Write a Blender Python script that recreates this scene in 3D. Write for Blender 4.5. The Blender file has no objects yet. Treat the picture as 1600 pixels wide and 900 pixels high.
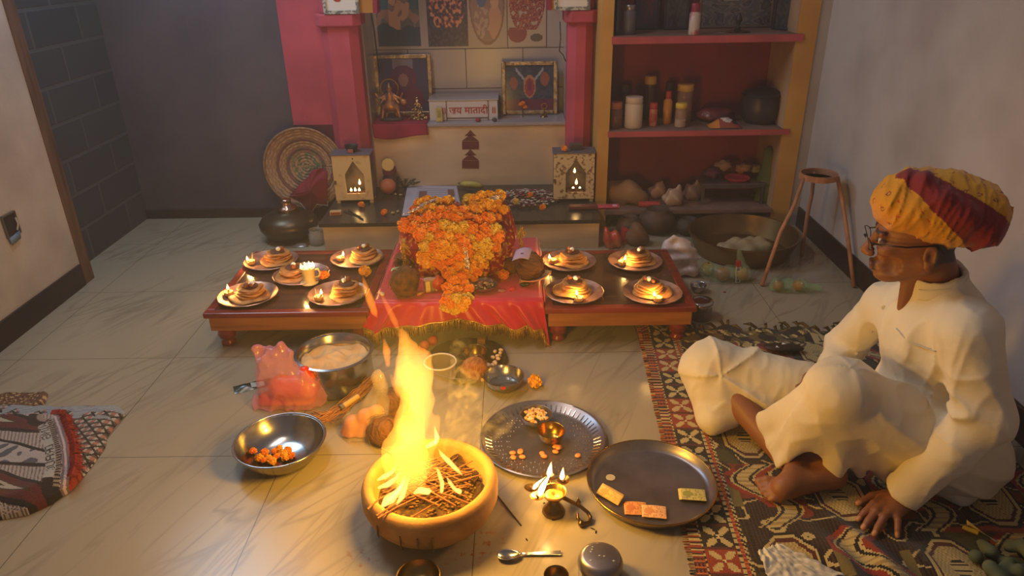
import bpy, math, random
import numpy as np
from mathutils import Vector, Matrix, noise
random.seed(7); np.random.seed(7)
C = bpy.context.scene.collection
R = math.radians
PI = math.pi

# ------------------------------------------------------------------ camera
H = 1.4
F_PX = 1121.0
_z = -np.array([40, -2375, -1121.0]); _z /= np.linalg.norm(_z)
_y = np.array([0, 529.0, -1121]); _y -= _z * (_y @ _z); _y /= np.linalg.norm(_y)
_x = np.cross(_y, _z)
CM = np.array([_x, _y, _z])
cam = bpy.data.cameras.new('camera')
cam.sensor_width = 36.0
cam.lens = F_PX / 1600 * 36.0
cam.clip_start = 0.02
camo = bpy.data.objects.new('camera', cam); C.objects.link(camo)
mw = Matrix([list(CM[0]) + [0], list(CM[1]) + [0], list(CM[2]) + [H], [0, 0, 0, 1]])
camo.matrix_world = mw
bpy.context.scene.camera = camo

def _ray(px, py):
    return CM @ np.array([px - 800.0, 450.0 - py, -F_PX])
def at(px, py, z=0.0):
    """point of the room at height z seen at this place of the photograph"""
    d = _ray(px, py); t = (z - H) / d[2]
    return Vector((d[0] * t, d[1] * t, z))
def aty(px, py, Y):
    d = _ray(px, py); t = Y / d[1]
    return Vector((d[0] * t, Y, H + d[2] * t))

# ------------------------------------------------------------------ world, lights, exposure
sc = bpy.context.scene
sc.view_settings.view_transform = 'Standard'
sc.view_settings.look = 'None'
sc.view_settings.gamma = 1.0
sc.view_settings.use_curve_mapping = False
sc.view_settings.exposure = 0.13
sc.cycles.use_denoising = True
sc.cycles.denoiser = 'OPENIMAGEDENOISE'
sc.cycles.max_bounces = 7
sc.cycles.diffuse_bounces = 3
sc.cycles.glossy_bounces = 3
sc.cycles.transmission_bounces = 4
sc.cycles.transparent_max_bounces = 12
sc.cycles.volume_bounces = 0
sc.cycles.sample_clamp_indirect = 4.0
sc.cycles.caustics_reflective = False
sc.cycles.caustics_refractive = False
sc.cycles.use_light_tree = True
world = bpy.data.worlds.new('dusk'); sc.world = world
world.use_nodes = True
bg = world.node_tree.nodes['Background']
bg.inputs[0].default_value = (0.58, 0.60, 0.76, 1)
bg.inputs[1].default_value = 0.14

def area(name, loc, target, size, size_y, power, col):
    l = bpy.data.lights.new(name, 'AREA'); l.shape = 'RECTANGLE'
    l.size = size; l.size_y = size_y; l.energy = power; l.color = col
    o = bpy.data.objects.new(name, l); C.objects.link(o)
    o.location = loc
    o.rotation_euler = (Vector(target) - Vector(loc)).to_track_quat('-Z', 'Y').to_euler()
    return o
# dusk light from the high opening at the far left, tube light on the ceiling behind the viewer
area('dusk_opening_light', (-1.75, 3.3, 2.3), (0.6, 2.3, 0.0), 0.6, 0.8, 19, (0.50, 0.76, 1.0))
area('ceiling_tube_light', (-0.9, 2.35, 2.7), (0.1, 2.2, 0.0), 1.2, 0.15, 17, (1.0, 0.84, 0.74))

def point(name, loc, power, col, radius, parent=None):
    l = bpy.data.lights.new(name, 'POINT'); l.energy = power; l.color = col; l.shadow_soft_size = radius
    o = bpy.data.objects.new(name, l); C.objects.link(o); o.location = loc
    if parent: o.parent = parent
    return o

# ------------------------------------------------------------------ materials
def lin(c):
    out = []
    for v in c[:3]:
        v = v / 255.0
        out.append(v / 12.92 if v <= 0.04045 else ((v + 0.055) / 1.055) ** 2.4)
    return tuple(out) + (1.0,)
MATS = {}
def mat(name, col=(200, 200, 200), rough=0.5, metal=0.0, col2=None, scale=8.0, stretch=(1, 1, 1), bump=0.0, bscale=60.0,
        alpha=1.0, vc=False, emit=0.0, coat=0.0, sss=0.0, spec=0.5, trans=0.0, detail=6.0, lo=0.4, hi=0.65, sheen=0.0, ior=1.45):
    if name in MATS: return MATS[name]
    m = bpy.data.materials.new(name); m.use_nodes = True
    nt = m.node_tree; N = nt.nodes; L = nt.links
    b = N['Principled BSDF']
    b.inputs['Roughness'].default_value = rough
    b.inputs['Metallic'].default_value = metal
    b.inputs['Alpha'].default_value = alpha
    b.inputs['Specular IOR Level'].default_value = spec
    b.inputs['Coat Weight'].default_value = coat
    b.inputs['Transmission Weight'].default_value = trans
    b.inputs['IOR'].default_value = ior
    b.inputs['Sheen Weight'].default_value = sheen
    if sss:
        b.inputs['Subsurface Weight'].default_value = sss
        b.inputs['Subsurface Radius'].default_value = (0.012, 0.005, 0.003)
    tc = N.new('ShaderNodeTexCoord'); mp = N.new('ShaderNodeMapping')
    L.new(tc.outputs['Object'], mp.inputs[0]); mp.inputs['Scale'].default_value = stretch
    base = None
    if vc:
        a = N.new('ShaderNodeAttribute'); a.attribute_name = 'Col'; base = a.outputs['Color']
    if col2 is not None:
        n = N.new('ShaderNodeTexNoise'); n.inputs['Scale'].default_value = scale; n.inputs['Detail'].default_value = detail
        L.new(mp.outputs[0], n.inputs['Vector'])
        r = N.new('ShaderNodeValToRGB'); r.color_ramp.elements[0].position = lo; r.color_ramp.elements[1].position = hi
        L.new(n.outputs['Fac'], r.inputs[0])
        mx = N.new('ShaderNodeMix'); mx.data_type = 'RGBA'
        L.new(r.outputs[0], mx.inputs['Factor'])
        if base is not None:
            L.new(base, mx.inputs['A'])
        else:
            mx.inputs['A'].default_value = lin(col)
        mx.inputs['B'].default_value = lin(col2)
        base = mx.outputs['Result']
    if base is not None:
        L.new(base, b.inputs['Base Color'])
    else:
        b.inputs['Base Color'].default_value = lin(col)
    if bump:
        n2 = N.new('ShaderNodeTexNoise'); n2.inputs['Scale'].default_value = bscale; n2.inputs['Detail'].default_value = 5
        L.new(mp.outputs[0], n2.inputs['Vector'])
        bp = N.new('ShaderNodeBump'); bp.inputs['Strength'].default_value = bump; bp.inputs['Distance'].default_value = 0.01
        L.new(n2.outputs['Fac'], bp.inputs['Height']); L.new(bp.outputs[0], b.inputs['Normal'])
    if emit:
        b.inputs['Emission Color'].default_value = lin(col); b.inputs['Emission Strength'].default_value = emit
    MATS[name] = m
    return m

def flame_volume(name, col, strength):
    m = bpy.data.materials.new(name); m.use_nodes = True
    nt = m.node_tree; nt.nodes.remove(nt.nodes['Principled BSDF'])
    e = nt.nodes.new('ShaderNodeEmission'); e.inputs[0].default_value = col; e.inputs[1].default_value = strength
    nt.links.new(e.outputs[0], nt.nodes['Material Output'].inputs['Volume'])
    MATS[name] = m
    return m
def smoke_volume(name, col, dens, scale=9.0, lo=0.45, hi=0.75):
    m = bpy.data.materials.new(name); m.use_nodes = True
    nt = m.node_tree; nt.nodes.remove(nt.nodes['Principled BSDF']); N = nt.nodes
    v = N.new('ShaderNodeVolumePrincipled'); v.inputs['Color'].default_value = col
    tc = N.new('ShaderNodeTexCoord'); n = N.new('ShaderNodeTexNoise'); n.inputs['Scale'].default_value = scale
    n.inputs['Detail'].default_value = 4; n.inputs['Distortion'].default_value = 1.5
    r = N.new('ShaderNodeMapRange'); r.inputs[1].default_value = lo; r.inputs[2].default_value = hi; r.inputs[4].default_value = dens
    nt.links.new(tc.outputs['Object'], n.inputs['Vector']); nt.links.new(n.outputs['Fac'], r.inputs[0])
    nt.links.new(r.outputs[0], v.inputs['Density'])
    nt.links.new(v.outputs[0], N['Material Output'].inputs['Volume'])
    MATS[name] = m
    return m

# ------------------------------------------------------------------ mesh building
class MB:
    def __init__(s):
        s.v = []; s.f = []; s.mi = []; s.c = []; s.M = None; s.cur = 0; s.col = None
    def add(s, vs, fs, mi=None, col=None, cols=None):
        n = len(s.v)
        if s.M is not None: vs = [s.M @ Vector(p) for p in vs]
        s.v.extend([tuple(p) for p in vs])
        for k, f in enumerate(fs):
            s.f.append(tuple(i + n for i in f)); s.mi.append(s.cur if mi is None else mi)
            s.c.append(cols[k] if cols is not None else (col if col is not None else s.col))
        return s
    def box(s, x0, x1, y0, y1, z0, z1, **k):
        return s.add([(x0,y0,z0),(x1,y0,z0),(x1,y1,z0),(x0,y1,z0),(x0,y0,z1),(x1,y0,z1),(x1,y1,z1),(x0,y1,z1)],
              [(3,2,1,0),(4,5,6,7),(0,1,5,4),(1,2,6,5),(2,3,7,6),(3,0,4,7)], **k)
    def cbox(s, cx, cy, cz, sx, sy, sz, **k):
        return s.box(cx-sx/2, cx+sx/2, cy-sy/2, cy+sy/2, cz-sz/2, cz+sz/2, **k)
    def lathe(s, prof, n=32, c=(0,0,0), sx=1.0, sy=1.0, fn=None, **k):
        vs = []; fs = []
        for j, (r, z) in enumerate(prof):
            for i in range(n):
                a = 2*PI*i/n; rr = r*(fn(a, j) if fn else 1)
                vs.append((c[0]+rr*math.cos(a)*sx, c[1]+rr*math.sin(a)*sy, c[2]+z))
        for j in range(len(prof)-1):
            for i in range(n):
                q = (j*n+i, j*n+(i+1) % n, (j+1)*n+(i+1) % n, (j+1)*n+i)
                fs.append(q)
        if prof[0][0] > 1e-6: fs.append(tuple(range(n-1, -1, -1)))
        if prof[-1][0] > 1e-6: fs.append(tuple((len(prof)-1)*n+i for i in range(n)))
        return s.add(vs, fs, **k)
    def tube(s, pts, rad, n=8, cap=True, **k):
        pts = [Vector(p) for p in pts]; vs = []; fs = []
        m = len(pts)
        rad = [rad]*m if not isinstance(rad, (list, tuple)) else rad
        t0 = (pts[1]-pts[0]).normalized()
        up = Vector((0,0,1)) if abs(t0.z) < 0.9 else Vector((1,0,0))
        u = t0.cross(up).normalized()
        for i, p in enumerate(pts):
            t = (pts[min(i+1, m-1)]-pts[max(i-1, 0)])
            if t.length < 1e-9: t = t0
            t.normalize()
            u = (u - t*u.dot(t)).normalized(); w = t.cross(u)
            for j in range(n):
                a = 2*PI*j/n
                vs.append(p + (u*math.cos(a)+w*math.sin(a))*rad[i])
        for i in range(m-1):
            for j in range(n):
                fs.append((i*n+j, i*n+(j+1) % n, (i+1)*n+(j+1) % n, (i+1)*n+j))
        if cap:
            fs.append(tuple(range(n-1, -1, -1))); fs.append(tuple((m-1)*n+j for j in range(n)))
        return s.add(vs, fs, **k)
    def ring(s, c, r, rt, n=40, m=8, sx=1.0, sy=1.0, a0=0, a1=2*PI, **k):
        full = abs(a1-a0-2*PI) < 1e-6
        pts = [(c[0]+r*math.cos(a0+(a1-a0)*i/n)*sx, c[1]+r*math.sin(a0+(a1-a0)*i/n)*sy, c[2]) for i in range(n+1)]
        return s.tube(pts, rt, m, cap=not full, **k)
    def blob(s, c, r, n=16, m=10, nz=0.0, ns=6.0, seed=0, **k):
        vs = []; fs = []
        r = (r, r, r) if not isinstance(r, (tuple, list)) else r
        for j in range(m+1):
            ph = PI*j/m
            for i in range(n):
                th = 2*PI*i/n
                d = Vector((math.sin(ph)*math.cos(th), math.sin(ph)*math.sin(th), math.cos(ph)))
                q = 1 + (nz*noise.noise(d*ns*0.3+Vector((seed*3.1, seed*1.7, 0))) if nz else 0)
                vs.append((c[0]+d.x*r[0]*q, c[1]+d.y*r[1]*q, c[2]+d.z*r[2]*q))
        for j in range(m):
            for i in range(n):
                fs.append((j*n+i, (j+1)*n+i, (j+1)*n+(i+1) % n, j*n+(i+1) % n))
        return s.add(vs, fs, **k)
    def grid(s, fn, nu, nv, colfn=None, flip=False, **k):
        vs = [fn(i/nu, j/nv) for j in range(nv+1) for i in range(nu+1)]
        fs = []; cols = []
        for j in range(nv):
            for i in range(nu):
                a = j*(nu+1)+i
                q = (a, a+1, a+nu+2, a+nu+1)
                fs.append(q[::-1] if flip else q)
                if colfn: cols.append(colfn((i+.5)/nu, (j+.5)/nv))
        return s.add(vs, fs, cols=cols if colfn else None, **k)
    def prism(s, outline, z0, z1, **k):
        n = len(outline)
        vs = [(x, y, z0) for x, y in outline]+[(x, y, z1) for x, y in outline]
        fs = [tuple(range(n-1, -1, -1)), tuple(range(n, 2*n))]+[(i, (i+1) % n, n+(i+1) % n, n+i) for i in range(n)]
        return s.add(vs, fs, **k)
    def build(s, name, mats, parent=None, loc=None, rot=None, smooth=True, ang=40, bevel=0.0, sub=0, solid=0.0, pcols=None):
        me = bpy.data.meshes.new(name)
        me.from_pydata(s.v, [], s.f)
        mats = mats if isinstance(mats, (list, tuple)) else [mats]
        for m in mats: me.materials.append(m)
        if len(mats) > 1: me.polygons.foreach_set('material_index', s.mi)
        if pcols is not None:
            a = me.attributes.new('Col', 'FLOAT_COLOR', 'POINT')
            a.data.foreach_set('color', np.asarray(pcols, dtype=np.float32).ravel())
        elif any(c is not None for c in s.c):
            a = me.attributes.new('Col', 'FLOAT_COLOR', 'FACE')
            arr = np.array([(lin(c) if c is not None else (0.8, 0.8, 0.8, 1)) for c in s.c], dtype=np.float32)
            a.data.foreach_set('color', arr.ravel())
        me.update()
        if smooth:
            me.polygons.foreach_set('use_smooth', [True]*len(me.polygons))
            if ang < 180: me.set_sharp_from_angle(angle=R(ang))
        o = bpy.data.objects.new(name, me); C.objects.link(o)
        if loc is not None: o.location = loc
        if rot is not None: o.rotation_euler = rot
        if parent is not None: o.parent = parent
        if solid:
            md = o.modifiers.new('thickness', 'SOLIDIFY'); md.thickness = solid; md.offset = 0
        if bevel:
            md = o.modifiers.new('bevel', 'BEVEL'); md.width = bevel; md.segments = 2; md.limit_method = 'ANGLE'; md.angle_limit = R(50)
        if sub:
            md = o.modifiers.new('sub', 'SUBSURF'); md.levels = sub; md.render_levels = sub
        return o

def tag(o, label=None, cat=None, group=None, kind=None):
    if label: o['label'] = label
    if cat: o['category'] = cat
    if group: o['group'] = group
    if kind: o['kind'] = kind
    return o
def thing(name, label, cat, loc=(0,0,0), rz=0.0, group=None, kind=None):
    o = bpy.data.objects.new(name, None); C.objects.link(o)
    o.empty_display_size = 0.02
    o.location = loc; o.rotation_euler = (0, 0, rz)
    return tag(o, label, cat, group, kind)
def struct(o, label=None):
    o['kind'] = 'structure'
    if label: o['label'] = label
    return o
def dup(root, loc, rz=0.0, label=None, group=None, scale=None):
    def cp(o, par):
        c = o.copy(); C.objects.link(c)
        if par is not None: c.parent = par
        for ch in o.children: cp(ch, c)
        return c
    r = cp(root, None); r.location = loc; r.rotation_euler = (0, 0, rz)
    if label: r['label'] = label
    if group: r['group'] = group
    if scale: r.scale = (scale,)*3 if not isinstance(scale, (tuple, list)) else scale
    return r
def T(x=0, y=0, z=0, rx=0, ry=0, rz=0, s=1.0):
    return Matrix.Translation((x, y, z)) @ Matrix.Rotation(rz, 4, 'Z') @ Matrix.Rotation(ry, 4, 'Y') @ Matrix.Rotation(rx, 4, 'X') @ Matrix.Scale(s, 4)
def nz(x, y=0.0, z=0.0): return noise.noise(Vector((x, y, z)))

# ------------------------------------------------------------------ sculpting with distance fields
class Field:
    def __init__(s, lo, hi, h):
        s.lo = np.array(lo, float); s.h = h
        s.n = np.ceil((np.array(hi)-s.lo)/h).astype(int)+1
        s.g = np.full(s.n, 0.2, np.float32)
    def _win(s, lo, hi):
        a = np.clip(np.floor((np.array(lo)-s.lo)/s.h).astype(int), 0, s.n-1)
        b = np.clip(np.ceil((np.array(hi)-s.lo)/s.h).astype(int)+1, 1, s.n)
        ax = [s.lo[i]+s.h*np.arange(a[i], b[i]) for i in range(3)]
        X, Y, Z = np.meshgrid(*ax, indexing='ij', sparse=True)
        return (slice(a[0], b[0]), slice(a[1], b[1]), slice(a[2], b[2])), X, Y, Z
    def _put(s, sl, d, k, op):
        g = s.g[sl]
        if op == 'add':
            if k > 0:
                hh = np.maximum(k-np.abs(g-d), 0)/k
                s.g[sl] = np.minimum(g, d)-hh*hh*k*0.25
            else: s.g[sl] = np.minimum(g, d)
        elif op == 'sub':
            if k > 0:
                hh = np.maximum(k-np.abs(g+d), 0)/k
                s.g[sl] = np.maximum(g, -d)+hh*hh*k*0.25
            else: s.g[sl] = np.maximum(g, -d)
    def cap(s, a, b, ra, rb=None, k=0.02, op='add', flat=None):
        rb = ra if rb is None else rb
        a = np.array(a, float); b = np.array(b, float); m = max(ra, rb)*1.6+k+0.02
        sl, X, Y, Z = s._win(np.minimum(a, b)-m, np.maximum(a, b)+m)
        ab = b-a; L2 = ab@ab+1e-12
        t = np.clip(((X-a[0])*ab[0]+(Y-a[1])*ab[1]+(Z-a[2])*ab[2])/L2, 0, 1)
        dx = X-a[0]-t*ab[0]; dy = Y-a[1]-t*ab[1]; dz = Z-a[2]-t*ab[2]
        if flat is not None:      # squash along a direction: (unit vector, factor)
            u, q = flat; w = dx*u[0]+dy*u[1]+dz*u[2]
            d = np.sqrt(dx*dx+dy*dy+dz*dz+(q*q-1)*w*w)-(ra+t*(rb-ra))
        else:
            d = np.sqrt(dx*dx+dy*dy+dz*dz)-(ra+t*(rb-ra))
        s._put(sl, d.astype(np.float32), k, op)
        return s
    def ell(s, c, r, k=0.02, op='add', rot=None):
        c = np.array(c, float); r = np.array(r, float); m = r.max()+k+0.02
        sl, X, Y, Z = s._win(c-m, c+m)
        dx, dy, dz = X-c[0], Y-c[1], Z-c[2]
        if rot is not None:
            A = np.array(rot)     # rows are the local axes
            dx, dy, dz = (A[0][0]*dx+A[0][1]*dy+A[0][2]*dz, A[1][0]*dx+A[1][1]*dy+A[1][2]*dz, A[2][0]*dx+A[2][1]*dy+A[2][2]*dz)
        q = np.sqrt((dx/r[0])**2+(dy/r[1])**2+(dz/r[2])**2)
        q2 = np.sqrt((dx/r[0]**2)**2+(dy/r[1]**2)**2+(dz/r[2]**2)**2)+1e-9
        d = q*(q-1)/q2
        s._put(sl, d.astype(np.float32), k, op)
        return s
    def plane(s, p, nrm, lo, hi):
        """cut away what lies on the normal's side of the plane, inside a box"""
        sl, X, Y, Z = s._win(lo, hi)
        d = (X-p[0])*nrm[0]+(Y-p[1])*nrm[1]+(Z-p[2])*nrm[2]
        s.g[sl] = np.maximum(s.g[sl], d.astype(np.float32))
        return s
    def warp(s, fn):
        sl, X, Y, Z = s._win(s.lo, s.lo+s.h*s.n)
        near = np.abs(s.g) < 0.06
        idx = np.nonzero(near)
        P = [s.lo[i]+s.h*idx[i] for i in range(3)]
        s.g[idx] += fn(*P).astype(np.float32)
        return s
    def mesh(s):
        g = s.g; g = np.pad(g, 1, constant_values=0.2)
        lo = s.lo-s.h
        sg = g < 0
        c = np.zeros(np.array(g.shape)-1, np.int8)
        for i in (0, 1):
            for j in (0, 1):
                for k in (0, 1):
                    c += sg[i:g.shape[0]-1+i, j:g.shape[1]-1+j, k:g.shape[2]-1+k]
        act = (c > 0) & (c < 8)
        I = np.array(np.nonzero(act)).T
        vid = np.full(c.shape, -1, np.int64); vid[act] = np.arange(len(I))
        acc = np.zeros((len(I), 3)); cnt = np.zeros(len(I))
        cor = [(i, j, k) for i in (0, 1) for j in (0, 1) for k in (0, 1)]
        for A in cor:
            for ax in range(3):
                if A[ax]: continue
                B = list(A); B[ax] = 1
                ga = g[I[:, 0]+A[0], I[:, 1]+A[1], I[:, 2]+A[2]]; gb = g[I[:, 0]+B[0], I[:, 1]+B[1], I[:, 2]+B[2]]
                cr = (ga < 0) != (gb < 0)
                t = np.where(cr, ga/np.where(cr, ga-gb, 1), 0)
                p = np.array(A, float)[None, :].repeat(len(I), 0); p[:, ax] += t
                acc[cr] += p[cr]; cnt[cr] += 1
        V = (I+acc/cnt[:, None])*s.h+lo
        faces = []
        for ax in range(3):
            b, d = [(1, 2), (2, 0), (0, 1)][ax]
            s0 = [slice(None)]*3; s1 = [slice(None)]*3
            s0[ax] = slice(0, -1); s1[ax] = slice(1, None)
            a0 = sg[tuple(s0)]; a1 = sg[tuple(s1)]
            ch = np.array(np.nonzero(a0 != a1)).T
            ch = ch[(ch[:, b] > 0) & (ch[:, d] > 0) & (ch[:, b] < c.shape[b]) & (ch[:, d] < c.shape[d])]
            ins = a0[ch[:, 0], ch[:, 1], ch[:, 2]]
            def vv(ob, od):
                q = ch.copy(); q[:, b] += ob; q[:, d] += od
                return vid[q[:, 0], q[:, 1], q[:, 2]]
            Q = np.stack([vv(-1, -1), vv(0, -1), vv(0, 0), vv(-1, 0)], 1)
            Q[~ins] = Q[~ins][:, ::-1]
            faces.append(Q)
        return V, np.concatenate(faces)
    def build(s, name, mats, parent=None, origin=(0, 0, 0), colfn=None, smooth_it=2, keep=None):
        V, Fc = s.mesh()
        for _ in range(smooth_it):     # relax the surface
            acc = np.zeros_like(V); cnt = np.zeros(len(V))
            for a, b in ((0, 1), (1, 2), (2, 3), (3, 0)):
                np.add.at(acc, Fc[:, a], V[Fc[:, b]]); np.add.at(cnt, Fc[:, a], 1)
                np.add.at(acc, Fc[:, b], V[Fc[:, a]]); np.add.at(cnt, Fc[:, b], 1)
            V = V*0.4+0.6*acc/cnt[:, None]
        mb = MB(); mb.v = [tuple(p) for p in (V-np.array(origin))]; mb.f = [tuple(int(i) for i in q) for q in Fc]
        mb.mi = [0]*len(mb.f); mb.c = [None]*len(mb.f)
        pc = None
        if colfn is not None:
            pc = np.ones((len(V), 4)); pc[:, :3] = colfn(V)
        return mb.build(name, mats, parent, ang=180, pcols=pc)
_rs = np.random.RandomState(11)
_WD = _rs.normal(size=(40, 8, 3)); _WP = _rs.uniform(0, 6.28, (40, 8))
def wobble(X, Y, Z, f, seed=0, st=(1, 1, 1)):
    o = np.zeros(np.shape(X))
    for k in range(8):
        d = _WD[seed, k]; o = o+np.sin(f*(d[0]*st[0]*X+d[1]*st[1]*Y+d[2]*st[2]*Z)+_WP[seed, k])
    return o/4.0
def ridge(X, Y, Z, f, seed=0, st=(1, 1, 1)):
    return np.exp(-np.abs(wobble(X, Y, Z, f, seed, st))*3.0)
def L3(c): return np.array(lin(c)[:3])
def atx(px, py, X):
    d = _ray(px, py); t = X / d[0]
    return Vector((X, d[1] * t, H + d[2] * t))

# ================================================================== THE ROOM
def floor_material():
    m = bpy.data.materials.new('marble_tile'); m.use_nodes = True
    nt = m.node_tree; N = nt.nodes; L = nt.links; b = N['Principled BSDF']
    tc = N.new('ShaderNodeTexCoord')
    def veins(rot, sc_, lo, hi, seed):
        m0 = N.new('ShaderNodeMapping'); m0.inputs['Rotation'].default_value = (0, 0, R(rot)); L.new(tc.outputs['Object'], m0.inputs[0])
        mp = N.new('ShaderNodeMapping'); mp.inputs['Scale'].default_value = sc_
        mp.inputs['Location'].default_value = (seed, seed*2, 0)
        L.new(m0.outputs[0], mp.inputs[0])
        n = N.new('ShaderNodeTexNoise'); n.inputs['Scale'].default_value = 1.0; n.inputs['Detail'].default_value = 3; n.inputs['Distortion'].default_value = 0.8
        L.new(mp.outputs[0], n.inputs['Vector'])
        s1 = N.new('ShaderNodeMath'); s1.operation = 'SUBTRACT'; s1.inputs[1].default_value = 0.5; L.new(n.outputs['Fac'], s1.inputs[0])
        s2 = N.new('ShaderNodeMath'); s2.operation = 'ABSOLUTE'; L.new(s1.outputs[0], s2.inputs[0])
        r = N.new('ShaderNodeMapRange'); r.inputs[1].default_value = lo; r.inputs[2].default_value = hi; r.inputs[3].default_value = 1; r.inputs[4].default_value = 0
        L.new(s2.outputs[0], r.inputs[0])
        return r.outputs[0]
    v1 = veins(-66, (0.8, 7.0, 1), 0.0, 0.03, 3.3); v2 = veins(-48, (0.7, 5.0, 1), 0.0, 0.022, 8.1)
    mxv = N.new('ShaderNodeMath'); mxv.operation = 'MAXIMUM'; L.new(v1, mxv.inputs[0]); L.new(v2, mxv.inputs[1])
    big = N.new('ShaderNodeTexNoise'); big.inputs['Scale'].default_value = 2.3; big.inputs['Detail'].default_value = 2; L.new(tc.outputs['Object'], big.inputs['Vector'])
    fade = N.new('ShaderNodeMapRange'); fade.inputs[1].default_value = 0.4; fade.inputs[2].default_value = 0.62; fade.inputs[4].default_value = 0.6
    L.new(big.outputs['Fac'], fade.inputs[0])
    ml = N.new('ShaderNodeMath'); ml.operation = 'MULTIPLY'; L.new(mxv.outputs[0], ml.inputs[0]); L.new(fade.outputs[0], ml.inputs[1])
    mx = N.new('ShaderNodeMix'); mx.data_type = 'RGBA'; mx.inputs['A'].default_value = lin((166, 151, 127)); mx.inputs['B'].default_value = lin((118, 104, 88))
    L.new(ml.outputs[0], mx.inputs['Factor'])
    br = N.new('ShaderNodeTexBrick'); br.offset = 0.0; br.inputs['Scale'].default_value = 1.0
    br.inputs['Mortar Size'].default_value = 0.0014; br.inputs['Mortar Smooth'].default_value = 0.2
    br.inputs['Brick Width'].default_value = 0.6; br.inputs['Row Height'].default_value = 0.6
    mp = N.new('ShaderNodeMapping'); mp.inputs['Location'].default_value = (0.12+0.6, 0.02+0.6, 0); L.new(tc.outputs['Object'], mp.inputs[0]); L.new(mp.outputs[0], br.inputs['Vector'])
    mj = N.new('ShaderNodeMix'); mj.data_type = 'RGBA'; L.new(br.outputs['Fac'], mj.inputs['Factor'])
    L.new(mx.outputs['Result'], mj.inputs['A']); mj.inputs['B'].default_value = lin((96, 84, 70))
    # vermilion and ash dust scattered by the fire bowl
    d1 = N.new('ShaderNodeTexNoise'); d1.inputs['Scale'].default_value = 55; d1.inputs['Detail'].default_value = 6; L.new(tc.outputs['Object'], d1.inputs['Vector'])
    dr = N.new('ShaderNodeMapRange'); dr.inputs[1].default_value = 0.55; dr.inputs[2].default_value = 0.66; L.new(d1.outputs['Fac'], dr.inputs[0])
    def spot(x, y, r0, r1):
        vs = N.new('ShaderNodeVectorMath'); vs.operation = 'DISTANCE'; vs.inputs[1].default_value = (x, y, 0); L.new(tc.outputs['Object'], vs.inputs[0])
        r = N.new('ShaderNodeMapRange'); r.inputs[1].default_value = r0; r.inputs[2].default_value = r1; r.inputs[3].default_value = 1; r.inputs[4].default_value = 0
        L.new(vs.outputs['Value'], r.inputs[0]); return r.outputs[0]
    p1, p2 = at(745, 855), at(565, 870)
    sp = N.new('ShaderNodeMath'); sp.operation = 'MAXIMUM'; L.new(spot(p1.x, p1.y, 0.02, 0.11), sp.inputs[0]); L.new(spot(p2.x, p2.y, 0.0, 0.07), sp.inputs[1])
    dm = N.new('ShaderNodeMath'); dm.operation = 'MULTIPLY'; L.new(sp.outputs[0], dm.inputs[0]); L.new(dr.outputs[0], dm.inputs[1])
    md = N.new('ShaderNodeMix'); md.data_type = 'RGBA'; L.new(dm.outputs[0], md.inputs['Factor']); L.new(mj.outputs['Result'], md.inputs['A']); md.inputs['B'].default_value = lin((160, 84, 34))
    L.new(md.outputs['Result'], b.inputs['Base Color'])
    rr = N.new('ShaderNodeMapRange'); rr.inputs[3].default_value = 0.16; rr.inputs[4].default_value = 0.30; L.new(big.outputs['Fac'], rr.inputs[0]); L.new(rr.outputs[0], b.inputs['Roughness'])
    b.inputs['Specular IOR Level'].default_value = 0.42
    return m
mb = MB(); mb.add([(-2.17, -0.6, 0), (1.56, -0.6, 0), (1.56, 4.06, 0), (-2.17, 4.06, 0), (-2.17, -0.6, -0.05), (1.56, -0.6, -0.05), (1.56, 4.06, -0.05), (-2.17, 4.06, -0.05)],
   [(0, 1, 2, 3), (7, 6, 5, 4), (0, 4, 5, 1), (1, 5, 6, 2), (2, 6, 7, 3), (3, 7, 4, 0)])
struct(mb.build('floor', floor_material(), smooth=False), 'glossy cream marble tile floor with grey veins')

white_wall = mat('white_plaster', (196, 188, 184), 0.85, col2=(172, 164, 160), scale=3.0, bump=0.08, bscale=90)
right_wall = mat('right_plaster', (186, 178, 176), 0.85, col2=(164, 154, 152), scale=2.2, bump=0.08, bscale=90)
brown_skirt = mat('dark_brown_tile', (52, 36, 32), 0.35, col2=(40, 27, 25), scale=5)
wood_frame = mat('frame_wood', (112, 84, 62), 0.6, col2=(84, 62, 46), scale=6, stretch=(6, 6, 0.7))
pink = mat('pink_paint', (196, 78, 94), 0.72, col2=(170, 66, 82), scale=3.5, bump=0.1, bscale=60)
maroon_base = mat('maroon_paint', (96, 34, 42), 0.75, col2=(70, 28, 34), scale=4)
yellow = mat('yellow_paint', (206, 156, 78), 0.75, col2=(190, 138, 64), scale=3, bump=0.06)
tan_side = mat('tan_paint', (182, 148, 112), 0.8, col2=(160, 124, 96), scale=3)
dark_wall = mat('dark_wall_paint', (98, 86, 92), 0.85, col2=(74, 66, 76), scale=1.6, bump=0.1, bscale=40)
granite = mat('dark_granite', (62, 58, 56), 0.22, col2=(40, 38, 38), scale=120, detail=2)
cream_tile = mat('cream_tile', (222, 188, 150), 0.22, col2=(204, 168, 132), scale=2.0, stretch=(1, 1, 3))
grey_tile = mat('grey_tile', (176, 164, 166), 0.25, col2=(156, 144, 148), scale=1.6)
joint = mat('tile_joint', (84, 70, 62), 0.8)

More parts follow.
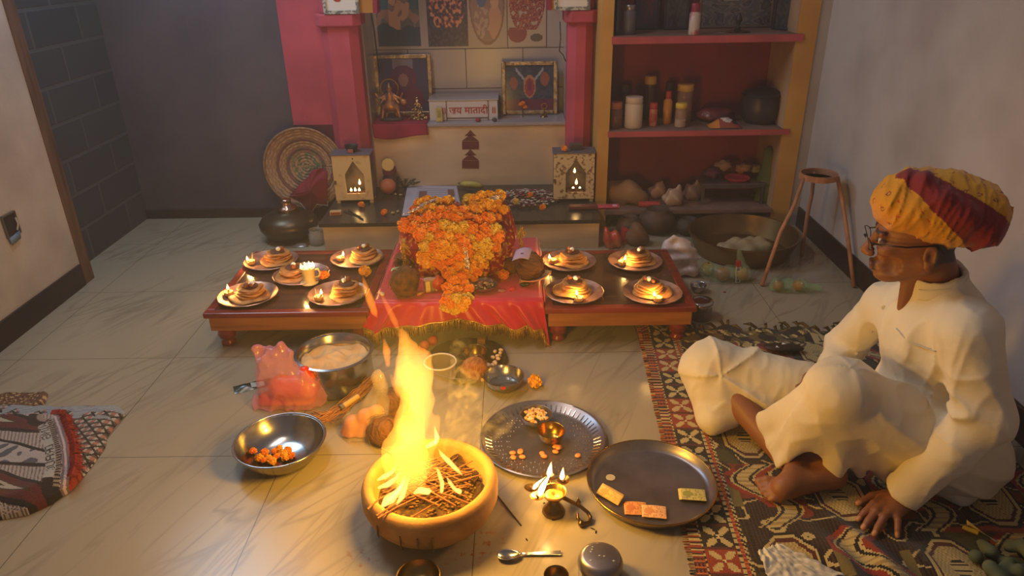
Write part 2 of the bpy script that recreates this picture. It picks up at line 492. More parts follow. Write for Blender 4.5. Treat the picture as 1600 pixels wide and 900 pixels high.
def block_material():
    m = bpy.data.materials.new('bare_blocks'); m.use_nodes = True
    N = m.node_tree.nodes; L = m.node_tree.links; b = N['Principled BSDF']; b.inputs['Roughness'].default_value = 0.9
    tc = N.new('ShaderNodeTexCoord'); sx = N.new('ShaderNodeSeparateXYZ'); cx = N.new('ShaderNodeCombineXYZ')
    L.new(tc.outputs['Object'], sx.inputs[0]); L.new(sx.outputs['Y'], cx.inputs['X']); L.new(sx.outputs['Z'], cx.inputs['Y'])
    br = N.new('ShaderNodeTexBrick'); br.inputs['Scale'].default_value = 1; br.inputs['Brick Width'].default_value = 0.40; br.inputs['Row Height'].default_value = 0.17
    br.inputs['Mortar Size'].default_value = 0.010; br.inputs['Mortar Smooth'].default_value = 0.4
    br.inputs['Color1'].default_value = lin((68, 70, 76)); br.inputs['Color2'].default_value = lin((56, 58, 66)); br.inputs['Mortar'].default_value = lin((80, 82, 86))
    L.new(cx.outputs[0], br.inputs['Vector']); L.new(br.outputs['Color'], b.inputs['Base Color'])
    bp = N.new('ShaderNodeBump'); bp.inputs['Strength'].default_value = 0.3; bp.inputs['Distance'].default_value = 0.01; bp.invert = True
    L.new(br.outputs['Fac'], bp.inputs['Height']); L.new(bp.outputs[0], b.inputs['Normal'])
    return m

XL, XR = -2.04, 1.55
mb = MB(); mb.box(XL-0.16, XL, -0.6, 3.08, 0, 2.9); struct(mb.build('wall_left', white_wall, smooth=False), 'white plastered left wall')
mb = MB(); mb.box(XL, XL+0.012, -0.6, 3.07, 0, 0.105); struct(mb.build('baseboard_left', brown_skirt, smooth=False, bevel=0.003), 'dark brown tile baseboard under the left wall')
mb = MB(); mb.box(XL-0.09, XL+0.008, 3.08, 3.15, 0, 2.9); mb.box(XL-0.11, XL-0.05, 3.15, 3.19, 0, 2.9)
struct(mb.build('trim_1', wood_frame, smooth=False, bevel=0.004), 'brown wooden frame at the end of the white wall')
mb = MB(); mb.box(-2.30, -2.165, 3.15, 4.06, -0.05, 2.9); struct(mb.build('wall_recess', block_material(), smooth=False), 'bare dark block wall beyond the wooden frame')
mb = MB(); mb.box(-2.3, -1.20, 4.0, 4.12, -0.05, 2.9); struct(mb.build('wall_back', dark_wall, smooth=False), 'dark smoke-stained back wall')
mb = MB(); mb.box(-2.165, -1.19, 3.985, 4.0, 0, 0.05); struct(mb.build('baseboard_back', brown_skirt, smooth=False), 'dark strip at the foot of the back wall')
mb = MB(); mb.box(XR, XR+0.16, -0.6, 4.2, 0, 2.9); struct(mb.build('wall_right', right_wall, smooth=False), 'greyish white right wall with smudges')
mb = MB(); mb.box(XR-0.012, XR, -0.6, 3.72, 0, 0.11); struct(mb.build('baseboard_right', brown_skirt, smooth=False, bevel=0.003), 'dark brown tile baseboard under the right wall')

# ---- shrine wall: pink piers, octagonal pillars, tiled alcove
mb = MB(); mb.box(-1.22, -0.90, 3.97, 4.35, 0.54, 2.9); mb.box(-1.22, -0.90, 3.97, 4.35, 0, 0.54, mi=1)
struct(mb.build('wall_pier_left', [pink, maroon_base], smooth=False), 'pink painted wall pier with a maroon foot')
mb = MB(); mb.box(0.30, 0.432, 4.0, 4.35, 0, 2.9, mi=0); struct(mb.build('wall_pier_right', [yellow], smooth=False), 'yellow wall pier behind the right pillar')
def pillar(name, x0, x1, label):
    mb = MB(); c = 0.042; y0, y1 = 3.915, 4.07
    out = [(x0+c, y0), (x1-c, y0), (x1, y0+c), (x1, y1), (x0, y1), (x0, y0+c)]
    mb.prism(out, 0.16, 1.055)
    e = 0.022
    mb.prism([(x0+c-e*1.4, y0-e), (x1-c+e*1.4, y0-e), (x1+e, y0+c-e), (x1+e, y1), (x0-e, y1), (x0-e, y0+c-e)], 1.055, 1.115)
    mb.prism(out, 1.115, 1.9)
    return struct(mb.build(name, pink, smooth=False, bevel=0.006), label)
k = 3.8/3.9
pillar('pillar_left', -1.0, -0.808, 'pink octagonal pillar left of the shrine alcove')
pillar('pillar_right', 0.285, 0.418, 'pink octagonal pillar right of the shrine alcove')
YB = 4.32
mb = MB()
mb.box(-0.92, 0.42, YB, YB+0.1, 0.15, 2.9)
mb.box(-0.95, -0.80, 4.04, YB, 0.15, 2.9); mb.box(0.29, 0.31, 4.04, YB, 0.15, 2.9)
# tile joints on the alcove back
def jl(xa, ya, xb, yb, w=0.004):
    a, b = aty(xa, ya, YB), aty(xb, yb, YB)
    mb.box(min(a.x, b.x)-w/2, max(a.x, b.x)+w/2, YB-0.0012, YB, min(a.z, b.z)-w/2, max(a.z, b.z)+w/2, mi=1)
zj = aty(730, 76, YB).z; zj2 = aty(730, 138, YB).z
def hj(z): mb.box(-0.80, 0.29, YB-0.0012, YB, z-0.002, z+0.002, mi=1)
def vj(px, py, z0, z1):
    x = aty(px, py, YB).x; mb.box(x-0.0018, x+0.0018, YB-0.0012, YB, z0, z1, mi=1)
hj(zj); hj(zj2)
for px, py, z0, z1 in ((793, 40, zj, 1.7), (854, 40, zj, 1.7), (728, 100, zj2, zj), (817, 90, zj2, zj), (637, 82, zj2, zj)): vj(px, py, z0, z1)
struct(mb.build('wall_alcove', [grey_tile, joint], smooth=False), 'grey tiled wall inside the shrine alcove')
mb = MB(); mb.box(-0.80, 0.288, 4.04, YB, 0.158, 0.505, mi=0); mb.box(-0.80, 0.288, 4.03, YB, 0.505, 0.523, mi=1)
struct(mb.build('wall_ledge', [cream_tile, grey_tile], smooth=False, bevel=0.002), 'tiled ledge at the back of the shrine')
mb = MB(); mb.box(-0.985, 0.425, 3.44, 4.03, 0, 0.138, mi=0); mb.box(-1.0, 0.432, 3.425, 4.04, 0.138, 0.158, mi=1)
mb.box(-0.30, -0.297, 3.4385, 3.44, 0, 0.138, mi=2)
struct(mb.build('trim_2', [cream_tile, granite, joint], smooth=False, bevel=0.002), 'shrine platform with cream tile face and dark granite top')
# arch over the alcove, springing from the pillars
mb = MB()
def arch(r, rt, dy, n=36):
    return [(-0.26+r*math.cos(PI*i/n), 3.90+dy, 1.115+0.52*r/0.5*math.sin(PI*i/n)) for i in range(n+1)]
def arch_band(r0, r1, y0, y1, mi):
    A = arch(r0, 0, 0); B = arch(r1, 0, 0); n = len(A); vs = []; fs = []
    for (a, b) in zip(A, B):
        vs += [(a[0], y0, a[2]), (b[0], y0, b[2]), (b[0], y1, b[2]), (a[0], y1, a[2])]
    for i in range(n-1):
        for j in range(4):
            fs.append((i*4+j, i*4+(j+1) % 4, (i+1)*4+(j+1) % 4, (i+1)*4+j))
    mb.add(vs, fs, mi=mi)
arch_band(0.457, 0.53, 3.95, 4.04, 0); arch_band(0.436, 0.458, 3.935, 4.04, 1)
struct(mb.build('trim_3', [yellow, mat('arch_maroon', (150, 40, 62), 0.7)], smooth=False), 'yellow arch with a maroon edge over the alcove')

# ---- storage niche on the right
YN, YNB = 3.72, 4.06
mb = MB(); mb.box(0.432, 0.492, YN, 4.3, 0, 2.9); struct(mb.build('wall_niche_left', yellow, smooth=False), 'yellow pier left of the storage niche')
xr0 = 1.395
mb = MB(); mb.box(xr0, 1.492, YN, 4.3, 0, 2.9, mi=0); mb.box(1.492, XR, YN+0.01, 4.3, 0, 2.9, mi=1)
mb.box(xr0-0.004, xr0, YN+0.002, YNB, 0.08, 2.9, mi=2)
struct(mb.build('wall_niche_right', [yellow, right_wall, tan_side], smooth=False), 'yellow pier right of the storage niche')
mb = MB(); mb.box(0.49, 1.40, YNB, YNB+0.1, 0.0, 2.9); struct(mb.build('wall_niche_back', mat('niche_pink', (150, 58, 66), 0.75, col2=(128, 52, 58), scale=2.2), smooth=False), 'pinkish red back of the storage niche')
shelf_mat = mat('shelf_pink', (190, 84, 90), 0.75, col2=(164, 74, 78), scale=6, bump=0.15, bscale=40)
dusty = mat('dusty_shelf_top', (138, 104, 92), 0.85, col2=(116, 88, 78), scale=9)
for i, (zt, th, mt) in enumerate(((1.005, 0.036, shelf_mat), (0.538, 0.03, shelf_mat), (0.105, 0.022, dusty))):
    mb = MB(); mb.box(0.485, xr0+0.03 if i < 2 else xr0+0.0, YN-0.012, YNB, zt-th, zt-0.002, mi=0); mb.box(0.49, xr0, YN-0.008, YNB, zt-0.002, zt, mi=1)
    struct(mb.build('trim_%d' % (4+i), [mt, dusty], smooth=False), ('upper', 'middle', 'lowest')[i]+' shelf of the storage niche')
# the open block under the lowest shelf stays dark: its back and floor are the niche's own
# ================================================================== SHARED MATERIALS
steel = mat('steel', (190, 186, 184), 0.2, 1.0, col2=(165, 160, 158), scale=6)
steel_dark = mat('worn_steel', (150, 142, 146), 0.34, 0.85, col2=(126, 118, 122), scale=9)
brass = mat('brass', (200, 150, 62), 0.25, 1.0, col2=(160, 112, 46), scale=12)
brass_old = mat('old_brass', (150, 118, 70), 0.32, 1.0, col2=(104, 82, 52), scale=7)
clay = mat('clay', (188, 138, 82), 0.8, col2=(150, 104, 60), scale=7, bump=0.25, bscale=35)
table_red = mat('lacquered_red_wood', (142, 52, 34), 0.3, col2=(112, 40, 28), scale=5, stretch=(1, 8, 8), coat=0.3)
table_tan = mat('lacquered_tan_wood', (176, 112, 54), 0.4, col2=(150, 90, 44), scale=5, stretch=(0.8, 9, 9))
table_dark = mat('dark_polished_board', (92, 62, 44), 0.2, col2=(72, 46, 32), scale=4, stretch=(1, 6, 1), coat=0.4)
puri_mat = mat('fried_bread', (206, 146, 74), 0.6, col2=(160, 100, 46), scale=26, bump=0.3, bscale=50)
dough = mat('dough_lamp', (224, 176, 110), 0.6, col2=(200, 150, 90), scale=30)
cream_ceramic = mat('cream_ceramic', (230, 205, 150), 0.35)
wick_mat = mat('wick', (90, 66, 44), 0.9)
white_sugar = mat('sugar', (235, 232, 225), 0.6)
nut_brown = mat('nut_brown', (110, 60, 34), 0.55, col2=(80, 42, 26), scale=20)
leafy = mat('leaf_green', (88, 104, 52), 0.5)
stick_mat = mat('incense_stick', (150, 110, 70), 0.8)
copper = mat('copper_plate', (206, 160, 140), 0.36, 0.75, col2=(176, 128, 108), scale=30)
fl_small = bpy.data.materials.new('lamp_flame'); fl_small.use_nodes = True
def _fl():
    nt = fl_small.node_tree; N = nt.nodes; L = nt.links; N.remove(N['Principled BSDF'])
    tc = N.new('ShaderNodeTexCoord'); sx = N.new('ShaderNodeSeparateXYZ'); L.new(tc.outputs['Generated'], sx.inputs[0])
    r = N.new('ShaderNodeValToRGB'); e = r.color_ramp.elements
    e[0].position = 0.0; e[0].color = (1, 0.32, 0.04, 1); e[1].position = 1.0; e[1].color = (1, 0.5, 0.10, 1)
    x = e.new(0.35); x.color = (1, 0.82, 0.42, 1)
    L.new(sx.outputs['Z'], r.inputs[0])
    em = N.new('ShaderNodeEmission'); em.inputs[1].default_value = 6.0; L.new(r.outputs[0], em.inputs[0])
    L.new(em.outputs[0], N['Material Output'].inputs['Surface'])
_fl()
FLAME = (1.0, 0.53, 0.14)
def flame_part(parent, loc, h=0.028, r=0.006, power=0.25, lean=(0, 0), lit=True, name='flame'):
    mb = MB(); mb.lathe([(0.0, 0), (r*0.7, h*0.08), (r, h*0.25), (r*0.75, h*0.5), (r*0.35, h*0.78), (0.0, h)], 10)
    mb.v = [(x+lean[0]*(z/h)**1.5, y+lean[1]*(z/h)**1.5, z) for x, y, z in mb.v]
    o = mb.build(name, fl_small, parent, loc, ang=180)
    if lit: point('flame_light', (loc[0]+lean[0]*0.5, loc[1]+lean[1]*0.5, loc[2]+h*0.55), power, FLAME, 0.008, parent)
    return o

# ================================================================== LOW TABLES
def low_table(label, x0, x1, y0, y1, zt, name='low_wooden_table'):
    cx, cy = (x0+x1)/2, (y0+y1)/2; w, d = x1-x0, y1-y0
    t = thing(name, label, 'table', (cx, cy, 0))
    mb = MB(); mb.cbox(0, 0, zt-0.012, w-0.06, d-0.06, 0.016); mb.build('tabletop', table_dark, t, smooth=False)
    fr = MB(); e = 0.036
    for s in (-1, 1):
        fr.cbox(0, s*(d/2-e/2), zt-0.011, w, e, 0.022); fr.cbox(s*(w/2-e/2), 0, zt-0.011, e, d-2*e, 0.022)
    fr.build('table_frame', table_red, t, smooth=False, bevel=0.004)
    ap = MB()
    for s in (-1, 1):
        ap.cbox(0, s*(d/2-0.02), zt-0.052, w-0.03, 0.018, 0.058); ap.cbox(s*(w/2-0.024), 0, zt-0.052, 0.018, d-0.05, 0.058)
    ap.build('apron', table_tan, t, smooth=False, bevel=0.002)
    hl = zt-0.08
    for sx in (-1, 1):
        for sy in (-1, 1):
            lg = MB(); lg.lathe([(0.018, 0), (0.027, 0.006), (0.028, 0.015), (0.019, 0.022), (0.019, 0.026), (0.031, 0.036), (0.035, 0.05), (0.030, hl-0.012), (0.03, hl+0.002)], 20)
            lg.build('leg', table_red, t, (sx*(w/2-0.055), sy*(d/2-0.055), 0), ang=60)
    return t
TZ = 0.162
low_table('low wooden table with five plates, on the side of the woven basket', -1.20, -0.565, 2.43, 3.06, TZ)
low_table('low wooden table with four plates, beside the white plastic bag', 0.105, 0.685, 2.43, 3.015, TZ)
low_table('low wooden table under the red satin cloth', -0.535, 0.085, 2.475, 3.06, 0.186)

# ================================================================== PLATES OF FRIED BREAD WITH LAMPS
def thali(name, r, h, mt, flute=0, parent=None, loc=(0, 0, 0)):
    mb = MB()
    mb.lathe([(0.0, 0.0), (r*0.80, 0.0), (r*0.86, 0.004), (r*0.97, h*0.8), (r, h), (r*1.01, h+0.0015), (r*0.99, h+0.003), (r*0.96, h*0.9+0.002), (r*0.85, 0.007), (r*0.79, 0.0028), (0.0, 0.0028)],
             56, fn=(lambda a, j: 1+0.008*math.sin(a*flute) if 3 <= j <= 7 else 1) if flute else None)
    return mb.build(name, mt, parent, loc, ang=50)
def puri(r, seed, droop=0.0):
    mb = MB()
    def top(a, rr, z0):
        w = 1+0.05*math.sin(a*2+seed)+0.03*math.sin(a*5+seed*2)
        return (rr*w*math.cos(a), rr*w*math.sin(a), z0+0.0035*math.sin(a*3+seed*1.3)*(rr/r)**2-droop*(rr/r)**2)
    n = 28; rs = [0, 0.5, 0.85, 0.98, 1.0, 0.97, 0.8, 0.0]; zs = [0.0075, 0.0085, 0.008, 0.0062, 0.0038, 0.0014, 0.0003, 0.0]
    vs = []; fs = []
    for q, z in zip(rs, zs):
        for i in range(n): vs.append(top(2*PI*i/n, r*max(q, 0.001), z))
    for j in range(len(rs)-1):
        for i in range(n): fs.append(((j+1)*n+i, (j+1)*n+(i+1) % n, j*n+(i+1) % n, j*n+i))
    fs.append(tuple(range(n))); fs.append(tuple((len(rs)-1)*n+i for i in range(n-1, -1, -1)))
    mb.add(vs, fs); return mb
ORD = ['lowest', 'second from the bottom', 'middle', 'second from the top', 'topmost']
def lamp_diya(name, label, loc, power=1.4, stick=False, lean=(0.002, 0), group='dough lamps on the plates'):
    d = thing(name, label, 'lamp', loc, random.random()*6, group)
    mb = MB(); mb.lathe([(0.0, 0), (0.013, 0), (0.017, 0.006), (0.018, 0.017), (0.0165, 0.019), (0.014, 0.017), (0.012, 0.012), (0.0, 0.011)], 18, fn=lambda a, j: 1+0.05*math.sin(3*a))
    mb.build('cup', dough, d, ang=60)
    mb = MB(); mb.tube([(0.003, 0, 0.011), (0.008, 0, 0.016), (0.013, 0, 0.022)], 0.0018, 6); mb.build('wick', wick_mat, d)
    flame_part(d, (0.013, 0, 0.0215), 0.024, 0.0055, power, lean)
    if stick:
        mb = MB(); mb.tube([(-0.006, 0.004, 0.01), (-0.010, 0.006, 0.055)], 0.0016, 6); mb.build('stick', stick_mat, d)
    return d
def serving(px, py, where, stack, diya, stick=False, n=5, base_big=True, tilt=0.0, mt=None, toppings=2, z=TZ, seed=1):
    p = at(px, py, z+0.003)
    pl = thali('offering_plate', 0.116, 0.012, mt or copper, 40, None, (p.x, p.y, z+0.001))
    tag(pl, 'shiny metal thali, the '+where, 'plate', 'offering plates on the low tables')
    rnd = random.Random(seed)
    z0 = z+0.0045
    sx, sy = stack
    for i in range(n):
        r = 0.062-0.003*i
        ox, oy = rnd.uniform(-.004, .004), rnd.uniform(-.004, .004)
        if i == 0 and base_big: r = 0.076; ox, oy = rnd.uniform(-.012, .012), -0.012
        b = puri(r, seed*3+i*1.7, 0.0)
        o = b.build('fried_bread', puri_mat, None, (p.x+sx+ox, p.y+sy+oy, z0), (rnd.uniform(-.05, .05)+tilt*i*0.2, rnd.uniform(-.04, .04), rnd.uniform(0, 6)), ang=70)
        tag(o, '%s fried bread on the %s' % (ORD[i], where), 'bread', 'fried breads stacked on plates')
        z0 += 0.0078
    zt = z0+0.0005
    cx, cy = p.x+sx, p.y+sy
    mb = MB(); mb.blob((0, 0, 0.004), (0.032, 0.030, 0.0045), 16, 8, 0.35, 9, seed); o = mb.build('sweet_paste', nut_brown, None, (cx, cy, zt))
    tag(o, 'dark brown sweet paste atop breads, '+where, 'sweet', 'dark sweets on the bread stacks')
    mb = MB(); mb.blob((0, 0, 0.007), (0.011, 0.009, 0.009), 10, 8, 0.3, 9, seed+5); o = mb.build('sugar_lump', white_sugar, None, (cx+rnd.uniform(-.008, .012), cy+rnd.uniform(-.012, .005), zt+0.009), (0, 0, seed))
    tag(o, 'white sugar lump atop breads, '+where, 'sugar lump', 'sugar lumps on the bread stacks')
    for q in range(toppings):
        a = rnd.uniform(0, 6); mb = MB(); mb.blob((0, 0, 0.007), ((0.012, 0.010, 0.010) if q == 0 else (0.009, 0.008, 0.008)), 12, 8, 0.2, 8, seed+q)
        o = mb.build('betel_nut', mat('betel', (150, 84, 44), 0.5, col2=(110, 60, 32), scale=30), None, (cx+0.02*math.cos(a), cy+0.02*math.sin(a), zt+0.006), (0, 0, a))
        tag(o, ('larger' if q == 0 else 'smaller')+' brown betel nut atop breads, '+where, 'nut', 'betel nuts on the bread stacks')
    if diya:
        lamp_diya('dough_lamp', 'small lit dough lamp on the '+where, (p.x+diya[0], p.y+diya[1], z+0.0045), stick=stick)
    return p
serving(388, 463, 'front outer plate of five-plate table', (0.012, 0.004), (-0.078, 0.005), n=5, seed=3)
serving(471, 431, 'centre plate of five-plate table', (-0.035, 0.01), None, n=4, seed=4, base_big=True)
serving(528, 461, 'front inner plate of five-plate table', (0.034, 0.014), (-0.062, -0.05), True, n=5, seed=5)
serving(424, 409, 'back outer plate of five-plate table', (0.028, 0.014), (-0.078, -0.03), True, n=5, seed=6)
serving(558, 405, 'back inner plate of five-plate table', (0.034, 0.014), (-0.068, -0.02), n=5, seed=7)
serving(889, 410, 'back inner plate of four-plate table', (0.014, 0.012), (-0.072, -0.01), n=5, seed=8)
serving(897, 458, 'front inner plate of four-plate table', (0.0, 0.02), (0.012, -0.075), n=5, seed=9)
serving(992, 410, 'back outer plate of four-plate table', (0.014, 0.022), (-0.06, -0.03), n=5, seed=10)
serving(1019, 459, 'front outer plate of four-plate table', (-0.006, 0.022), (0.008, -0.07), n=5, seed=11)
# cream mug with burning wicks on the centre plate
p = at(482, 442, TZ+0.005)
mg = thing('lamp_mug', 'cream cup with handle holding several burning wicks on the centre plate', 'lamp', (p.x+0.005, p.y, TZ+0.0042))
mb = MB(); mb.lathe([(0.0, 0), (0.034, 0), (0.037, 0.004), (0.026, 0.012), (0.024, 0.03), (0.026, 0.055), (0.030, 0.072), (0.0275, 0.072), (0.024, 0.056), (0.0, 0.05)], 24); mb.build('cup', cream_ceramic, mg, ang=60)
mb = MB(); mb.tube([(0.026, 0, 0.06), (0.042, 0, 0.062), (0.050, 0, 0.048), (0.042, 0, 0.03), (0.025, 0, 0.026)], 0.004, 8); mb.build('handle', cream_ceramic, mg, ang=180)
for i, (fx, fy, lit) in enumerate(((-0.02, -0.01, True), (0.005, 0.012, False), (0.014, -0.01, False), (-0.008, 0.004, False), (0.022, 0.006, True), (0.0, -0.018, False))):
    flame_part(mg, (fx, fy, 0.07), 0.024, 0.006, 0.8, (0.003*(i % 3-1), 0), lit)
    mb = MB(); mb.tube([(fx*0.6, fy*0.6, 0.05), (fx, fy, 0.073)], 0.002, 6); mb.build('wick', wick_mat, mg)

# ================================================================== MARIGOLDS
def pompom(r, seed, npet=110):
    rnd = random.Random(seed); mb = MB()
    for i in range(npet):
        z = 1-1.75*(i+.5)/npet; ph = i*2.399963
        q = math.sqrt(max(0, 1-z*z)); d = Vector((q*math.cos(ph), q*math.sin(ph), z))
        rr = r*(0.80+0.2*rnd.random()); w = r*0.22
        t = d.cross(Vector((0, 0, 1)) if abs(d.z) < .95 else Vector((1, 0, 0))).normalized(); b = d.cross(t)
        a = rnd.random()*PI; t, b = t*math.cos(a)+b*math.sin(a), b*math.cos(a)-t*math.sin(a)
        c0 = d*r*0.45; c1 = d*rr*0.85; c2 = d*rr*1.04+b*w*0.5
        mb.add([c0-t*w*0.5, c0+t*w*0.5, c1+t*w, c1-t*w, c2+t*w*0.7, c2-t*w*0.7], [(0, 1, 2, 3), (3, 2, 4, 5)])
    mb.blob((0, 0, 0), r*0.72, 10, 8)
    me_o = mb.build('marigold_flower', marigold[0], ang=180)
    return me_o
marigold = [mat('marigold_orange', (255, 164, 12), 0.7, col2=(250, 136, 6), scale=60, sheen=0.2), mat('marigold_amber', (255, 194, 40), 0.7, col2=(248, 168, 18), scale=60, sheen=0.2), mat('marigold_yellow', (250, 212, 76), 0.7, col2=(236, 184, 50), scale=60, sheen=0.2)]
_pm = []
for c in range(3):
    o = pompom(1.0, 40+c); me = o.data; bpy.data.objects.remove(o); me.materials.clear(); me.materials.append(marigold[c]); _pm.append(me)
def flower(name, loc, r, c, rot=None, parent=None):
    o = bpy.data.objects.new(name, _pm[c]); C.objects.link(o); o.location = loc; o.scale = (r, r, r*0.85)
    o.rotation_euler = rot or (random.uniform(-.5, .5), random.uniform(-.5, .5), random.uniform(0, 6))
    if parent: o.parent = parent
    return o
for (px, py, z, r, c, lab) in ((507, 437, TZ+0.004, 0.024, 0, 'orange marigold head beside the cream cup on the centre plate'),
     (571, 431, TZ, 0.028, 1, 'yellow orange marigold head on the inner edge of the five-plate table'),
     (836, 604, 0.0, 0.027, 1, 'single marigold head on the floor beside the small steel bowl'),
     (565, 324, 0.158, 0.020, 0, 'small orange marigold at the foot of the cream lantern by the basket'),
     (601, 336, 0.158, 0.020, 0, 'small orange marigold lying on the granite between matchbox and paper'),
     (787, 436, 0.186, 0.024, 0, 'orange marigold head standing by the coconut under the purple paper tag')):
    p = at(px, py, z); o = flower('marigold', (p.x, p.y, z+r*0.82), r, c); tag(o, lab, 'flower')

# ================================================================== CENTRE TABLE: CLOTH, GODDESS MOUND, GARLANDS
satin = mat('red_satin', (212, 34, 64), 0.36, col2=(190, 26, 56), scale=4, sheen=0.3)
gold_thread = mat('gold_thread', (222, 176, 70), 0.35, 0.6, col2=(170, 124, 44), scale=50)
CZ = 0.187
X0, X1 = -0.545, 0.100
hem_px = [(566, 512), (585, 518), (610, 512), (650, 505), (700, 500), (735, 499), (780, 507), (805, 513), (830, 509), (845, 515), (862, 545)]
hem = [aty(x, y, 2.44) for x, y in hem_px]
def hem_at(u):
    q = u*(len(hem)-1); i = min(int(q), len(hem)-2); f = q-i
    return hem[i].lerp(hem[i+1], f)
cl = thing('altar_cloth', 'red satin cloth with gold fringe draped over the middle low table', 'cloth', ((X0+X1)/2, 2.465, CZ))
o0 = Vector(cl.location)
def drape(u, v):
    hp = hem_at(u); top = Vector((X0+(X1-X0)*u, 2.470, CZ+0.002))
    p = top.lerp(hp, v); p.y = 2.470-0.012*min(1, v*6)-0.022*v
    amp = 0.013*min(1, v*1.6)
    p.y += amp*(math.sin(u*34+1.3*math.sin(u*9))+0.5*math.sin(u*71+2)) - 0.006
    p.x += 0.006*v*math.sin(u*30)
    return p-o0
mb = MB(); mb.grid(drape, 110, 14, flip=True)
def topc(u, v):
    x = X0+(X1-X0)*u; return Vector((x, 2.4635+0.65*v, CZ+0.002+0.0015*nz(u*9, v*9)))-o0
mb.grid(topc, 40, 40)
for s, xx in ((-1, X0), (1, X1)):
    def sidec(u, v, s=s, xx=xx):
        return Vector((xx+s*(0.004+0.010*v*abs(math.sin(u*14))), 2.4635+0.65*u, CZ+0.002-0.018*v))-o0
    mb.grid(sidec, 40, 3, flip=(s < 0))
mb.build('cloth', satin, cl, ang=180, solid=0.0015)
fr = MB(); rnd = random.Random(5)
for i in range(300):
    u = (i+rnd.random())/300; a = drape(u, 1.0); L = 0.036+0.012*rnd.random()
    b = a+Vector((rnd.uniform(-.006, .006), rnd.uniform(-.006, .004), -L))
    if (b+o0).z < 0.004: b.z = 0.004-o0.z+0.004*rnd.random(); b.y -= 0.02*rnd.random()
    fr.tube([a+Vector((0, 0, 0.003)), a.lerp(b, .5)+Vector((rnd.uniform(-.003, .003), 0, 0)), b], 0.0011, 4)
fr.tube([drape(i/60, 1.0)+Vector((0, -0.002, 0)) for i in range(61)], 0.0028, 6)
# corner spill at the left of the cloth
for i in range(46):
    a = Vector((X0-0.008, 2.475+0.13*i/46, CZ-0.03))-o0; b = a+Vector((-0.022-0.02*rnd.random(), -0.012, -0.055-0.02*rnd.random()))
    fr.tube([a, a.lerp(b, .5)+Vector((-.006, 0, 0)), b], 0.0011, 4)
fr.build('fringe', gold_thread, cl, ang=180)

# mound: goddess seat wrapped in red and gold cloth
mo = Vector((aty(716, 372, 2.80).x, 2.80, CZ))
_h1, _h2 = aty(676, 322, 2.84)-mo, aty(764, 310, 2.84)-mo
ELS = (((mo.x, 2.80, CZ+0.13), (0.240, 0.20, 0.135)), ((mo.x, 2.8, CZ+0.04), (0.215, 0.19, 0.085)), ((mo.x+_h1.x, 2.84, CZ+_h1.z-0.065), (0.085, 0.085, 0.075)), ((mo.x+_h2.x, 2.84, CZ+_h2.z-0.065), (0.085, 0.085, 0.08)))
F = Field((mo.x-0.33, 2.52, CZ-0.005), (mo.x+0.33, 3.08, CZ+0.42), 0.006)
for c_, r_ in ELS: F.ell(c_, r_, 0.04)
F.plane((0, 0, CZ+0.004), (0, 0, -1), (mo.x-0.4, 2.4, CZ-0.1), (mo.x+0.4, 3.2, CZ+0.05))
def folds(x, y, z):
    a = np.arctan2(y-2.80, x-mo.x)
    return 0.006*np.sin(a*17+6*z)+0.004*np.sin(a*31-20*z)
F.warp(folds)
def mound_col(V):
    out = np.tile(L3((150, 22, 34)), (len(V), 1)); gold = L3((206, 160, 84)); dk = L3((96, 14, 24))
    for i, p in enumerate(V):
        a = math.atan2(p[1]-2.8, p[0]-mo.x)*10; zz = (p[2]-CZ)*46
        k1 = noise.noise(Vector((a*1.3, zz*1.2, 3.0)))+0.5*noise.noise(Vector((a*3.1, zz*2.8, 7)))
        if k1 > 0.22: out[i] = gold
        elif k1 < -0.42: out[i] = dk
        if 0.0 < (p[2]-CZ) < 0.02: out[i] = gold
    return out
mound_mat = mat('brocade', vc=True, rough=0.45, bump=0.3, bscale=80)
md = thing('draped_idol', 'round mound wrapped in red and gold brocade on the red cloth', 'idol', mo)
F.build('brocade_wrap', mound_mat, md, mo, mound_col, 1)
# tinsel strips
tin = mat('silver_tinsel', (220, 214, 226), 0.2, 0.9)
# camera-independent surface lookup: drop points onto the mound along its own radii
def mound_pt(px, py, off=0.0):
    d = Vector(_ray(px, py)).normalized(); o = Vector((0, 0, H)); best = None
    for (c, r) in ELS:
        c = Vector(c)
        rr = Vector([q+off for q in r])
        O = Vector([(o[i]-c[i])/rr[i] for i in range(3)]); D = Vector([d[i]/rr[i] for i in range(3)])
        a, b, cc = D.dot(D), 2*O.dot(D), O.dot(O)-1
        q = b*b-4*a*cc
        if q > 0:
            t = (-b-math.sqrt(q))/(2*a)
            if best is None or t < best: best = t
    return o+d*best if best else None
def garland(name, label, pts, cols, r, jit=0.004):
    g = thing(name, label, 'garland', mo)
    for i, (px, py) in enumerate(pts):
        q = mound_pt(px, py, 0.012)
        if q is None: continue
        c = cols[i % len(cols)]
        flower('flower', q-mo+Vector((random.uniform(-jit, jit), random.uniform(-jit, jit), random.uniform(-jit, jit))), r*random.uniform(.82, 1.18), c, parent=g)
    return g
def along(path, step):
    out = []; acc = 0
    for (a, b) in zip(path[:-1], path[1:]):
        L = math.dist(a, b); n = max(1, int(L/step))
        for i in range(n): out.append((a[0]+(b[0]-a[0])*i/n, a[1]+(b[1]-a[1])*i/n))
    return out
hp_ = [(630, 335), (640, 312), (660, 300), (685, 303), (705, 316), (722, 322), (745, 304), (768, 291), (786, 300), (790, 325), (778, 345), (778, 385), (764, 408), (745, 424), (735, 440), (700, 440), (688, 420), (660, 402), (648, 372), (632, 352)]
def inside(x, y, pl):
    r = False; n = len(pl)
    for i in range(n):
        (x0, y0), (x1, y1) = pl[i], pl[(i+1) % n]
        if (y0 > y) != (y1 > y) and x < (x1-x0)*(y-y0)/(y1-y0)+x0: r = not r
    return r
rnd = random.Random(8); bands = {0: [], 1: [], 2: []}
